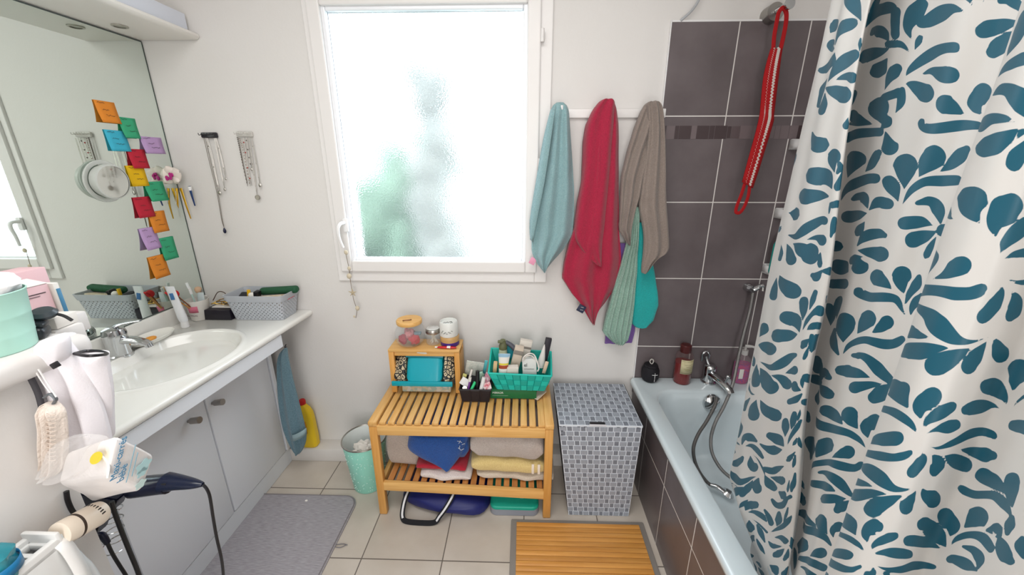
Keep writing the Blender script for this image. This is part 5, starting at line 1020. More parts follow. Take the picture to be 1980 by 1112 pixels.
for i in range(4): tube(b, [V(K1[i]), V(K1[(i+1) % 4])], .0028, 6)
part('rim', b, BLB, kb)
b = BM(); b.faces.new([b.verts.new(V(p)+V((0, 0, .002))) for p in K0]); part('bottom', b, BLB, kb, solid=.002)
def stick(name, lb, p, q, r, m, cat='pen', tip=None):
    th = thing(name, lb, cat, p, 'make-up in the black basket'); b = BM(); tube(b, [p, q], r, 12); part('barrel', b, m, th)
    if tip:
        b = BM(); d = (V(q)-V(p)).normalized(); tube(b, [V(q)-d*.018, V(q)+d*.002], r*1.08, 12); part('cap', b, tip, th)
stick('mascara', 'thick black mascara tube standing upright in the middle of the black basket', (-.198, 1.490, .51), (-.194, 1.508, .618), .0088, BLACK, 'mascara')
stick('eyeliner_pencil', 'purple eyeliner pencil left of the black mascara', (-.240, 1.478, .51), (-.226, 1.505, .585), .0048, mat('pencil_purple', '6f2f86', .35), 'pencil', mat('pencil_cap', 'd9d5d0', .3))
stick('highlighter_pen', 'green pen lying slanted between the purple pencil and the mascara', (-.226, 1.474, .53), (-.205, 1.50, .568), .0065, mat('pen_green', '2bbf78', .4))
stick('lip_gloss', 'clear lip gloss tube at the back left behind the purple pencil', (-.245, 1.50, .53), (-.222, 1.53, .612), .0055, mat('gloss_clear', 'd6cfc8', .2), 'lip gloss')
stick('cream_stick', 'white cream stick right of the black mascara', (-.180, 1.478, .53), (-.165, 1.50, .592), .0095, mat('stick_white', 'dad8d6', .3), 'tube')
for lb, c, s, rot, m in (('white paper sachet standing tall at the back of the black basket', (-.215, 1.560, .600), (.080, .004, .085), (.25, .18, .05), mat('sachet_white', 'd4d2ca', .5, col2='b9c0b8', vscale=120)), ('turquoise edged sachet at the back right of the black basket', (-.166, 1.563, .607), (.014, .005, .080), (.25, .18, .05), mat('sachet_turquoise', '5bb9c0', .5)),
    ('pink and white wrapper at the right end of the black basket, upper one', (-.152, 1.510, .580), (.03, .004, .05), (-.5, .5, .2), mat('wrapper_pink', 'd9c6cc', .4, col2='b5476a', vscale=60)), ('red and white wrapper at the right end of the black basket, lower one', (-.150, 1.482, .556), (.034, .004, .036), (-.6, -.3, .1), mat('wrapper_red', 'e0d9d8', .4, col2='c03a52', vscale=70)),
    ('white folded wrapper at the left end of the black basket', (-.252, 1.505, .563), (.04, .004, .034), (-.7, .5, -.2), mat('wrapper_white', 'd8d6d4', .4)), ('pale yellow sachet peeking out at the upper left of the black basket', (-.257, 1.535, .577), (.018, .012, .016), (.1, .3, 0), mat('sachet_yellow', 'c9c67c', .5)),
    ('light blue sachet lying at the right rear of the black basket', (-.145, 1.555, .575), (.022, .03, .02), (.3, .2, 0), mat('sachet_blue', 'aac6dd', .5)), ('greenish crumpled sachet behind the mascara in the black basket', (-.182, 1.535, .575), (.030, .01, .050), (.3, -.3, 0), mat('sachet_green', 'a6c7b2', .5))):
    b = BM(); rbox(b, c, s, .0015, rot); solo('sachet', b, m, lb, 'sachet', 'make-up in the black basket')
b = BM(); lathe(b, [(.007, 0), (.010, 0), (.010, .004), (.007, .004)], (-.250, 1.480, .548), 20, axis=(.2, -1, .5)); solo('cosmetic_ring', b, SILVER, 'small silver ring at the front left inside the black basket', 'ring')
# ------------------------------------------------------------------ low partition wall, its ledge and the radiator
PX = -.85
b = BM(); box(b, (PX-.06, (YF+.568)/2, .565), (.12, .568-YF, 1.13)); pw = struct('wall_partition', b, WHITE, smooth=False)
b = BM(); rbox(b, (PX-.085, (YF+.652)/2, 1.156), (.235, .652-YF, .044), .016, seg=4); struct('ledge', b, mat('ledge_white', 'dedad7', .45), pw)
rd = thing('radiator', 'white panel radiator with slotted top grille at the lower left edge', 'radiator', (-.79, .1, .55))
RW = mat('radiator_enamel', 'e6e6e4', .3)
ry0, ry1, rx0, rx1, rzt = -.42, .476, -.838, -.776, .868
b = BM(); rbox(b, (rx1-.006, (ry0+ry1)/2, .56), (.012, ry1-ry0, .64), .004); part('front_panel', b, RW, rd)
b = BM(); rbox(b, (rx1+.003, (ry0+ry1)/2, .54), (.006, ry1-ry0-.06, .52), .003); part('raised_panel', b, mat('radiator_face', 'dcd9e0', .3), rd)
b = BM(); rbox(b, (rx0+.006, (ry0+ry1)/2, .56), (.012, ry1-ry0, .64), .004); part('rear_panel', b, RW, rd)
b = BM(); rbox(b, ((rx0+rx1)/2, ry1-.004, .565), (rx1-rx0, .008, .65), .003); part('side_cover', b, RW, rd)
b = BM(); rbox(b, ((rx0+rx1)/2, ry0+.004, .565), (rx1-rx0, .008, .65), .003); part('side_cover', b, RW, rd)
for k in range(22):
    b = BM(); rbox(b, ((rx0+rx1)/2, ry1-.026-k*.021, rzt-.004), (rx1-rx0-.010, .008, .006), .002); part('grille_slat', b, RW, rd)
for x in (rx0+.008, rx1-.008):
    b = BM(); rbox(b, (x, (ry0+ry1)/2, rzt-.002), (.016, ry1-ry0, .012), .003); part('grille_edge', b, RW, rd)
b = BM(); rbox(b, ((rx0+rx1)/2, ry1-.006, rzt-.002), (rx1-rx0, .014, .012), .003); part('grille_end', b, RW, rd)
b = BM()
for k in range(2): rbox(b, (rx0+.024+k*.016, (ry0+ry1)/2, .56), (.003, ry1-ry0-.05, .58), .001)
part('convector_fins', b, mat('fin_grey', '8f8f93', .5), rd)
va = onx(128, 1062, -.775); vb_ = onx(186, 1006, -.775); va = V((-.790, .480, .874)); vb_ = V((-.790, .545, .856))
tv = thing('radiator_valve', 'cream cylindrical thermostat valve head sticking out of the radiator end', 'valve', va)
CRM = mat('yellowed_plastic', 'e6d9c8', .35)
d = (vb_-va).normalized(); L = (vb_-va).length
b = BM(); lathe(b, [(.018, 0), (.0212, .002), (.0218, .006), (.0218, .022), (.0202, .022), (.0202, .026), (.0222, .026), (.0222, L-.008), (.0202, L-.001), (.001, L)], va, 36, axis=d); part('valve_head', b, CRM, tv)
b = BM(); lathe(b, [(.0204, .0215), (.0222, .022), (.0222, .026), (.0204, .0265)], va, 36, axis=d, capA=False, capB=False); part('dark_ring', b, mat('ring_dark', '3b2d24', .5), tv)
b = BM()
for k in range(9):
    a = math.radians(20+k*13); c = va+d*(L-.012)+V((math.cos(a)*.0222, 0, math.sin(a)*.0222)); rbox(b, c, (.0022, .006, .0022), .0004)
part('scale_marks', b, mat('marks_dark', '2c2622', .6), tv); bpy.data.objects['scale_marks']['kind'] = 'stuff'
b = BM(); tube(b, [va+V((0, .004, 0)), va+V((.006, -.002, -.02)), va+V((.010, .004, -.06)), va+V((.012, .012, -.12)), va+V((.012, .015, -.3)), va+V((.012, .015, -.868))], lambda t: .009, 12, 6); part('connection_pipe', b, mat('pipe_white', 'dfe4e6', .25), tv)
b = BM(); pts_ = [(-.782, .480, .868), (-.777, .481, .864), (-.773, .482, .85), (-.770, .483, .81), (-.769, .483, .74), (-.769, .483, .60)]
loft(b, [[V((x, y-.018, z)), V((x+.001, y-.009, z+.001)), V((x, y, z))] for x, y, z in smoothpts([V(p) for p in pts_], 5)]); part('side_bow', b, mat('bow_white', 'efeeec', .3), rd, solid=.004)
tbx = thing('teal_bottle', 'transparent teal plastic bottle with blue label standing on the radiator top', 'bottle', (-.80, .385, rzt))
tp_ = ony(-44, 1062, .405); c = V((tp_.x, .405, rzt+.004)); hs = (tp_.z-c.z)/.112
b = BM(); rows = []
for r_, z in ((.020, 0), (.028, .004), (.030, .03), (.026, .05), (.029, .075), (.020, .095), (.011, .105), (.011, .112)):
    rows.append([V((c.x+r_*(1+.06*math.cos(6*2*PI*k/36))*math.cos(2*PI*k/36), c.y+r_*(1+.06*math.cos(6*2*PI*k/36))*math.sin(2*PI*k/36), c.z+z*hs)) for k in range(36)])
loft(b, rows, True, True, True); part('bottle_body', b, mat('teal_pet', '2f9bab', .1, alpha=.75), tbx)
b = BM(); lathe(b, [(.0312, .012), (.0312, .05*hs)], c, 30, capA=False, capB=False); part('blue_label', b, mat('label_blue', '1c78ac', .4), tbx, solid=.0006)
b = BM(); lathe(b, [(.012, .096*hs), (.013, .097*hs), (.013, .118*hs), (.001, .119*hs)], c, 20); part('cap', b, WPLAST, tbx)
# ------------------------------------------------------------------ things on the ledge
LZ = 1.1785
pot = thing('metal_pot', 'mint green metal pot on the ledge at the left edge, filled with white cloth', 'pot', (-.90, .545, LZ))
c = V((-.893, .566, LZ))
b = BM(); lathe(b, [(.001, 0), (.047, 0), (.049, .003), (.0512, .026), (.0519, .028), (.0517, .030), (.0541, .058), (.0548, .060), (.0546, .062), (.058, .098), (.0595, .101), (.0575, .102), (.047, .004), (.001, .004)], c, 48); part('pot_wall', b, mat('mint_tin', 'b4e0d2', .35, .1), pot)
b = BM(); tube(b, [c+V((.046, -.030, .088)), c+V((.052, -.048, .06)), c+V((.044, -.056, .02)), c+V((.036, -.048, .004))], .0018, 6, 5); part('wire_handle', b, mat('wire_white', 'e3e5e5', .3), pot)
b = BM(); bmesh.ops.create_icosphere(b, subdivisions=4, radius=1)
for v in b.verts:
    q = v.co.copy(); v.co = c+V((-.002, 0, .105))+V((q.x*.054, q.y*.054, q.z*.036))*(1+.22*noise(q, 2.3)+.10*noise(q, 6))
solo('white_cloth', b, mat('white_muslin', 'eeecec', .9, bump=.6, bscale=120), 'white crumpled cloth bulging out of the mint metal pot', 'cloth', sub=0)
PK = mat('pink_card', 'e3bdc2', .6)
def boxat(name, lb, c, s, rz, m, cat='box'):
    b = BM(); rbox(b, c, s, .0015, (0, 0, rz)); return solo(name, b, m, lb, cat)
pkb = thing('pink_box', 'pink carton with small black print standing on the ledge beside the mint pot', 'box', (-.985, .68, LZ))
b = BM(); rbox(b, (-.985, .692, LZ+.037), (.055, .050, .074), .0015); part('carton', b, PK, pkb)
b = BM(); rbox(b, (-.9568, .692, LZ+.058), (.0008, .034, .0016), .0003); rbox(b, (-.9568, .688, LZ+.053), (.0008, .020, .0010), .0002); part('print_lines', b, mat('black_print', '403438', .7), pkb)
b = BM(); prism(b, [(-.957, .667, LZ+.0745), (-.957, .717, LZ+.0745), (-.990, .712, LZ+.084), (-.990, .672, LZ+.084)], (0, 0, .0008)); part('open_flap', b, PAPER, pkb)
boxat('pink_box', 'second pink carton standing behind the first beside the white cloth', (-1.035, .735, LZ+.048), (.05, .055, .096), .1, PK)
bk = thing('booklet', 'thin white and blue booklet standing right of the pink carton', 'booklet', (-.975, .728, LZ))
b = BM(); rbox(b, (-.975, .7255, LZ+.036), (.045, .010, .072), .001); part('cover', b, PAPER, bk)
b = BM(); rbox(b, (-.9518, .7265, LZ+.032), (.0014, .007, .056), .0004); part('blue_spine', b, mat('spine_blue', '4b87ad', .5), bk)
boxat('white_box', 'small flat white box at the end of the ledge behind the black trimmer', (-.922, .672, LZ+.0115), (.062, .044, .022), .15, mat('offwhite_card', 'ece7e0', .6))
b = BM(); rbox(b, (-1.015, .70, 1.1565), (.13, .12, .043), .004); rbox(b, (-.925, .672, 1.1565), (.08, .050, .043), .004); struct('ledge_end', b, mat('ledge_white', 'dedad7', .45), pw)
tm = thing('hair_trimmer', 'black hair trimmer lying on the ledge between the pink carton and the white bag', 'trimmer', (-.90, .64, LZ))
b = BM(); rbox(b, (-.892, .612, LZ+.012), (.055, .036, .022), .008, (.0, .05, .55), 3); rbox(b, (-.887, .618, LZ+.026), (.042, .026, .010), .004, (.0, .1, .55)); part('body', b, mat('trimmer_black', '20252a', .3), tm)
b = BM(); lathe(b, [(.001, 0), (.017, 0), (.019, .006), (.014, .012), (.001, .013)], (-.886, .642, LZ+.034), 20, axis=(.2, -.2, 1)); part('dial', b, mat('dial_grey', '3c4348', .25), tm)
b = BM(); tube(b, [(-.873, .648, LZ+.036), (-.862, .652, LZ+.030), (-.852, .654, LZ+.020)], .0028, 8, 4); part('cord_stub', b, BLACK, tm)
# ------------------------------------------------------------------ white laundry net hanging from the partition end
nb = thing('laundry_net', 'white fabric laundry bag with a black rim hanging from the end of the ledge', 'bag', (-.84, .62, 1.0))
NET = mat('white_net', 'f3eef2', .75, bump=.25, bscale=300, alpha=.97)
def slab(R, yf, m, name, parent, bulge=.03, folds=2, amp=.006, n=22, back=.02, ph=0, dph=.05, yslope=0, nz=.004):
    Ls = smoothpts([V((r[0][0], r[0][1], 0)) for r in R], 3); Rs = smoothpts([V((r[1][0], r[1][1], 0)) for r in R], 3); b = BM(); rows = []
    for i, (a, c) in enumerate(zip(Ls, Rs)):
        rows.append(pxrow((a.x, a.y), (c.x, c.y), yf+yslope*i/len(Ls), n, bulge*min(1, .5+i/4), folds, amp, ph+dph*i, back, nz))
    loft(b, rows, True, True, True); return part(name, b, m, parent, sub=1)
slab([[(148, 684), (206, 684)], [(134, 700), (207, 696)], [(130, 735), (213, 730)], [(138, 775), (217, 765)], [(148, 810), (217, 805)], [(165, 838), (217, 832)], [(180, 850), (214, 850)]], .625, NET, 'bag_pouch', nb, .022, 1.5, .004)
slab([[(84, 662), (122, 660)], [(78, 690), (146, 684)], [(85, 720), (172, 722)], [(98, 760), (190, 768)], [(112, 800), (203, 808)], [(124, 840), (212, 842)], [(136, 880), (216, 868)], [(160, 898), (216, 880)]], .605, NET, 'front_fold', nb, .030, 2.5, .007, 26)
slab([[(92, 652), (112, 648)], [(84, 668), (126, 660)], [(86, 690), (128, 690)], [(100, 700), (122, 702)]], .588, mat('net_bright', 'efebef', .7, bump=.2, bscale=200), 'gathered_top', nb, .020, 1, .004, 16)
slab([[(112, 646), (130, 652)], [(118, 660), (142, 672)], [(120, 680), (150, 688)]], .622, NET, 'shoulder_fold', nb, .012, 1, .003, 12)
rc = [ony(144, 684, .602), ony(165, 679, .628), ony(190, 679, .634), ony(207, 684, .628), ony(190, 687, .600), ony(165, 688, .590)]
b = BM(); tube(b, rc+[rc[0]], .0028, 8, 5); part('black_rim', b, BLACK, nb)
b = BM(); tube(b, [ony(100, 652, .595), ony(115, 654, .60), ony(124, 664, .605)], .002, 6, 4); part('black_piping', b, BLACK, nb)
b = BM(); rbox(b, ony(107, 706, .562), (.017, .003, .010), .001, (0, -.45, 0)); part('black_toggle', b, BLACK, nb)
# strap and strings
st_ = thing('dark_strap', 'dark grey strap hanging down the partition edge beside the white bag', 'strap', (-.84, .58, 1.0))
b = BM(); sp_pts = smoothpts([onx(50, 712, -.822), onx(60, 732, -.832), onx(74, 762, -.834), onx(82, 795, -.834), onx(86, 830, -.834), onx(88, 868, -.834)], 5)
tube(b, sp_pts, .0042, 8, flat=.45); part('strap_band', b, mat('strap_slate', '3f3d42', .6), st_)
for u in (0, 8):
    b = BM(); tube(b, [ony(66+u, 714, .555), ony(84+u, 742, .555), ony(104+u*.6, 768, .550)], .0013, 5, 4); solo('drawstring', b, mat('string_white', 'e8e4e2', .8), ('left' if u == 0 else 'right')+' thin white drawstring above the cream mesh bag', 'string', 'white drawstrings at the partition end')
b = BM(); tube(b, [ony(86, 768, .55), ony(97, 762, .55), ony(108, 772, .55), ony(104, 782, .55), ony(116, 792, .55)], .0034, 8, 4, flat=.6); solo('grey_clip', b, mat('clip_grey', '6f7478', .4, .3), 'grey bent clip where the drawstrings meet the cream mesh bag', 'clip')
mb = thing('mesh_pouch', 'cream pleated drawstring pouch hanging behind the white pack of cotton pads', 'pouch', (-.87, .60, .95))
slab([[(88, 776), (108, 784)], [(86, 792), (124, 796)], [(90, 820), (128, 820)], [(90, 850), (130, 846)], [(92, 880), (130, 880)], [(84, 902), (126, 904)], [(80, 914), (112, 918)]], .548, mat('cream_mesh', 'e5d8cd', .85, bump=.9, bscale=150), 'pouch_cloth', mb, .020, 4, .005, 30, .010)
b = BM()
for k in range(12): tube(b, [ony(90, 800+k*8, .530), ony(102, 803+k*8, .526), ony(108, 801+k*8, .527)], .0010, 5, 3)
part('pleats', b, mat('pleat_cream', 'd8c8bb', .85), mb); bpy.data.objects['pleats']['kind'] = 'stuff'
# pack of cotton squares
cp_ = thing('cotton_pad_pack', 'soft white pack of baby cotton squares in clear plastic hanging under the laundry bag', 'package', (-.83, .6, .95))
A_ = ony(203, 924, .470); B__ = ony(275, 950, .530); D_ = ony(224, 838, .485); F_ = ony(108, 938, .515)
e1, e2, e3 = B__-A_, D_-A_, F_-A_
def PP(a, b2, c): return A_+e1*a+e2*b2+e3*c
pts8 = [PP(0, 0, 0), PP(1, 0, 0), PP(1, -.16, 1), PP(0, 0, 1), PP(0, 1, 0), PP(1.12, 1, 0), PP(1.1, 1, 1), PP(0, .82, .95)]
b = BM(); hexa(b, pts8); bmesh.ops.recalc_face_normals(b, faces=b.faces[:]); bmesh.ops.bevel(b, geom=b.edges[:], offset=.009, segments=3, affect='EDGES', profile=.5); bmesh.ops.subdivide_edges(b, edges=b.edges[:], cuts=2, use_grid_fill=True)
for v in b.verts: v.co += V((noise(v.co, 22, 1), noise(v.co, 22, 2), noise(v.co, 22, 3)))*.0025
part('cotton_block', b, mat('pack_white', 'f2ecea', .45, bump=.3, bscale=90, coat=.3), cp_)
n1 = e1.cross(e2).normalized()
if n1.dot(EYE-A_) < 0: n1 = -n1
xd = e2.normalized(); yd = n1.cross(xd).normalized()            # the lettering runs upwards along the block
if yd.dot(e1) > 0: yd = -yd
def onface(s, t, off=.0045): return A_+e1*t+e2*s+n1*off
BT = mat('print_sea_blue', '4f8fb5', .5); 
text('large_lettering', 'Maxi-carrés', .0160, BT, cp_, onface(.08, .20), xd, xd.cross(n1)*-1)
text('second_lettering', 'bébé', .0160, BT, cp_, onface(.10, .37), xd, xd.cross(n1)*-1)
for k, (s0, t0, L_) in enumerate(((.12, .50, .07), (.30, .60, .045))):
    b = BM(); writing(b, onface(s0, t0, .0048), xd, xd.cross(n1)*-1, L_, .008, [(0, 1, .5)], .0006, 6+k, 22); part('small_print', b, mat('print_pale_blue', '86b4c8', .5), cp_)
pb_ = mat('print_aqua', 'b7dde2', .5)
def blob(cx_, cy_, r_, name, m, lobes=5):
    b = BM(); pl = []
    for k in range(40):
        a = 2*PI*k/40; rr_ = r_*(1+.16*math.cos(lobes*a)); pl.append(onface(cx_, cy_, .0040)+xd*(rr_*math.cos(a))+yd*(rr_*math.sin(a)))
    prism(b, pl, n1*.0003); return part(name, b, m, cp_)
blob(.60, .80, .0125, 'blue_cloud', pb_); blob(.44, .80, .009, 'blue_cloud_lobe', pb_); blob(.15, .84, .009, 'blue_spot', mat('print_mint', 'cfe8e6', .5))
n2 = e2.cross(e3).normalized()
if n2.dot(EYE-A_) < 0: n2 = -n2
b = BM(); pl = []
for k in range(30):
    a = 2*PI*k/30; pl.append(A_+e2*.52+e3*(.16)+n2*.0065+e3.normalized()*(.020*math.cos(a))+e2.normalized()*(.011*math.sin(a)))
prism(b, pl, n2*.0004); part('yellow_badge', b, mat('badge_yellow', 'ecd616', .4), cp_)
film = mat('clear_film', 'f2efee', .12, alpha=.22)
slab([[(148, 838), (205, 842)], [(100, 862), (214, 858)], [(88, 890), (212, 890)], [(84, 905), (150, 925)], [(82, 918), (112, 922)]], .500, film, 'plastic_wrap', cp_, .015, 3, .005, 24, .004)
b = BM(); tube(b, [A_+n1*.004+e2*.02, A_+e2*.35+e3*.06+n1*.005, A_+e2*.62+e3*.18+n2*.004], .0018, 6, 4); part('wrap_highlight', b, mat('film_highlight', 'f4f2ee', .2), cp_)  # highlight on the wrap, modelled as a pale strand
# hair dryer with holder, straightener and cords
HD = mat('dryer_blue_black', '0e1328', .25)
hd = thing('hair_dryer', 'blue black hair dryer sticking out behind the cotton pack with its cord hanging down', 'hair dryer', (-.75, .64, .9))
a = ony(392, 937, .640); c = ony(318, 936, .640); e = ony(262, 942, .640)
b = BM(); tube(b, [e, e.lerp(c, .5), c, c.lerp(a, .15)], lambda t: .0245-.003*t, 16, 3, flat=.8); part('barrel', b, HD, hd)
b = BM(); tube(b, [c+V((.004, 0, .004)), c.lerp(a, .3)+V((0, 0, .005)), c.lerp(a, .7)+V((0, 0, .002)), a], lambda t: .0185*(1-t)**.8+.005, 14, 4, flat=.8); part('handle', b, mat('dryer_handle', '101930', .18), hd)
b = BM(); rbox(b, c.lerp(a, .18)+V((.0, -.014, .014)), (.012, .006, .004), .002); part('switch', b, BLACK, hd)
b = BM(); tube(b, [a, ony(400, 946, .640), ony(406, 962, .64), ony(412, 1000, .64), ony(419, 1040, .64), ony(429, 1085, .64), ony(433, 1130, .64), ony(436, 1200, .64)], .0030, 8, 6); part('cord', b, BLACK, hd)
sg_ = thing('hair_straightener', 'dark navy hair straightener pointing down below the cotton pack', 'hair straightener', (-.82, .61, .85))
p = ony(160, 955, .615); q = ony(222, 962, .615); r1_ = ony(178, 1032, .635)
b = BM(); prism(b, [ony(148, 955, .61), ony(226, 968, .61), ony(216, 990, .61), ony(196, 1000, .61), ony(184, 1036, .61), ony(178, 1040, .61), ony(168, 1005, .61)], (0, .028, 0)); bmesh.ops.recalc_face_normals(b, faces=b.faces[:]); bmesh.ops.bevel(b, geom=b.edges[:], offset=.003, segments=2, affect='EDGES'); part('body', b, HD, sg_)
b = BM(); tube(b, [ony(180, 1030, .625), ony(187, 1060, .625), ony(192, 1090, .625), ony(194, 1125, .625), ony(195, 1200, .625)], .0035, 8, 6); part('cord', b, BLACK, sg_)
ck = BLACK
for pts, r_, lb in (([(216, 970), (222, 992), (236, 1030), (252, 1070), (268, 1110), (290, 1180)], .0042, 'thick black cord running down in front of the wire spiral'), ([(205, 1045), (218, 1072), (232, 1095), (246, 1118), (270, 1170)], .0034, 'black cord hanging from the ribbed plug beside the wire spiral'), ([(128, 950), (131, 968), (140, 988), (154, 1002)], .0040, 'short black cord loop on the wall left of the straightener')):
    yy = .600 if pts[0][0] > 150 else .582
    if pts[0][0] < 150: P3 = [onx(u, v, -.843) for u, v in pts]
    else: P3 = [ony(u, v, yy) for u, v in pts]
    b = BM(); tube(b, P3, r_, 8, 6); solo('power_cord', b, ck, lb, 'cord', 'black cords below the cotton pack')
b = BM(); tube(b, [ony(190, 1038, .60), ony(198, 1036, .60), ony(208, 1050, .60)], lambda t: .0085-.003*t, 12, 3); solo('plug', b, mat('plug_navy', '11162a', .35), 'black ribbed plug lying against the wire spiral', 'plug')
wh = thing('dryer_holder', 'spiral chrome wire hair dryer holder below the cotton pack', 'holder', (-.77, .64, .84))
b = BM(); cpt = []
for k in range(97):
    t = k/96; u = 214+t*6; v = 985+t*78; c_ = ony(u, v, .665); a = 2*PI*4*t; cpt.append(c_+V((.020*math.cos(a), .020*math.sin(a), 0)))
tube(b, cpt, .0013, 6); part('spiral_wire', b, CHROME, wh)
b = BM(); tube(b, [ony(212, 972, .665), ony(222, 975, .665), ony(226, 985, .665), cpt[0]], .0016, 6, 4); part('wire_arm', b, CHROME, wh)
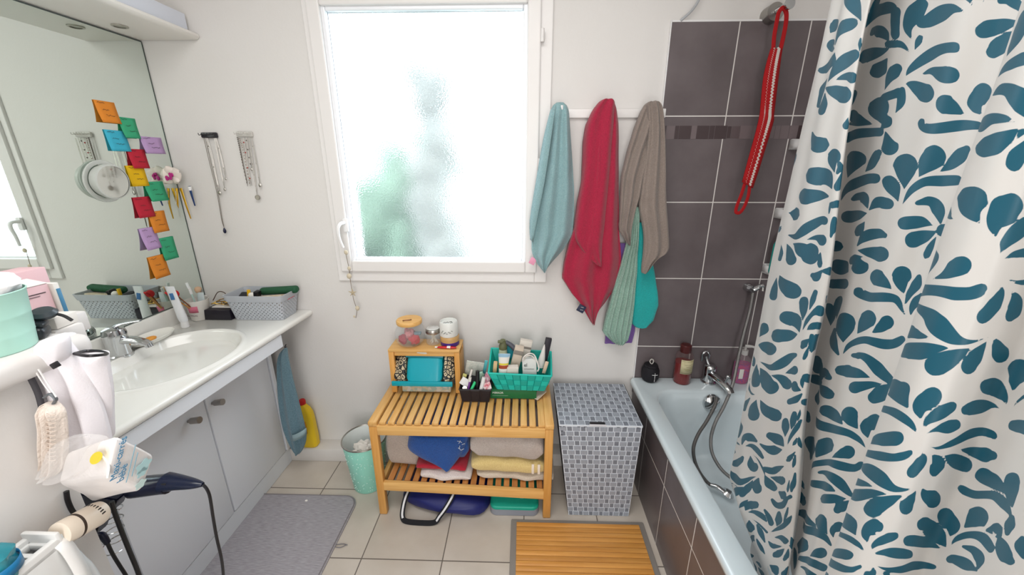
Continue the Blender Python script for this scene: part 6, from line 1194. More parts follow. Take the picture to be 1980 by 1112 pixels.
# ------------------------------------------------------------------ shower curtain
# outlines of the printed leaves in cloth coordinates (across, up; 1/1500 m), each as a start point and steps
LEAVES = """405,2693 1,-7 4,-9 17,-14 26,-17 28,-17 31,-17 33,-16 28,-15 0,0 0,0 0,0 0,0 -7,14 -8,13 -8,13 -9,12 -9,10 -5,7 -5,6 -5,7 -31,20 -57,16;433,2551 8,10 9,8 17,4 26,1 24,0 12,1 4,1 7,1 12,5 -10,12 -28,12 -33,6 -13,1 -19,1 -17,-3 -16,-7 -11,-11 2,-13 13,-15 13,-14;322,2608 37,-4 21,1 18,1 5,4 -3,4 -4,4 -11,9 -29,11 -41,8 -11,-4 -8,-1 -11,1 8,-5 -4,-5 7,-9 8,-10 7,-4 4,-1;429,2549 -25,8 -20,7 23,-4 20,-8 -2,3 -4,5 -21,13 -41,12 -40,5 -19,-6 0,-4 7,-9 38,-18 53,-11 21,1 14,2;445,2535 -24,-3 -25,-1 -25,-1 -23,-6 -26,-4 -18,-1 0,0 -8,0 -29,1 -8,-7 34,-12 29,-6 11,-1 32,-4 31,1 35,3 28,6 8,11 -10,12 -12,12;423,2455 30,6 27,6 26,5 28,4 24,4 14,3 11,3 11,3 9,9 -7,11 -22,10 -28,3 -19,0 -24,-1 -23,-5 -20,-9 -17,-12 -11,-13 -5,-14 -4,-13;474,2456 31,-5 27,-4 17,-3 10,-4 10,-4 13,-4 20,0 9,11 -4,10 -20,8 -13,2 -18,3 -24,1 -22,-2 -18,-5 -18,-4;404,2444 24,-11 20,-10 20,-9 22,-9 23,-9 20,-8 42,-5 21,10 -3,18 -29,16 -22,4 -24,5 -27,5 -26,2 -27,2 -31,2;410,2473 -31,-4 -33,-4 -22,-8 -4,-11 3,-11 0,-11 2,-11 1,-11 7,-5 16,-4 17,-1 7,3 4,10 5,9 6,10 8,8 7,9 3,9 2,12 2,11;411,2430 -9,-8 -9,-8 -9,-6 -7,-7 -7,-6 -8,-8 9,-10 31,-9 32,-3 17,5 4,8 4,8 0,9 -8,11 -13,11 -14,11;599,2348 -5,-5 -6,-5 -7,-5 -7,-5 5,-9 13,-6 12,0 7,8 1,7 -7,6 -4,7 -2,7;885,2620 6,10 6,7 12,2 20,-1 22,-3 21,-4 24,-6 30,-7 18,-1 -3,12 -22,17 -34,15 -27,7 -30,9 -26,3 -10,-4 -7,-12 -5,-14 2,-15 3,-15;888,2670 5,3 7,0 10,-1 8,2 6,3 6,3 1,6 -11,11 -15,9 -9,0 -3,-3 -2,-4 -1,-5 -1,-7 -1,-8 0,-9;1043,2543 -5,15 -10,16 -33,23 -36,15 -25,5 -17,2 -6,-5 0,-4 -1,-5 7,-8 13,-5 10,-2 10,-1 3,-3 4,-3 10,-6 3,-2 8,-2 32,-14 33,-16;601,2505 1,7 1,8 12,8 -13,2 -2,5 -2,4 -2,3 -5,2 -5,1 -3,-2 -2,-4 -2,-4 0,-6 7,-8 8,-8 7,-8;1050,2527 -29,9 -35,11 -29,8 -30,6 -23,4 -9,0 -3,-3 0,-3 -3,-11 3,-13 16,-12 26,-4 6,-1 3,-2 10,0 21,-1 24,0 23,1 17,3 15,4;1047,2503 -21,0 -26,1 -19,0 -7,-3 -1,-4 -2,-4 -2,-11 19,-15 33,-10 22,1 7,1 7,1 4,5 -1,10 -4,12 -3,13;891,2392 3,9 4,8 6,6 4,6 3,6 4,6 -2,9 -12,8 -8,3 -4,-5 -1,-7 -3,-7 -1,-9 2,-11 3,-11 2,-11;1039,2332 -22,10 -24,10 -17,9 -12,7 -16,7 -16,9 -31,8 -11,-7 -1,-15 8,-14 13,-6 21,-6 26,-6 26,-3 29,-2 27,-1;1085,2330 1,11 1,10 6,3 5,-4 4,0 4,3 -3,21 -25,21 -41,10 -41,-8 -1,-6 -4,-9 12,-18 31,-16 27,-10 19,-9;909,2302 25,2 25,2 27,0 42,-3 36,-4 27,-4 12,2 3,8 -8,9 -14,5 -27,3 -41,3 -44,3 -34,0 -27,-2 -17,-2 -4,-8 4,-11;1082,2545 -4,12 -4,12 -3,11 -3,9 -2,9 -2,9 -8,11 -17,11 -20,5 -6,-5 4,-10 4,-10 4,-11 6,-13 6,-12 5,-13 16,-16 19,-6;1048,2526 13,-4 12,-4 11,-3 10,-4 8,0 2,6 -6,8 -11,6 -10,4 -11,5 -13,4 -15,5 -21,1 7,-12;1067,2415 12,8 11,7 9,3 7,1 6,2 4,2 2,3 1,4 3,9 -9,12 -16,9 -14,1 -6,-1 -6,0 -5,-4 -3,-5 -3,-9 0,-12 4,-15 3,-15;1080,2383 16,1 15,0 14,0 15,0 9,4 -2,10 -12,9 -14,4 -14,-1 -14,0 -15,0 -17,-1 -11,-6 11,-13;1090,2312 16,1 16,1 11,6 -5,16 -13,8 -7,3 -14,7 -13,0 -6,-7 6,-10 2,-5 -4,0 -3,8 5,-4 3,-10 1,-11;1131,2512 -7,16 -4,13 3,6 9,3 9,3 5,6 2,7 2,8 1,11 -14,15 -18,12 -14,0 -9,-1 -11,-2 -6,-8 -1,-14 4,-19 13,-21 18,-18 18,-17;1288,2517 -15,15 -25,17 -32,12 -29,6 -24,-1 -17,-4 -6,-2 -5,-1 -7,-3 2,-9 11,-9 13,-6 11,-3 17,-4 26,-2 25,-1 14,3 10,2 16,-4 15,-6;1145,2487 6,4 7,3 5,4 2,3 -1,4 0,3 -2,6 -8,5 -7,3 -5,-2 -1,-2 -2,-2 -1,-4 1,-7 3,-9 3,-9;1139,2432 10,3 13,3 29,5 32,3 23,3 18,0 12,-2 11,-3 6,1 0,8 -4,9 -9,6 -15,4 -21,4 -28,3 -30,-2 -28,-9 -18,-13 -4,-12 3,-11;1189,2424 19,-4 18,-3 14,-6 14,-9 15,-9 13,-6 7,-2 6,-1 8,2 2,12 -7,14 -12,8 -6,2 -5,2 -7,1 -14,3 -21,4 -19,0 -14,-4 -11,-4;1139,2418 10,-8 9,-7 9,-7 13,-10 18,-12 19,-12 31,-8 17,6 -2,16 -20,17 -21,7 -23,8 -22,7 -17,3 -11,0 -10,0;1134,2345 11,6 11,6 6,9 -1,10 -3,9 -3,6 -2,4 -3,5 -5,6 -8,4 -7,0 -3,-4 -1,-3 -1,-4 0,-6 2,-9 2,-8 2,-9 2,-11 1,-11;1331,2317 -5,7 -5,8 -5,8 -5,7 -6,7 -5,7 -15,4 -10,-8 4,-17 14,-15 7,-2 7,-2 6,-1 5,-1 6,-1 7,-1;1367,2312 -7,11 -3,9 3,0 3,0 4,6 4,8 -3,13 -15,13 -15,5 -9,-6 -2,-8 -3,-10 2,-16 14,-15 13,-6 14,-4;1233,2319 -1,-7 12,-13 21,-10 20,-5 16,-1 13,1 12,1 15,1 14,0 17,-1 11,1 2,6 -10,6 -10,4 -17,4 -16,3 -14,1 -12,-1 -13,-1 -15,0 -12,2 -7,2 3,-3 -2,3 -6,8 -14,3;
1292,2525 0,5 -1,5 -1,6 -3,6 -3,6 -3,6 -8,7 -9,4 -4,-4 4,-8 5,-6 5,-6 5,-5 5,-5 4,-6 4,-5;1302,2516 1,4 1,4 1,3 1,3 0,1 0,2 -1,2 -1,2 -2,0 0,-1 0,-2 0,-1 0,-3 0,-4 0,-5 0,-5;1377,2484 -1,6 -4,9 -11,11 -12,10 -11,7 -9,5 -5,-1 -3,-2 -2,-2 1,-5 3,-5 4,-2 5,-2 3,-2 2,-2 6,-5 7,-5 5,-3 8,-5 14,-7;1377,2475 -16,5 -12,5 -11,4 -12,3 -8,2 -6,0 -2,-3 -3,-2 -3,-6 3,-12 7,-9 8,-3 4,0 3,0 5,0 9,2 9,2 9,3 9,2 13,1 4,1 -3,3;1385,2459 -20,2 -12,1 -8,-2 -7,-2 -6,-3 -3,-4 -1,-4 0,-4 -1,-9 7,-11 12,-6 8,2 4,1 4,1 5,2 6,4 8,5 6,7 3,8 2,9;1628,2373 16,4 12,5 7,5 4,7 2,6 1,6 0,4 -1,5 -3,6 -11,8 -16,4 -10,-1 -6,-2 -5,-3 0,-7 -7,-5 0,-9 4,-10 0,-9 13,-14;1615,2346 18,2 15,1 14,0 13,1 11,0 5,1 3,0 3,0 4,3 -2,7 -5,6 -8,3 -4,0 -7,1 -9,-1 -14,-2 -16,-3 -14,-5 -7,-6 0,-8;1627,2319 26,-2 13,-3 6,-4 8,-7 8,-7 6,-6 4,-3 4,-3 9,-6 7,1 2,9 -4,11 -3,6 -4,6 -7,7 -10,6 -17,7 -26,4 -19,-5 -10,-9;1703,2274 -7,6 -8,6 -12,4 -16,3 -20,1 -29,-2 -22,-5 0,-7 -4,-5 19,-6 24,-3 14,1 10,4 7,3 6,1 8,0 9,0 7,0 7,0 7,-1;1140,2480 -12,15 -13,15 -14,13 -14,9 -12,5 -11,4 -13,4 -14,4 -15,1 -2,-6 13,-11 17,-7 12,-4 10,-3 9,-3 8,-2 5,-3 12,-7 16,-11 18,-13;331,2325 4,-9 4,-10 8,-11 14,-11 12,-9 9,-8 64,-12 47,5 16,17 -22,19 -21,4 -20,3 -20,2 -24,5 -27,7 -31,8;572,2196 1,12 2,12 4,7 5,0 4,2 5,4 -3,17 -24,13 -36,2 -24,-12 1,-6 0,-9 8,-13 18,-11 21,-9 18,-9;571,2151 -2,16 -3,17 -16,17 -36,10 -32,3 -24,1 -57,-5 -24,-20 30,-21 55,-9 23,0 13,0 1,2 17,1 29,-5 26,-7;564,2132 -20,6 -24,6 -28,4 -32,1 -34,0 -37,0 -50,-13 -5,-21 43,-15 56,-1 27,6 23,6 20,5 20,6 21,5 20,5;280,2055 13,-4 13,-5 12,-4 12,-4 49,9 19,16 -18,16 -51,5 -11,-5 -13,-5 -13,-5 -13,-6 -14,-2 1,-4;283,1985 62,-4 63,3 47,19 32,19 27,15 20,11 8,2 9,0 15,4 6,9 -5,9 -15,4 -17,0 -27,-6 -33,-13 -37,-18 -31,-21 -25,-16 -36,-8 -63,-9;462,1992 22,4 20,3 15,1 9,-3 9,-4 10,-3 21,3 11,11 -3,13 -15,7 -13,-1 -15,-2 -19,-4 -18,-7 -17,-9 -17,-9;375,1968 23,-6 18,-7 14,-6 14,-7 16,-8 16,-9 38,0 30,14 8,21 -17,16 -20,3 -24,3 -28,1 -30,-3 -29,-6 -29,-6;256,1945 1,-10 0,-11 -1,-10 -1,-8 -1,-9 -1,-10 6,-4 15,0 16,4 7,6 2,9 3,10 -2,9 -11,9 -16,8 -17,7;311,1957 7,-11 5,-10 4,-9 4,-8 6,-9 6,-9 30,-7 38,5 24,14 1,15 -12,7 -12,7 -17,7 -25,4 -28,2 -31,2;595,2196 5,4 5,4 6,7 -2,8 -7,4 -3,3 -6,4 -10,0 -6,-5 2,-6 2,-4 1,-1 0,1 0,-2 -2,-4 -2,-6 0,-6 9,-4;902,2290 28,4 30,3 29,1 41,-1 35,-1 27,-2 11,3 2,8 -8,9 -15,5 -28,3 -44,4 -47,3 -38,-2 -26,-4 -11,-6 -10,-11 10,-14;929,2179 18,9 17,8 16,8 18,7 20,8 17,7 -7,19 -46,16 -49,2 -29,-13 1,-11 0,-12 2,-13 6,-12 8,-12 8,-11;1038,2199 25,4 20,4 15,7 9,11 6,9 2,4 -1,1 0,3 4,7 -6,8 -13,5 -13,-2 -5,0 -7,-3 -8,-6 -8,-10 -7,-10 -4,-10 -4,-11 -5,-11;897,2104 18,15 26,14 36,11 44,11 34,7 24,5 19,2 21,1 15,5 3,10 -11,10 -19,3 -22,0 -29,-2 -46,-7 -48,-11 -38,-16 -23,-20 -5,-20 1,-18;1111,2099 -3,14 -4,16 -16,12 -27,5 -28,-3 -32,-5 -17,-7 -9,-7 -7,-5 5,-5 14,-2 18,2 21,3 13,1 5,-2 4,-3 1,0 13,-1 24,-6 25,-7;1114,2091 -19,1 -20,1 -22,-1 -31,-3 -39,-5 -32,-4 -32,-12 -2,-16 29,-9 45,3 37,8 28,7 19,6 15,8 12,8 12,8;1108,2068 -15,-7 -16,-6 -14,-6 -7,-4 -4,-3 -5,-5 -5,-11 18,-8 25,1 18,8 4,3 4,4 3,7 0,8 -3,9 -3,10;584,2100 6,1 6,1 6,1 8,0 8,5 -3,9 3,7 -18,2 -5,-1 -6,-2 -7,-2 -7,-1 -11,-8 5,-9;599,2023 4,9 12,8 3,8 -3,8 4,7 -8,7 -4,7 -8,4 -8,-2 -4,-7 -2,-7 -1,-6 0,-7 1,-8 2,-10 1,-10 3,-4 5,-1;563,2116 0,-6 -1,-6 0,-5 1,-5 1,-4 2,-4 1,-2 3,-1 3,1 1,1 2,5 1,4 1,5 -1,6 -3,5 -2,6 -2,2 -5,0;826,1930 20,7 33,6 11,1 1,-2 4,-2 17,1 40,11 16,15 -18,11 -39,1 -16,-4 -17,1 -45,-3 -7,-14 0,-14 0,-14;591,2220 5,-7 4,-6 1,-6 -5,-10 -9,-13 -11,-13 2,-9 11,-7 11,0 11,6 4,15 0,16 0,13 0,11 -4,7 -9,7 -5,3 -6,-2;1121,2098 18,6 17,4 10,1 5,-1 13,0 18,1 21,4 8,10 -10,10 -22,5 -17,1 -22,1 -26,-4 -14,-11 -4,-13 -3,-11 0,-3 4,-1;897,2344 16,-3 23,-4 24,-3 22,-1 25,-1 25,-1 4,0 1,2 -3,2 -6,1 -26,3 -25,3 -21,3 -22,2 -22,3 -16,3 -3,-2 0,-4;1098,1992 22,13 21,9 15,6 15,5 17,5 11,3 10,2 14,3 13,2 5,6 -4,6 -11,2 -14,3 -20,2 -25,-3 -27,-5 -25,-10 -17,-15 -4,-17 -3,-16;1096,1981 23,1 22,1 22,0 25,-1 27,-1 24,-1 25,8 8,14 -10,13 -25,4 -24,-5 -27,-6 -27,-6 -22,-7
 -20,-7 -21,-7;1142,1973 -15,0 -16,-1 -19,-3 -17,-7 -12,-6 -12,-6 -7,-11 13,-6 23,1 18,7 6,7 4,4 2,4 8,4 12,5 13,5;1109,2306 0,-11 0,-11 0,-11 0,-12 22,-15 31,-3 20,10 -4,17 -18,8 -16,9 -15,10 -15,9;1255,2161 7,11 6,11 5,9 3,8 1,7 2,7 -17,21 -38,11 -38,-6 -11,-20 8,-9 9,-8 12,-10 16,-10 19,-11 16,-11;1286,2190 9,6 8,6 6,4 4,3 4,4 4,5 1,17 -10,18 -15,9 -15,-7 -2,-7 -4,-8 -2,-10 3,-13 5,-14 4,-13;1317,2202 8,2 10,2 10,4 10,7 8,6 4,6 1,7 0,6 1,6 -7,7 -9,3 -6,-2 -6,-2 -5,-2 -5,-5 -4,-8 -3,-9 -2,-9 -3,-10 -2,-9;1264,2124 11,16 10,14 10,10 9,7 11,1 15,0 18,2 19,2 11,4 1,8 -11,7 -11,3 -19,0 -16,-1 -13,-1 -15,-5 -15,-12 -12,-16 -4,-19 1,-20;1359,2088 0,14 0,15 -8,15 -13,11 -15,7 -12,1 -8,-6 -8,-6 -2,-3 1,-4 3,-3 3,-1 9,1 8,0 3,-3 3,-5 4,-6 7,-6 12,-10 13,-11;1342,2088 -10,6 -9,7 -9,5 -11,0 -11,-2 -12,-3 -13,-8 0,-12 13,-10 13,-1 10,3 9,3 6,3 6,3 8,3 10,3;1354,2079 -10,-1 -10,-1 -9,-1 -8,-2 -7,-3 -8,-4 -6,-11 3,-15 10,-10 12,2 6,6 8,7 7,7 5,9 4,8 3,9;1357,2070 -5,-7 -5,-7 -4,-8 -3,-8 -1,-8 -1,-7 2,-7 6,-5 8,2 4,5 1,8 1,8 0,7 -1,9 -1,9 -1,9;1248,2130 -3,13 -3,14 -5,11 -11,9 -11,5 -10,5 -26,7 -25,-3 -10,-11 10,-14 9,-6 7,-4 11,-5 19,-6 25,-7 23,-8;1707,2267 -6,0 -7,-1 -8,-1 -11,-1 -14,-3 -10,-2 -6,-3 -7,-4 -11,-7 15,-11 23,-7 15,1 6,1 5,1 5,3 4,6 4,7 2,6 1,7 1,7;1716,2252 -4,-5 -5,-6 -3,-5 -1,-4 0,-4 0,-3 2,-10 8,-8 7,0 3,7 0,2 1,3 0,4 -1,7 -1,9 -2,10 -1,3 -2,2;1706,2246 2,3 2,3 2,3 1,1 2,2 1,2 0,3 -2,4 -3,1 -2,-1 -1,-2 -1,-2 -1,-3 0,-4 0,-5 0,-5;1701,2128 -2,9 -2,8 1,5 1,2 2,4 0,6 -8,16 -22,7 -32,-5 -13,-15 11,-7 10,-9 16,-10 18,-6 12,-3 8,-2;1722,2109 1,9 1,7 3,2 4,3 4,4 2,3 -1,3 1,5 2,12 -7,14 -10,7 -9,-4 -3,-1 -4,-3 -3,-7 0,-11 1,-14 5,-14 7,-9 6,-6;1373,2067 53,8 -8,3 4,3 0,1 0,-3 0,-5 0,-6 0,-8 0,0 0,0 0,1 0,0 0,13 0,12 0,12 0,7 0,2 0,-3 -32,-6 -30,-3 -11,-9 5,-14;1654,2131 -10,2 -11,2 0,2 -2,1 -7,4 -9,4 -8,2 -15,0 -11,-1 -11,-3 4,-5 4,-6 18,-5 33,-1 15,2 10,2;1731,2084 3,6 4,6 3,4 5,5 5,6 3,5 1,3 2,4 1,8 -5,9 -8,5 -6,-3 -2,-3 -2,-3 -3,-5 -3,-8 -2,-10 -1,-10 3,-10 2,-9;395,1964 11,-9 13,-10 23,-8 28,-2 21,1 16,0 31,13 10,21 -15,16 -35,4 -16,-5 -11,-5 -6,-3 -11,-4 -21,-1 -26,-1 -10,0 -6,-4;551,1969 -1,-11 -1,-10 0,-9 1,-4 2,-2 2,-1 7,-5 9,1 7,5 0,7 1,2 0,1 -1,3 -4,7 -5,9 -6,9 -3,2 -6,-1;574,1924 -12,-7 -11,-5 -4,0 7,1 -4,-2 -8,-3 -11,-3 -7,-7 2,-7 9,-2 7,-4 12,-2 19,6 8,12 1,11 0,9 0,4 -4,1;309,1841 1,-14 2,-14 19,-12 32,-6 31,-2 26,-3 42,8 29,19 3,21 -24,11 -24,1 -26,-1 -22,-2 -23,-2 -30,-2 -36,-2;284,1827 -14,-18 -13,-18 -11,-17 -4,-13 0,-11 0,-11 20,-7 36,6 30,13 10,14 -4,9 -4,9 -6,10 -11,11 -14,11 -15,12;560,1791 7,12 6,12 5,11 2,10 0,10 1,9 -2,7 -8,2 -9,-3 -4,-7 -3,-10 -3,-10 -1,-10 2,-11 3,-11 4,-11;536,1748 6,14 6,14 3,12 0,11 -1,9 -2,9 -11,10 -21,-2 -20,-11 -5,-16 4,-8 4,-9 6,-8 10,-8 11,-8 10,-9;536,1708 0,17 -1,17 -11,14 -24,5 -22,-3 -18,-3 -35,-13 -22,-22 9,-17 32,-1 19,3 12,2 4,3 15,2 21,-1 21,-3;527,1702 -16,-2 -17,-2 -18,-3 -20,-7 -25,-10 -28,-11 -35,-24 -8,-23 27,-6 41,11 25,14 23,12 19,13 14,13 10,13 8,12;548,1718 8,15 7,14 7,13 7,14 7,11 7,5 6,0 6,0 23,4 -11,18 -14,12 -13,-3 -6,-8 -7,-9 -7,-12 -9,-14 -9,-16 -3,-15 0,-15 1,-14;569,1733 9,4 8,4 5,2 5,3 5,3 17,-2 4,5 0,9 -7,9 -14,4 -7,-3 -8,-4 -8,-7 -6,-10 -2,-9 -1,-8;219,1553 39,24 33,21 22,18 6,12 -5,5 -5,3 -18,5 -39,-9 -42,-21 -16,-19 -3,-6 -5,-3 4,-1 10,-7 10,-11 9,-11;231,1523 23,2 20,1 18,1 20,4 25,6 24,6 44,22 23,25 -5,17 -33,-1 -24,-8 -27,-9 -30,-13 -29,-15 -25,-16 -25,-17;273,1475 66,11 61,15 52,29 34,29 24,27 14,20 8,10 10,10 6,7 0,7 -6,2 -9,-3 -17,-8 -23,-15 -25,-24 -24,-25 -22,-22 -22,-19 -50,-22 -77,-29;490,1538 14,8 13,6 11,6 10,4 8,4 9,5 12,14 0,13 -11,5 -17,-7 -7,-7 -8,-8 -9,-10 -9,-10 -8,-11 -8,-12;298,1459 6,-15 5,-14 7,-12 8,-9 10,-7 11,-6 39,7 44,27 24,32 -5,19 -13,2 -15,3 -21,-1 -28,-5 -34,-10 -38,-11;261,1456 -22,-26 -23,-28 -18,-26 -2,-17 7,-11 6,-10 30,0 44,20 35,27 8,22 -6,9 -6,8 -8,7 -13,8 -15,8 -17,9;144,1436 1,-10 3,-9 -4,-9 8,0 -4,-6 4,-4 7,-4 31,11 28,17 8,12 1,6 0,6 -10,4 -23,-2 -38,-8 -8,4 -4,1 -3,-4;587,1714 -10,-6 -10,-7 -9,-7 -4,-7 1,
-4 1,-3 0,-9 8,-4 10,4 7,8 3,3 2,1 2,3 0,7 1,10 1,10;590,1690 -4,-11 -4,-11 -3,-9 -1,-5 0,-4 -1,-4 1,-6 4,-2 6,3 4,5 1,4 2,5 1,6 0,9 -1,11 -1,10;585,1720 2,-12 2,-12 3,-9 2,-5 2,-4 3,-4 1,-2 2,-1 2,1 1,3 3,3 7,3 7,5 -11,15 -7,14 -3,12 -5,6 -9,-3;598,1721 2,-8 1,-8 3,-9 2,-9 20,-16 -4,0 0,6 4,9 0,9 -4,10 0,9 0,9 4,10 -25,3;892,1540 2,-8 3,-8 3,-7 4,-7 27,0 49,18 48,28 6,15 -13,3 -14,3 -14,2 -12,4 -38,-4 -45,-22;879,1475 12,-9 10,-3 14,2 18,6 26,9 29,11 38,15 38,22 3,11 -18,0 -34,-9 -16,-1 -34,-10 -37,-15 -30,-14 -11,-4 -18,4 -7,-4;1075,1910 -10,8 -11,9 -13,5 -17,1 -20,-2 -18,-2 -58,-9 -32,-19 1,-20 38,-6 15,0 14,1 19,3 33,10 34,12 25,9;586,1917 6,-1 6,-1 4,-1 9,-2 7,4 4,9 -4,10 -15,5 -4,-2 -4,-3 -6,-3 -5,-3 -7,-5 2,-6;937,1821 34,9 37,9 37,10 27,7 24,12 5,13 -17,8 -31,-4 -32,-8 -39,-10 -32,-9 -33,-9 -25,-15 4,-16;1055,1751 7,15 8,15 5,11 3,10 2,8 1,10 -9,8 -27,-1 -40,-12 -21,-16 -3,-10 -2,-11 5,-10 19,-8 29,-4 23,-5;1000,1708 14,17 13,16 4,14 -12,9 -21,5 -17,5 -20,2 -28,-7 -19,-11 0,-9 11,-8 10,-8 12,-6 15,-6 18,-7 20,-6;626,1828 0,5 -8,7 0,5 0,5 8,2 -8,3 -11,1 -2,-3 2,-5 0,-5 2,-6 3,-6 6,-5 0,1;1159,1715 13,19 13,18 9,15 3,10 -2,8 -1,8 -23,12 -44,-4 -42,-21 -15,-25 3,-8 4,-9 11,-8 21,-6 25,-5 25,-4;1156,1677 -13,12 -11,11 -8,9 -8,5 -10,7 -12,7 -8,4 -18,-3 -18,-9 -5,-9 -6,-14 -7,-16 13,-13 32,-3 35,2 31,1 7,1 7,5;1236,1703 9,3 8,3 7,2 7,2 10,8 2,8 -6,5 -12,-2 -7,-4 -7,-4 -8,-4 -8,-4 -11,-8 2,-7;1291,1691 -13,-3 -16,-4 -21,-6 -23,-7 -27,-14 -12,-17 11,-8 26,5 25,11 21,9 16,7 13,6 8,7 0,10;1061,1544 18,16 14,11 -15,-12 -17,-7 22,8 26,8 18,7 15,10 2,9 -10,2 -15,2 -20,1 -53,-18 -62,-41 2,-13 18,-2 11,-4 26,9;1099,1983 19,-3 19,-2 20,-2 25,0 26,0 25,1 26,9 8,15 -12,14 -29,3 -24,-5 -25,-5 -23,-6 -19,-6 -18,-7 -18,-6;1093,1971 0,-12 -1,-11 0,-12 0,-11 32,-7 37,9 22,17 -7,16 -21,2 -21,3 -20,3 -21,3;1089,1970 -7,-6 -7,-5 -8,-6 -8,-6 1,-6 10,-2 13,3 8,5 -1,6 0,5 0,6 -1,6;1305,1924 -4,8 -5,8 -7,8 -8,5 -10,5 -11,4 -32,-4 -25,-16 3,-18 28,-8 17,2 15,2 12,2 10,1 9,1 8,0;1329,1919 0,12 0,11 0,9 2,4 1,5 0,6 -8,15 -14,6 -13,-8 -4,-18 3,-6 2,-7 6,-9 7,-8 9,-7 9,-5;1340,1897 3,9 3,8 3,9 6,11 6,11 1,10 -3,8 -3,6 -3,5 -5,3 -6,-3 -2,-5 -2,-6 -2,-5 -2,-7 -1,-11 -2,-13 1,-12 2,-10 3,-9;1354,1868 -9,11 -8,10 -7,12 -11,12 -14,3 -17,-3 -24,-8 -30,-9 -27,-4 -21,-2 4,-2 0,-2 -13,5 -21,-3 -15,-9 -1,-9 5,-8 21,-3 35,3 41,8 33,11 20,7 12,4 7,1 6,-4 9,-8 13,-7 12,-6;1362,1874 1,8 2,8 3,7 7,8 9,9 1,8 -5,6 -5,6 -1,3 -4,1 -5,-1 -2,-3 -5,-5 -5,-5 -3,-6 -2,-9 0,-11 3,-10 5,-8 6,-6;1219,1768 21,13 18,12 13,10 8,8 6,6 5,7 0,19 -16,12 -32,-6 -30,-20 -2,-9 -3,-9 -1,-10 3,-11 5,-11 5,-11;1287,1800 9,3 7,4 7,4 6,6 5,7 5,6 3,14 -7,12 -11,4 -10,-8 -3,-9 -2,-8 -3,-8 -2,-9 -2,-9 -2,-9;1172,1681 17,21 17,18 19,14 21,13 19,11 18,8 18,2 17,1 16,6 16,11 11,12 7,12 3,8 -6,6 -9,1 -7,-6 -7,-7 -6,-6 -10,-5 -11,-4 -15,-3 -22,-6 -28,-13 -28,-16 -26,-20 -19,-21 -5,-19 0,-18;1422,1718 -3,5 -31,-5 -30,5 -22,9 -17,6 -16,5 -16,0 -17,-6 -15,-7 -11,-8 -7,-6 0,-5 7,-2 10,3 9,4 8,2 12,1 12,-3 12,-9 15,-11 24,-3 28,3 37,13 7,4;1316,1684 -9,5 -10,4 -13,1 -21,-6 -24,-9 -21,-8 -18,-8 -18,-9 -26,-16 -10,-16 14,-7 29,8 18,7 17,6 21,9 23,11 17,9 11,7 11,6 9,6;1600,2020 21,12 13,10 7,9 3,7 -1,6 -6,5 -12,2 -14,1 -19,-1 -22,-3 11,-2 -3,-3 -8,-5 8,-1 7,-1 0,-4 -15,-8 15,-6 4,-9 4,-10;1639,2022 19,5 15,4 12,4 9,5 5,3 4,3 2,2 2,2 2,11 -4,11 -10,5 -12,-4 -3,-3 -4,-4 -5,-5 -2,-8 -3,-8 -5,-7 -10,-8 -12,-8;1607,1981 41,13 24,6 17,2 12,0 10,3 8,3 6,4 5,5 2,4 0,4 1,6 -3,6 -5,3 -3,-3 -2,0 -1,-1 -3,-3 -4,-3 -7,-2 -8,-2 -12,-2 -20,-4 -35,-8 -49,-12 -3,-10 -4,-13;1762,1955 -4,-2 -6,-3 -9,-4 -10,-1 -8,3 -7,7 -7,8 -8,8 -8,4 -14,4 -21,-1 -29,-4 -24,-5 -22,-10 7,-5 24,2 30,0 15,-3 9,-7 14,-8 17,-6 14,-3 11,2 10,4 9,6 8,6 5,4 4,4;1693,1929 -8,2 -9,1 -11,0 -10,1 -12,-1 -16,-1 -46,-15 -11,-13 4,-10 45,7 19,7 14,5 13,4 11,5 9,5 8,3;1718,1923 -8,2 -10,-1 -14,-4 -17,-7 -14,-6 -19,-8 -20,-10 -9,-6 -29,-18 4,-11 30,3 34,12 9,2 7,3 12,5 15,7 10,11 7,10 6,8 6,8;1741,1931 -7,-2 -6,-2 -7,-4 -7,-6 -7,-7 -5,-4 -1,-2 -2,-2 -6,-15 4,-1
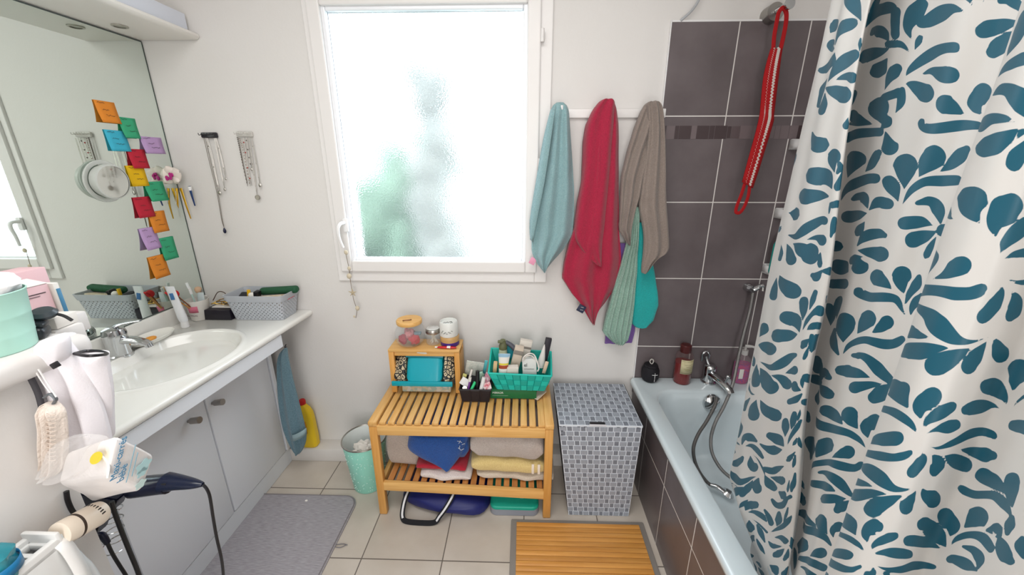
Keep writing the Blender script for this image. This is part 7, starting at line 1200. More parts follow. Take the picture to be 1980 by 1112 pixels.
4 11,-7 9,4 2,2 3,3 3,6 5,10 4,12 3,10 2,9 2,9;1757,1946 -5,-6 -5,-6 -5,-6 -3,-7 -2,-7 -2,-8 1,-12 7,-10 9,-2 6,7 1,9 2,8 0,9 -1,10 -1,11 -2,10;1352,2043 -4,-4 -4,-5 -3,-5 0,-5 1,-4 1,-5 1,-2 3,-1 2,0 1,2 3,4 2,3 2,3 0,5 0,6 1,6 -1,2 -3,1;1736,2078 5,1 6,2 5,0 6,1 4,0 3,0 2,-1 2,0 5,1 1,6 -3,6 -5,4 -3,0 -3,1 -4,-1 -5,-2 -6,-3 -4,-4 -3,-6 -3,-5;1745,2052 5,-4 7,-4 6,-3 6,-1 4,-1 4,2 4,2 5,4 1,2 -2,4 -2,2 -3,0 -5,-3 -4,-2 -2,-1 -2,0 -5,-1 -6,1 -5,1 -6,2;1744,2042 1,-6 0,-6 -2,-4 -2,-6 -3,-6 -2,-7 -2,-7 -3,-8 0,-9 4,-8 7,-3 6,4 4,7 3,8 3,9 0,10 -1,11 -3,10 -5,6 -5,5;1760,2031 3,-7 1,-7 0,-3 0,-4 0,-5 0,-2 1,-2 0,-5 1,-8 4,-7 7,-2 4,4 3,3 3,5 0,9 -2,9 -4,10 -8,8 -7,3 -6,2;1763,1953 0,-5 1,-5 0,-5 2,-7 2,-7 3,-7 10,-9 11,2 3,11 -4,13 -6,5 -5,4 -5,4 -5,3 -4,2 -3,1;1817,1865 1,7 2,6 2,6 4,5 4,7 5,8 -8,14 -15,5 -11,-5 -4,-14 2,-8 3,-8 2,-9 4,-6 4,-5 5,-3;1816,1841 -1,7 -2,7 -4,7 -5,8 -6,8 -9,4 -7,-1 -4,-2 -7,-5 0,-11 7,-11 10,-4 4,0 0,-1 1,0 4,-1 5,-2 4,0 4,-2 6,-1;1812,1831 -7,3 -6,3 -9,3 -10,0 -9,-3 -6,-6 -2,-2 -1,-3 -3,-6 2,-8 4,-5 6,0 2,-1 4,1 7,2 8,4 5,6 4,7 4,2 7,3;1826,1839 3,8 3,7 3,5 3,5 3,4 3,4 3,5 3,4 1,2 -2,2 -3,0 -2,-2 -4,-4 -4,-5 -3,-4 -2,-5 -3,-5 -1,-6 -1,-7 0,-8;1722,1761 2,7 2,7 3,5 5,5 6,6 5,6 4,7 4,7 1,7 -2,8 -6,4 -5,-1 -6,-5 -5,-5 -4,-7 -4,-10 -3,-12 -1,-12 2,-9 2,-8;1725,1756 5,4 5,4 6,2 7,-1 7,0 5,2 4,4 2,3 4,7 -2,10 -6,6 -6,-1 -4,-1 -4,-2 -3,-3 -5,-5 -4,-7 -4,-7 -4,-7 -3,-8;1732,1734 8,-2 9,-2 9,3 8,5 7,6 7,6 8,8 7,6 4,4 4,3 5,2 6,1 0,1 1,1 4,0 4,4 1,4 -2,4 -3,2 -5,1 -7,-1 -6,-1 -8,-3 -8,-4 -8,-8 -7,-10 -5,-7 -5,-7 -6,-8 -7,-5 -8,-2 -7,-1;1870,1848 -7,-4 -8,-4 -7,-4 -7,-5 -8,-7 -1,-9 6,-5 11,3 8,3 8,4 8,3 8,4 11,13 -5,10;1316,1685 -9,1 -10,1 -12,0 -15,-2 -19,-3 -24,-5 -32,-17 -15,-21 12,-10 31,6 26,12 21,11 16,8 11,7 10,6 9,6;1350,1688 -13,-5 -13,-4 -11,-5 -10,-6 -13,-8 -16,-10 -15,-16 1,-15 16,-3 16,6 11,12 9,10 9,10 9,10 10,12 10,12;1367,1699 -12,-9 -11,-9 -9,-8 -5,-8 -3,-7 -3,-8 -5,-16 5,-13 14,-1 14,11 6,6 7,7 8,10 7,13 8,16 12,16 0,10 -19,-2;1011,1506 7,-7 20,-2 18,-1 20,3 19,4 18,5 35,14 27,20 4,16 -20,1 -17,-3 -16,-3 -19,-6 -25,-10 -34,-15 -37,-16;1007,1488 -11,-15 -22,-20 -9,-13 1,-9 6,-4 13,0 34,8 35,16 22,17 2,10 -8,1 -8,2 -9,1 -12,2 -11,4 -23,0;1282,1515 -10,8 -11,6 -17,2 -24,-4 -29,-9 -29,-9 -37,-18 -31,-25 -3,-17 28,3 30,10 29,9 28,10 29,13 27,12 20,9;1321,1527 -2,11 -3,10 -2,9 -1,7 -2,6 -2,7 -14,6 -23,-15 -17,-27 9,-17 10,1 9,0 10,-1 10,1 9,1 9,1;1355,1524 1,14 1,13 5,4 2,1 6,10 9,14 8,19 -16,6 -17,-3 -13,-13 -7,-12 -9,-14 -4,-21 8,-15 13,-3 13,0;1359,1494 -8,8 -12,8 -17,4 -17,2 -22,-6 -37,-18 -49,-24 -45,-20 -30,-12 -29,-10 -19,-7 -17,-6 -21,-7 -10,-7 -11,-10 11,0 4,-5 14,0 28,2 52,16 64,30 57,30 37,20 20,9 15,1 15,1 14,1 13,0;989,1220 52,37 49,39 18,24 -6,12 -16,4 -14,4 -72,-27 -67,-33 -40,-30 0,-15 14,-4 34,7 14,0 19,0 4,-10 11,-8;1143,1320 29,23 27,21 21,17 13,10 10,9 11,10 5,24 -28,1 -56,-26 -52,-40 -5,-9 -7,-11 -5,-13 0,-10 6,-9 5,-8 2,-3 13,5;1258,1389 19,13 13,9 10,6 7,5 8,5 8,6 8,17 -2,16 -12,6 -13,-7 -6,-10 -7,-10 -7,-13 -9,-14 -8,-14 -9,-15;1081,1234 23,23 39,29 52,35 53,34 37,18 23,9 19,10 21,17 12,17 8,14 3,11 -6,5 -9,-3 -8,-8 -5,-9 -5,-7 -14,-9 -17,-7 -21,-10 -44,-27 -71,-46 -71,-51 -37,-39 18,-6;1386,1353 -16,-4 -11,1 -15,7 -19,6 -18,2 -21,-5 -33,-18 -42,-25 -29,-18 -18,-13 -12,-11 -1,-5 12,3 18,10 10,6 13,6 35,15 33,12 22,4 16,-1 18,-1 22,5 15,7 18,12;1315,1312 -9,4 -11,4 -17,-4 -33,-17 -48,-28 -58,-33 -39,-26 -4,-11 -7,-15 38,17 60,32 51,27 32,18 19,13 14,10 12,9;1354,1322 -14,-7 -15,-7 -12,-5 -14,-9 -16,-12 -29,-21 -32,-27 -10,-19 25,3 34,19 22,16 15,11 12,11 12,14 11,17 11,16;1696,1788 -3,10 -3,9 -2,9 -1,8 -4,7 -8,2 -11,-3 -8,-4 -27,-8 -44,-23 -7,-15 30,2 0,-6 -8,-6 4,-1 24,7 24,5 18,3 15,3 11,1;1716,1779 1,11 1,9 2,2 2,2 3,8 4,8 1,15 -5,12 -9,3 -8,-8 -4,-10 -5,-12 -2,-17 5,-13 8,-6 6,-4;1607,1729 34,15 20,7 23,5 14,1 7,-1 5,-2 4,-1 3,-1 0,0 0,0 0,0 0,0 -1,5 -2,5 -4,7 -7,6 -13,3 -22,-4 -26,-11 -35,-17 -29,-18 7,-5;1614,1653 25,15 15,9 11,6 12,9 11,9 9,8 6,12 0,12 -7,7 -12,-6 -14,
-11 -17,-14 -22,-18 -20,-20 0,-9 0,-9;1603,1615 40,22 25,14 19,13 12,10 9,9 6,8 4,8 2,7 1,5 -2,5 -3,1 -3,-3 -3,-4 -3,-4 -6,-7 -7,-8 -12,-8 -18,-11 -23,-15 -45,-28 -18,-15 0,-9;1730,1724 0,-7 -1,-6 -2,-3 -2,-6 -2,-11 -3,-12 0,-11 4,-7 7,0 5,7 3,11 3,11 1,13 -3,11 -6,6 -4,4;1743,1650 -7,-7 -7,-5 -9,-4 -8,-1 -8,5 -10,5 -15,-2 -22,-8 -21,-12 -23,-17 -21,-13 -7,-9 0,-6 15,6 15,4 17,5 26,7 23,6 17,5 14,5 10,8 9,10 6,9 6,9;1681,1596 -9,-2 -11,-3 -13,-6 -16,-9 -21,-13 -37,-24 0,-4 -4,-10 0,-8 4,-1 34,23 24,17 14,10 13,11 12,10 10,9;1708,1606 -9,-3 -11,-6 -15,-11 -20,-18 -21,-18 -13,-10 -5,-5 -11,-9 -26,-23 1,-11 -4,-13 37,23 17,11 17,12 16,16 13,16 11,15 8,12 8,11 7,11;1729,1623 -6,-5 -6,-5 -7,-7 -9,-11 -10,-12 -8,-13 -5,-11 -3,-7 -2,-19 13,-4 13,7 9,15 1,4 0,2 2,6 4,13 5,14 3,12 3,10 3,11;1743,1641 -3,-6 -3,-6 -4,-6 -2,-6 -3,-7 -3,-7 2,-14 6,-10 10,0 6,10 0,9 -1,8 0,9 -2,9 -1,8 -2,9;1749,1647 1,-8 1,-8 5,-10 6,-7 5,-4 5,-5 12,1 5,12 -4,17 -11,11 -5,0 -4,-1 -3,-1 -3,-1 -5,2 -5,2;1745,1717 3,-9 2,-8 -2,-1 -1,3 1,-4 1,-7 3,-11 7,-7 6,2 3,8 2,6 2,9 -4,14 -8,8 -7,1 -7,0 -2,0 0,-2;1763,1722 4,-7 5,-8 6,-6 8,-5 7,-2 7,-1 6,4 2,12 -3,10 -6,5 -6,2 -7,2 -7,1 -6,-1 -5,-3 -5,-3;1780,1737 8,-4 7,-3 6,-3 7,0 9,2 8,5 4,5 3,5 8,8 0,8 -7,3 -9,-3 -4,0 -3,-1 -5,-2 -6,-5 -7,-4 -6,-3 -6,-4 -7,-4;1899,1728 -9,4 -9,5 -11,1 -14,-2 -13,-5 -12,-3 -12,-8 -5,-13 2,-11 11,-1 12,4 11,5 11,5 11,6 13,7 14,6;1928,1730 -1,8 -2,9 -1,7 -2,6 -3,4 -3,5 -12,4 -15,-7 -12,-14 1,-13 5,-4 4,-4 7,-4 9,-1 11,0 12,1;1933,1722 -10,4 -14,2 -19,-5 -23,-11 -22,-18 -16,-14 -10,-6 -6,-2 -4,-1 -3,-1 -3,-1 -2,-5 0,-6 3,-4 3,-2 4,0 9,4 15,9 19,17 17,13 15,5 14,4 13,5 15,5 5,2 2,4;1823,1546 -5,9 -5,8 -8,6 -9,6 -11,5 -8,4 -8,-2 -2,-3 -4,-9 2,-12 7,-8 8,0 1,-1 -5,-1 3,-3 9,-9 9,-7 6,-1 7,4 11,7 2,2 2,3;1818,1532 -10,-2 -8,3 -10,4 -12,1 -10,0 -5,-2 -4,-2 -2,-1 -5,-7 0,-10 6,-9 6,-1 3,1 2,0 5,1 10,0 9,1 7,4 8,7 10,12;1822,1566 6,11 5,13 -1,13 -10,5 -9,1 -5,3 -8,1 -8,-8 -1,-15 6,-14 5,-5 4,-3 2,1 2,2 5,-3 5,-4;1839,1603 8,9 9,10 8,8 6,7 7,7 6,6 1,18 -14,5 -22,-10 -16,-21 1,-5 0,-6 1,-7 2,-7 1,-7 2,-7;1829,1548 7,18 9,15 10,14 11,12 12,9 12,6 10,3 13,4 10,5 8,10 0,9 -6,1 -15,-2 -16,-5 -19,-13 -18,-17 -15,-18 -11,-20 -3,-16 1,-15;1884,1643 10,6 10,6 9,7 5,6 -3,-2 -8,-2 2,0 4,-2 7,1 9,6 5,8 -1,6 -3,3 -4,4 -16,-5 -10,-10 -3,-5 -3,-7 -5,-9 -5,-11;1914,1588 4,12 3,12 -6,7 -12,-1 -13,-6 -13,-8 -12,-11 -10,-10 -3,-4 0,-3 2,-2 3,2 11,6 9,5 6,2 7,0 5,0 4,1 5,-2 7,-2;1914,1588 -11,-3 -12,-2 -12,-6 -13,-9 -12,-10 -9,-8 -7,-8 -2,-4 -4,-9 2,-7 8,2 8,8 2,2 -1,-1 4,2 10,6 13,8 12,10 11,12 12,12 3,3 0,2;1927,1713 -1,-6 -2,-5 0,-5 3,-4 4,-2 4,-3 4,-1 5,2 5,5 1,5 1,6 2,6 0,5 -2,3 -3,2 -3,2 -6,2 -8,-5;1924,1667 1,-6 2,-5 5,-4 7,-2 10,0 9,2 7,5 5,3 8,5 5,8 0,6 -5,1 -3,1 -2,2 -2,1 -6,1 -7,1 -8,-1 -9,-3 -9,-4 -5,-2 -4,-5;1969,1713 -2,-7 -2,-7 2,-6 6,-3 7,0 6,0 5,1 4,4 2,5 -2,4 -3,3 -4,3 -2,2 -2,1 -3,3 -2,3 -3,1 -5,-3;1722,1440 7,-3 10,-3 15,-2 14,4 12,6 10,7 8,5 5,7 7,8 9,11 3,6 1,5 -2,2 -5,-2 -9,-7 -7,-5 -8,-3 -11,-4 -10,-9 -9,-9 -11,-7 -13,-4 -8,-1 -8,-2;1354,1318 -10,-12 -13,-12 -8,-11 -3,-7 0,-6 0,-5 -1,-13 8,-6 13,8 9,14 5,5 3,5 3,6 1,10 -1,12 0,12 0,4 -3,0;1253,1131 -30,-4 -49,-16 -34,-9 -37,-14 -40,-19 -45,-18 -66,-34 -62,-39 -3,-10 2,-15 74,36 55,23 45,19 63,33 55,29 72,38;1326,1162 -5,11 -4,11 -3,9 -2,6 -3,5 -3,5 -20,0 -44,-32 -41,-42 16,-10 20,7 19,5 22,8 19,7 15,5 14,5;1351,1172 0,10 0,10 3,7 3,2 5,7 8,11 6,19 -10,6 -14,-6 -14,-17 -4,-10 -6,-13 -2,-16 6,-8 11,-1 8,-1;1353,1150 -13,7 -18,3 -26,-4 -48,-26 -85,-47 -74,-43 -45,-22 -37,-15 -3,3 0,5 -1,3 0,-1 0,-3 1,-3 0,-9 -1,-12 0,-15 45,12 92,53 93,53 56,33 23,9 16,3 19,5 4,2 3,6;1066,904 45,37 41,33 33,29 4,13 -4,5 -7,1 -22,3 -75,-41 -85,-61 -40,-43 -5,-9 -3,-5 3,1 8,-2 19,1 11,-5 7,-4 41,23;1243,1015 36,24 19,12 11,6 6,3 7,5 8,7 15,22 1,17 -13,3 -17,-9 -8,-7 -9,-8 -13,-14 -14,-19 -14,-21 -15,-21;1040,848 26,24 27,22 22,15 63,37 66,36 50,28 28,11 27,17 11,13 6,16 -4,8 -10,-3 -26,-16 -26,-10 -41,-23 -74,-44 -78,-52 -52,-46 -11,-20 -4,-13;867,1106 7,-10 6,-11
 6,-9 5,-6 7,-1 17,6 11,3 15,9 14,10 -7,0 -11,0 0,5 -11,0 -22,-6 -12,0 -9,8 -7,4 -9,1;858,1067 3,-13 4,-13 9,-14 12,-13 9,-6 20,6 30,11 40,25 19,18 -8,5 -14,0 -4,5 -30,-10 -30,-9 -24,-7 -14,9 -9,6 -13,3;602,991 0,-12 0,-12 1,-10 1,-7 81,-38 -15,0 -11,1 -22,9 -4,5 1,6 -1,8 0,9 0,10 4,9 11,5 -42,23 -2,1 -2,-3;1155,909 41,18 31,12 39,18 24,10 15,4 13,1 12,9 10,15 -1,11 -11,-1 -12,-4 -13,-3 -18,-6 -31,-17 -36,-21 -48,-27 -22,-15 -11,-13;1681,1466 -3,11 -2,11 -6,7 -8,0 -11,-4 -10,-5 -38,-26 -26,-28 0,-14 4,-10 11,5 16,8 16,11 22,14 20,12 15,8;1705,1474 0,12 0,9 3,4 3,5 3,6 -1,-2 -3,0 1,4 6,7 1,12 -3,8 -6,1 -3,1 -7,-5 -7,-14 -5,-15 -1,-18 5,-11 7,-2 7,-2;1574,1365 40,30 32,25 18,12 13,8 10,5 7,4 7,1 5,1 0,0 0,0 0,0 0,0 -3,5 -5,5 -6,2 -8,-2 -13,-6 -19,-13 -30,-24 -44,-35 -1,-3 -3,-10;1585,1308 25,21 25,22 13,12 10,10 10,10 10,10 10,15 3,14 -5,5 -13,-8 -10,-9 -13,-13 -18,-19 -24,-28 -16,-22 -14,-20 -1,-3 4,0;1581,1276 30,23 32,27 22,19 17,16 11,14 8,12 4,12 4,10 1,6 -1,4 -2,1 -3,-4 -5,-10 -5,-9 -5,-6 -8,-8 -12,-10 -16,-13 -24,-20 -44,-36 -8,-9 -3,-15;1711,1460 3,9 3,8 3,7 5,8 4,7 4,6 4,5 3,5 3,6 -1,8 -4,5 -5,-1 -4,-3 -5,-5 -4,-9 -5,-11 -4,-13 -2,-13 1,-10 1,-9;1715,1458 8,6 8,5 8,0 9,0 9,1 8,3 5,2 4,2 5,4 0,8 -4,8 -6,3 -4,0 -5,0 -8,-1 -10,-2 -8,-4 -7,-8 -7,-13 -5,-14;1721,1434 0,-7 0,-7 -1,-2 -2,0 -1,-3 -3,-5 0,-13 4,-8 6,1 5,9 1,6 1,7 0,10 -3,7 -4,3 -3,2;1737,1429 2,-4 2,-3 3,-4 2,-4 5,1 3,6 -1,8 -5,6 -3,-2 -3,-1 -3,-1 -2,-2;1571,1242 0,-5 6,2 4,-1 11,5 25,22 16,20 5,12 -6,0 -13,-10 -19,-16 -19,-14 -3,0 -1,0 -7,-10;593,1235 -2,-16 -2,-16 -2,-14 1,-11 1,-10 1,-9 0,-3 3,1 2,4 1,4 2,13 2,13 2,12 0,13 0,13 -1,13 -2,4 -4,-4;578,1194 -2,-12 -3,-13 -1,-11 0,-8 1,-5 1,-6 1,-1 2,1 2,4 1,3 1,8 1,7 1,8 0,9 0,10 0,10;225,1406 -2,-13 -2,-13 -1,-11 1,-8 3,-5 3,-5 16,-4 32,12 28,21 10,17 0,7 1,7 -2,7 -4,8 -7,8 -7,8 -19,1 -34,-18;331,1453 1,-14 2,-14 7,-12 14,-6 15,-3 12,-3 41,14 36,29 15,29 -14,13 -16,-3 -15,-3 -16,-4 -19,-4 -22,-3 -25,-4 -8,-2 -8,-6;409,1487 22,4 19,3 13,0 9,-2 11,-3 12,-3 23,8 20,17 6,18 -10,9 -14,-1 -16,-1 -22,-6 -25,-12 -23,-15 -25,-16;593,1539 -7,4 -7,3 -4,3 3,1 1,0 -3,1 -10,4 -15,-8 -11,-15 1,-12 1,-3 4,-5 12,0 13,7 12,9 9,8;598,1548 0,8 1,8 0,6 0,6 0,7 0,8 -1,4 -3,2 -4,-3 -3,-5 -2,-9 -3,-9 0,-10 3,-7 5,-4 5,-4;592,1529 -8,-9 -9,-9 -7,-7 -8,-8 -11,-11 -13,-12 -10,-12 0,-10 8,-2 13,7 13,11 13,11 12,12 7,14 4,12 2,10 1,5 -3,2;159,1333 8,-15 3,-18 3,-16 31,4 29,8 30,13 26,17 23,15 0,0 0,0 0,0 0,0 -23,-10 -21,-9 -18,-6 -19,-5 -22,-3 -20,3 -19,9 4,22;137,1257 4,-5 -4,-10 4,-5 -1,-7 1,-6 -4,-5 7,5 -3,5 4,9 -4,5 3,9 4,9 -3,5 -1,0;220,1271 -28,-25 -33,-27 -11,-18 -4,-15 4,-9 0,-10 -3,-9 22,9 26,17 9,13 4,12 4,11 4,9 7,13 9,17 10,18 1,5 -10,-3;315,1324 -23,-26 -25,-27 -19,-28 -6,-20 2,-13 1,-12 28,-1 44,25 35,35 9,27 -7,6 -6,5 -7,3 -9,6 -8,9 -9,11;345,1343 5,-17 6,-16 18,-9 29,5 28,11 23,8 31,21 21,27 1,20 -20,1 -22,-9 -21,-9 -17,-8 -22,-8 -28,-8 -32,-9;141,1101 0,-14 -4,-15 0,-13 0,-13 0,-16 -4,-18 8,-4 -1,-5 12,9 21,21 15,25 13,24 4,19 -10,8 -32,-7 -22,0;241,1041 13,23 12,20 9,7 6,2 9,5 12,10 23,18 26,19 10,7 8,10 0,7 -6,-1 -18,-2 -22,-4 -31,-17 -35,-29 -33,-35 -14,-29 6,-13 9,-9;221,1016 -19,-6 -24,-8 -33,-14 -8,1 4,8 0,6 -4,-2 -4,-3 4,0 -4,-5 4,-5 0,-8 0,-6 18,5 41,23 25,14;137,947 -4,-15 4,-10 0,-9 0,-5 -4,-5 4,0 0,-5 0,0 4,6 -4,4 7,10 12,14 -4,5 -15,-1 4,10 -4,6 0,3 -4,-5;264,1053 26,19 21,15 14,7 17,5 19,6 18,6 17,5 17,6 6,3 7,8 3,7 -2,3 -10,4 -12,3 -16,-2 -22,-7 -28,-14 -31,-23 -23,-26 -21,-25;141,852 7,0 30,15 43,35 28,33 18,26 11,19 3,13 0,7 1,9 -10,-1 -14,-11 -11,-14 -11,-13 -9,-9 -12,-12 -20,-21 -20,-20 -15,-14 -16,-14 -7,-9 0,-5 0,-10;323,1058 -6,-21 -6,-21 0,-17 10,-7 11,1 7,0 28,19 25,31 7,25 -13,5 -10,-5 -6,-5 -6,-5 -12,-2 -14,1 -15,1;325,1071 25,8 22,8 19,2 16,-2 13,-4 10,-4 7,-3 7,-4 1,0 2,2 1,2 0,1 -4,8 -4,7 -9,5 -14,4 -17,1 -22,-6 -26,-12 -27,-13;388,1166 12,1 13,2 16,4 19,5 24,14 25,25 20,28 16,26 0,0 0,0 0,0 0,0 -22,-12 -20,-11 -14,-7 -14,-13 -18,-16 -17,-13 -16,-10 -17,-10 -7,-5 -3,-7;539,1288 -3,12 -5,11 -11,4 
-20,-8 -21,-13 -22,-15 -19,-14 -14,-20 0,-12 15,2 18,6 16,4 12,5 14,9 18,12 18,12;539,1323 8,19 8,20 4,15 -1,10 -4,5 -4,5 -8,4 -15,-8 -13,-16 -4,-14 0,-8 0,-8 2,-7 8,-6 10,-5 9,-6;568,1374 7,17 8,16 4,14 2,10 -1,9 -1,9 -3,7 -8,-2 -10,-9 -5,-12 -3,-10 -2,-11 -1,-10 3,-9 5,-10 5,-9;554,1298 8,21 8,19 8,19 9,20 8,19 5,15 2,13 2,12 1,5 -3,3 -3,-2 -3,-5 -6,-13 -6,-14 -7,-16 -8,-20 -8,-22 -5,-20 -1,-17 -1,-17;595,1477 -3,-11 -3,-10 -2,-10 -1,-8 1,-7 0,-7 0,-1 1,-1 1,1 1,2 4,8 3,9 2,9 1,9 -1,9 -1,9;599,1571 5,0 11,-4 7,-4 0,0 8,0 -4,13 0,11 0,6 -4,2 0,0 -16,7 -5,1 -12,-11 -2,-17;605,1492 13,-4 12,-5 0,1 -4,2 0,5 0,10 4,6 -4,5 0,-1 0,0 -19,6 -4,0 -8,-11 1,-12;880,1344 5,-8 4,-8 2,-7 3,-6 8,-1 25,11 17,12 4,8 -3,5 -3,6 -7,3 -7,4 -27,-6 -15,-5;591,1318 -10,-18 -12,-18 -9,-15 -2,-5 1,0 0,-3 -4,-9 1,-5 6,2 7,7 3,2 4,5 5,9 5,14 4,17 5,17;591,1306 -3,-15 -3,-15 -1,-12 0,-6 1,-3 1,-3 0,-3 3,1 2,3 2,4 2,6 2,6 1,8 0,10 -1,11 -1,12;592,1371 -4,-10 -5,-11 -3,-8 -1,-5 0,-5 -1,-5 0,-2 1,0 1,0 1,2 5,6 4,5 4,8 2,9 0,9 1,8;597,1377 0,-10 -1,-11 0,-8 3,-5 3,-1 2,-1 2,-2 3,0 10,-1 -5,4 -1,5 0,4 -2,5 -4,8 -3,9 -3,8;543,1215 -17,-16 -17,-17 -15,-16 -12,-15 -6,-8 -5,-5 -11,-9 -14,-12 -14,-13 -9,-16 2,-8 11,3 14,8 16,10 20,18 16,19 11,17 11,17 11,20 12,20 2,5 -2,2;137,809 10,-17 32,0 58,30 57,45 39,54 25,43 22,33 23,32 0,0 0,0 0,0 0,0 -28,-29 -31,-33 -35,-43 -25,-26 -20,-10 -35,-19 -55,-35 -34,-14 -3,-1 0,-5;174,767 4,-1 7,1 -4,-4 -44,-19 112,73 18,21 0,0 0,0 0,0 0,0 -20,-15 -21,-16 -21,-14 -31,-16 -11,1 -4,4 0,0 11,-6;320,889 -25,-26 -27,-28 -24,-26 -17,-21 -16,-15 -4,-5 -7,-10 11,-4 15,0 18,9 25,19 16,18 12,20 8,22 8,24 7,23;369,979 -15,-26 -16,-27 -14,-24 -10,-24 -8,-24 -9,-25 -1,-12 11,1 16,14 12,18 12,27 14,27 9,25 3,20 -2,15 -2,15;408,1027 -16,-23 -16,-26 -12,-25 2,-16 8,-3 6,-2 19,5 24,25 16,29 -1,17 -4,5 -1,2 -3,-2 -6,1 -5,8 -5,9;441,1071 2,-14 2,-14 7,-9 12,2 13,7 11,6 14,11 12,18 4,15 -7,3 -8,0 -6,0 -7,-1 -12,-5 -15,-6 -16,-6;465,1090 15,6 15,6 14,6 12,8 10,7 10,7 15,20 8,20 -4,10 -14,-6 -9,-9 -10,-9 -11,-12 -15,-15 -17,-19 -19,-20;527,1080 5,-1 4,-1 5,-1 5,-1 16,17 11,22 0,16 -10,0 -7,-8 -7,-8 -8,-9 -8,-8 -7,-8 -3,-9;490,1007 11,-6 17,4 26,24 25,35 11,32 4,19 4,9 5,9 4,10 -1,7 -4,0 -6,-7 -7,-13 -10,-18 -11,-25 -8,-16 -10,-14 -12,-15 -10,-7 -16,-7 -7,-5 -6,-11;595,1235 -3,-17 -4,-17 -3,-14 0,-11 1,-10 1,-10 1,-2 1,0 2,3 1,3 5,14 4,14 2,14 0,13 -1,13 -1,12 -1,3 -3,-3;579,1193 -3,-14 -3,-15 -2,-12 0,-6 2,-3 2,-3 1,-1 2,1 2,3 1,3 2,7 1,7 1,7 0,9 -1,10 -1,10;356,794 15,23 13,20 8,7 4,4 10,16 14,18 15,24 2,18 -11,1 -18,-16 -15,-17 -20,-21 -21,-31 -8,-27 6,-11 6,-8;300,758 26,22 16,22 9,18 5,14 2,12 3,13 0,2 -1,1 -3,-2 -2,-3 -12,-17 -11,-17 -10,-18 -7,-16 -8,-17 -18,-19;248,734 -7,-4 3,0 0,0 -3,0 4,4 -26,-9 -1,0 -3,0 0,0 18,9 0,0 0,1 0,-1 4,0 4,0 7,0;318,754 -36,-15 -12,0 -14,-5 3,-1 4,-3 4,-6 11,-4 7,-5 8,0 3,0 0,0 -3,0 -8,5 -7,4 -11,1 0,4 -4,1 7,4 8,0 40,20;363,794 20,22 18,19 15,14 16,11 15,11 13,9 13,8 13,9 3,2 3,4 1,4 -1,2 -6,5 -9,5 -15,-6 -21,-16 -23,-23 -22,-26 -17,-28 -16,-26;304,706 -8,0 -4,0 4,4 -3,1 3,4 -3,1 -4,0 4,4 -4,0 0,0 -7,-5 3,0 4,0 0,-5 3,-4 12,0;391,790 -14,-22 -25,-24 -15,-14 -11,-10 7,0 4,0 15,0 55,33 32,40 -4,13 -3,1 -2,1 -3,-2 -10,-5 -12,-5 -14,-6;441,824 6,-7 6,-7 8,-4 12,0 14,3 13,3 3,1 2,4 2,4 -1,2 -6,10 -7,9 -8,6 -11,0 -12,-4 -12,-4 -5,-4 -4,-8;395,805 19,12 18,12 18,10 16,7 17,6 16,5 4,4 4,7 1,5 -2,2 -16,-6 -17,-7 -18,-9 -19,-14 -21,-17 -20,-17;465,928 8,-4 8,-5 6,-4 5,-4 4,-3 5,-4 8,3 10,12 6,15 0,9 -5,3 -5,3 -6,2 -10,0 -12,-2 -11,-3 -7,-4 -5,-9;529,990 -2,-13 -2,-13 0,-7 4,-1 4,-3 4,-5 1,-2 3,0 3,5 2,5 8,15 8,17 5,17 -2,10 -5,5 -4,4 -9,1 -13,-17;581,1084 -3,-15 -3,-15 -3,-14 -1,-13 -1,-14 0,-13 0,-1 1,0 0,1 1,2 6,18 5,18 4,16 2,14 0,12 0,12 -1,3 -4,-4;511,879 15,20 14,23 19,30 19,34 13,32 8,27 2,18 1,14 0,3 -2,1 -2,-2 -1,-5 -7,-17 -7,-17 -9,-24 -11,-27 -15,-30 -16,-32 -11,-26 -10,-22;539,890 12,14 10,12 8,7 5,3 6,4 7,3 7,10 5,16 1,12 -4,2 -6,-4 -8,-6 -11,-12 -12,-19 -11,-20 -10,-19;516,838 6,-3 8,-1 15,11 16,26 15,28 12,2
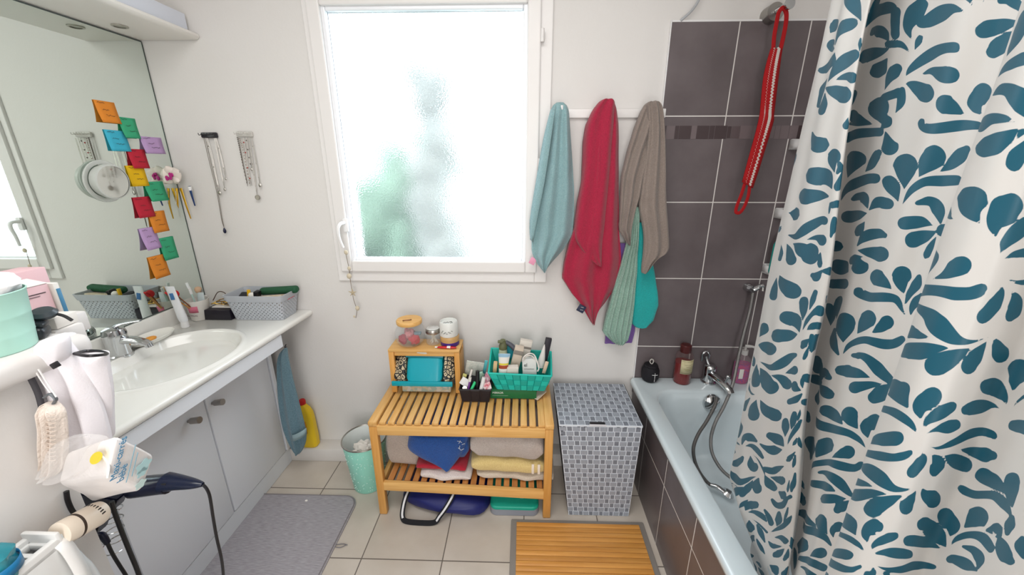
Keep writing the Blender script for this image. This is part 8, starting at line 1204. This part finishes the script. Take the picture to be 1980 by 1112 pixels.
7 0,0 0,0 0,0 0,0 -14,-19 -16,-20 -12,-13 -6,-8 -9,-8 -11,-9 -4,-4 -2,-5;594,930 -9,-19 -10,-20 -8,-15 -4,-7 -3,-9 -5,-11 -7,-18 1,-12 7,1 10,14 6,9 7,13 7,18 4,19 2,19 2,18;599,934 -2,-14 -2,-14 -2,-11 -1,-5 0,-6 -1,-7 0,-8 3,-1 4,6 3,9 2,8 2,9 3,10 0,11 -2,11 -2,9 -1,4 -2,-4;352,711 -26,-15 -4,-5 8,-4 7,-4 -4,-6 -3,-4 11,4 0,0 -11,-4 7,4 -11,1 100,61 11,9 0,0 -7,0 7,14 5,13 -34,-27;450,767 2,-10 7,-4 11,0 11,1 16,9 14,7 2,2 3,3 1,3 0,1 -6,5 -5,4 -8,2 -10,-1 -12,-3 -13,-4 -5,-3 -6,-8;107,489 8,0 7,0 4,0 12,11 27,25 13,19 -5,5 -22,-13 -29,-23 -18,-24 19,26 -3,-1 1,-1 -17,-24;159,491 19,-2 15,0 11,0 7,0 8,0 7,0 7,0 8,0 0,0 5,12 5,14 5,16 -5,11 -18,-2 -26,-11 -27,-11 -12,-8 -12,-13;215,547 19,11 18,10 17,10 17,10 33,23 22,15 11,10 -19,-6 -14,-5 -30,-13 -47,-34 -21,-17 -9,-9 -3,-7;263,561 15,5 14,5 14,5 14,5 18,13 29,22 18,14 -7,1 -26,-10 -22,-9 -38,-23 -19,-12 -9,-7 -5,-8;545,766 7,-2 6,-2 2,-3 2,1 5,5 6,3 7,5 8,13 3,14 -1,8 -1,6 -2,7 -6,0 -9,-11 -10,-16 -12,-17 -4,-5 -3,-6;607,868 -4,-11 -2,-12 -3,-13 -3,-13 1,-11 4,-1 6,10 16,8 4,8 0,10 0,10 0,9 0,5 -15,5""".replace('\n', '')
ZL = [2.10, 1.75, 1.15, .53, .39]
CTRL = np.array([[[0.74,1.068],[0.665,0.983],[0.615,0.888],[0.6,0.82],[0.67,0.934],[0.71,0.958],[0.69,0.895],[0.665,0.838],[0.64,0.742],[0.61,0.645],[0.615,0.592],[0.6,0.551],[0.51,0.475],[0.475,0.425],[0.48,0.401],[0.505,0.392],[0.53,0.381],[0.5,0.326],[0.46,0.266],[0.48,0.242],[0.5,0.202],[0.47,0.153]],[[0.74,1.081],[0.662,0.999],[0.61,0.875],[0.6,0.802],[0.67,0.921],[0.71,0.944],[0.69,0.88],[0.665,0.82],[0.64,0.734],[0.61,0.644],[0.615,0.596],[0.6,0.557],[0.51,0.479],[0.475,0.427],[0.48,0.401],[0.505,0.392],[0.53,0.381],[0.5,0.326],[0.46,0.266],[0.48,0.242],[0.5,0.202],[0.47,0.153]],[[0.73,1.086],[0.655,1.004],[0.6,0.837],[0.595,0.725],[0.67,0.837],[0.71,0.875],[0.69,0.826],[0.665,0.778],[0.64,0.718],[0.61,0.641],[0.615,0.602],[0.6,0.559],[0.51,0.482],[0.475,0.429],[0.48,0.401],[0.505,0.392],[0.53,0.381],[0.5,0.326],[0.46,0.266],[0.48,0.242],[0.5,0.202],[0.47,0.153]],[[0.73,1.066],[0.67,1.011],[0.64,0.83],[0.632,0.688],[0.67,0.746],[0.7,0.768],[0.685,0.735],[0.665,0.704],[0.64,0.663],[0.615,0.62],[0.615,0.598],[0.6,0.562],[0.51,0.486],[0.475,0.431],[0.48,0.401],[0.505,0.392],[0.53,0.381],[0.5,0.326],[0.46,0.266],[0.48,0.242],[0.5,0.202],[0.47,0.153]],[[0.74,0.96],[0.7,0.885],[0.66,0.751],[0.645,0.682],[0.67,0.727],[0.7,0.749],[0.685,0.723],[0.665,0.692],[0.64,0.654],[0.615,0.614],[0.615,0.597],[0.6,0.563],[0.51,0.487],[0.475,0.431],[0.48,0.401],[0.505,0.392],[0.53,0.381],[0.5,0.326],[0.46,0.266],[0.48,0.242],[0.5,0.202],[0.47,0.153]]])
def curtain_grid(ns, nz, z0, z1):
    n = CTRL.shape[1]; t = np.linspace(0, n-1, 40*(n-1)+1)
    def cr(P):
        P = np.vstack([2*P[0]-P[1], P, 2*P[-1]-P[-2]]); i = np.minimum(t.astype(int), n-2); f = (t-i)[:, None]
        a, b, c, d = P[i], P[i+1], P[i+2], P[i+3]
        return .5*((2*b)+(c-a)*f+(2*a-5*b+4*c-d)*f*f+(3*b-a-3*c+d)*f**3)
    L = [cr(c) for c in CTRL]; mid = L[2]
    s = np.concatenate([[0], np.cumsum(np.linalg.norm(np.diff(mid, axis=0), axis=1))]); su = np.linspace(0, s[-1], ns)
    Lr = [np.stack([np.interp(su, s, c[:, k]) for k in (0, 1)], 1) for c in L]
    zs = np.linspace(z0, z1, nz); G = np.zeros((nz, ns, 3))
    for j, z in enumerate(zs):
        k = min(max(int(np.searchsorted(-np.array(ZL), -z)), 1), len(ZL)-1); f = min(max((ZL[k-1]-z)/(ZL[k-1]-ZL[k]), 0), 1); f = f*f*(3-2*f)
        G[j, :, :2] = Lr[k-1]*(1-f)+Lr[k]*f; G[j, :, 2] = z
    return G, su, zs
G, su, zs = curtain_grid(620, 640, .345, 2.12)
# soft irregular creases running mostly downwards
sg, zg = np.meshgrid(su, zs)
G[..., 0] += .0035*np.sin(sg*46+2.2*np.sin(zg*1.7))*np.sin(zg*1.3+sg*9)+.0015*np.sin(sg*17+zg*12)*np.sin(zg*5+sg*31)
nz, ns = sg.shape
sdf = np.full((nz, ns), -.02); ds, dz = su[1]-su[0], zs[1]-zs[0]
polys = []
for q in LEAVES.split(';'):
    a = np.cumsum(np.array([[int(v) for v in p.split(',')] for p in q.split()]), axis=0)/1500.; polys.append(a)
# the same leaves repeat on the cloth above, below and beyond the digitised part
nb = 60; zlo = np.full(nb, 9.); zhi = np.full(nb, 0.); smax = su[-1]
bins = lambda v: np.clip((v/smax*nb).astype(int), 0, nb-1)
for p in polys:
    for k_, z_ in zip(bins(p[:, 0]), p[:, 1]):
        for q_ in (k_-1, k_, k_+1):
            if 0 <= q_ < nb: zlo[q_] = min(zlo[q_], z_); zhi[q_] = max(zhi[q_], z_)
s_end = max(p[:, 0].max() for p in polys)
extra = []; boxes = []
big = [p for p in polys if p[:, 0].min() > .50]
for sh, dzz in ((.0, .62), (.0, -.62), (.42, .05), (.42, .67), (.42, -.57), (.84, .1), (-.30, .55), (-.30, -.5), (.2, .7), (.2, -.7), (-.5, .6), (.62, .33), (.62, -.33)):
    for p in big:
        q = p+np.array([sh, dzz])
        if q[:, 0].min() < 0 or q[:, 0].max() > smax: continue
        k_ = bins(q[:, 0])
        if not np.all((q[:, 1] < zlo[k_]-.004) | (q[:, 1] > zhi[k_]+.004)): continue
        bb = (q[:, 0].min(), q[:, 0].max(), q[:, 1].min(), q[:, 1].max())
        if any(bb[0] < e[1]-.008 and bb[1] > e[0]+.008 and bb[2] < e[3]-.008 and bb[3] > e[2]+.008 and e[4] != (sh, dzz) for e in boxes): continue
        boxes.append(bb+((sh, dzz),)); extra.append(q)
for p in polys+extra:
    m = len(p); P_ = np.vstack([p[-1], p, p[0], p[1]]); out = []           # round the outline
    for k in range(m):
        a, b_, c_, d_ = P_[k:k+4]
        sharp = np.dot(b_-a, c_-b_) < 0 or np.dot(c_-b_, d_-c_) < 0
        for f in (0, .33, .66): out.append(b_+(c_-b_)*f if sharp else .5*((2*b_)+(c_-a)*f+(2*a-5*b_+4*c_-d_)*f*f+(3*b_-a-3*c_+d_)*f**3))
    p = np.array(out); lo, hi = p.min(0)-.012, p.max(0)+.012
    i0, i1 = max(0, int(lo[0]/ds)), min(ns, int(hi[0]/ds)+2); j0, j1 = max(0, int((lo[1]-zs[0])/dz)), min(nz, int((hi[1]-zs[0])/dz)+2)
    if i1 <= i0 or j1 <= j0: continue
    X = sg[j0:j1, i0:i1]; Y = zg[j0:j1, i0:i1]; d2 = np.full(X.shape, 1e9); ins = np.zeros(X.shape, int)
    for k in range(len(p)):
        a = p[k]; b_ = p[(k+1) % len(p)]; e = b_-a; L2 = max(1e-12, e @ e); t = np.clip(((X-a[0])*e[0]+(Y-a[1])*e[1])/L2, 0, 1)
        d2 = np.minimum(d2, (X-a[0]-t*e[0])**2+(Y-a[1]-t*e[1])**2)
        if a[1] != b_[1]: ins += (((a[1] > Y) != (b_[1] > Y)) & (X < (b_[0]-a[0])*(Y-a[1])/(b_[1]-a[1])+a[0]))*(1 if b_[1] > a[1] else -1)
    sdf[j0:j1, i0:i1] = np.maximum(sdf[j0:j1, i0:i1], np.where(ins != 0, 1, -1)*np.sqrt(d2))
me = bpy.data.meshes.new('curtain_cloth'); cr_ = thing('shower_curtain', 'white shower curtain with large teal leaf print hanging in folds inside the bathtub edge', 'curtain', (.60, .6, 2.12))
idx = np.arange(nz*ns).reshape(nz, ns); quads = np.stack([idx[:-1, :-1], idx[:-1, 1:], idx[1:, 1:], idx[1:, :-1]], -1).reshape(-1, 4)
keep = (G.reshape(-1, 3)[quads[:, 0], 2] > .497) | (G[nz//8, quads[:, 0] % ns, 1] > .76); quads = quads[keep]
co = (G.reshape(-1, 3)-np.array([.60, .6, 2.12])).astype(np.float32)
me.vertices.add(len(co)); me.vertices.foreach_set('co', co.ravel()); me.loops.add(len(quads)*4); me.loops.foreach_set('vertex_index', quads.ravel().astype(np.int32))
me.polygons.add(len(quads)); me.polygons.foreach_set('loop_start', np.arange(0, len(quads)*4, 4, dtype=np.int32)); me.update(); me.validate()
me.polygons.foreach_set('use_smooth', np.ones(len(quads), bool))
at = me.attributes.new('leaf', 'FLOAT', 'POINT'); at.data.foreach_set('value', sdf.ravel().astype(np.float32))
cm_ = bpy.data.materials.new('leaf_print_fabric'); cm_.use_nodes = True; nt = cm_.node_tree; pb = nt.nodes['Principled BSDF']; pb.inputs['Roughness'].default_value = .45; pb.inputs['Sheen Weight'].default_value = .1
an = nt.nodes.new('ShaderNodeAttribute'); an.attribute_name = 'leaf'; gt = nt.nodes.new('ShaderNodeMapRange'); gt.inputs[1].default_value = .0004; gt.inputs[2].default_value = .0009; nt.links.new(an.outputs['Fac'], gt.inputs[0])
mx = nt.nodes.new('ShaderNodeMix'); mx.data_type = 'RGBA'; mx.inputs[6].default_value = lin('e1deda'); mx.inputs[7].default_value = lin('0f5a70'); nt.links.new(gt.outputs[0], mx.inputs[0]); nt.links.new(mx.outputs[2], pb.inputs['Base Color'])
tr = nt.nodes.new('ShaderNodeBsdfTranslucent'); nt.links.new(mx.outputs[2], tr.inputs[0]); ms = nt.nodes.new('ShaderNodeMixShader'); ms.inputs[0].default_value = .22
nt.links.new(pb.outputs[0], ms.inputs[1]); nt.links.new(tr.outputs[0], ms.inputs[2]); nt.links.new(ms.outputs[0], nt.nodes['Material Output'].inputs[0])
me.materials.append(cm_); co_ = bpy.data.objects.new('curtain_cloth', me); C.objects.link(co_); co_.parent = cr_
rod = thing('curtain_rod', 'white curtain rod above the bathtub carrying the shower curtain', 'rod', (.61, .2, 2.16))
b = BM(); cyl(b, (.62, YF+.01, 2.16), (.62, 1.20, 2.16), .011, seg=16); part('tube', b, WPLAST, rod)
b = BM(); cyl(b, (.62, 1.19, 2.16), (.62, 1.19, CEIL-.002), .008, seg=12); part('ceiling_support', b, WPLAST, rod)
for k in range(11):
    i = int((k+.3)/11*ns); p = G[-1, i]; yy = min(1.16, p[1]); b = BM()
    tube(b, [V((p[0], p[1], 2.112)), V((.5*(p[0]+.62), yy, 2.14)), V((.62, yy, 2.1735)), V((.62-(p[0]-.62)*.2, yy, 2.16)), V((p[0], p[1], 2.110))], .0022, 6, 3); part('curtain_ring', b, WPLAST, rod)
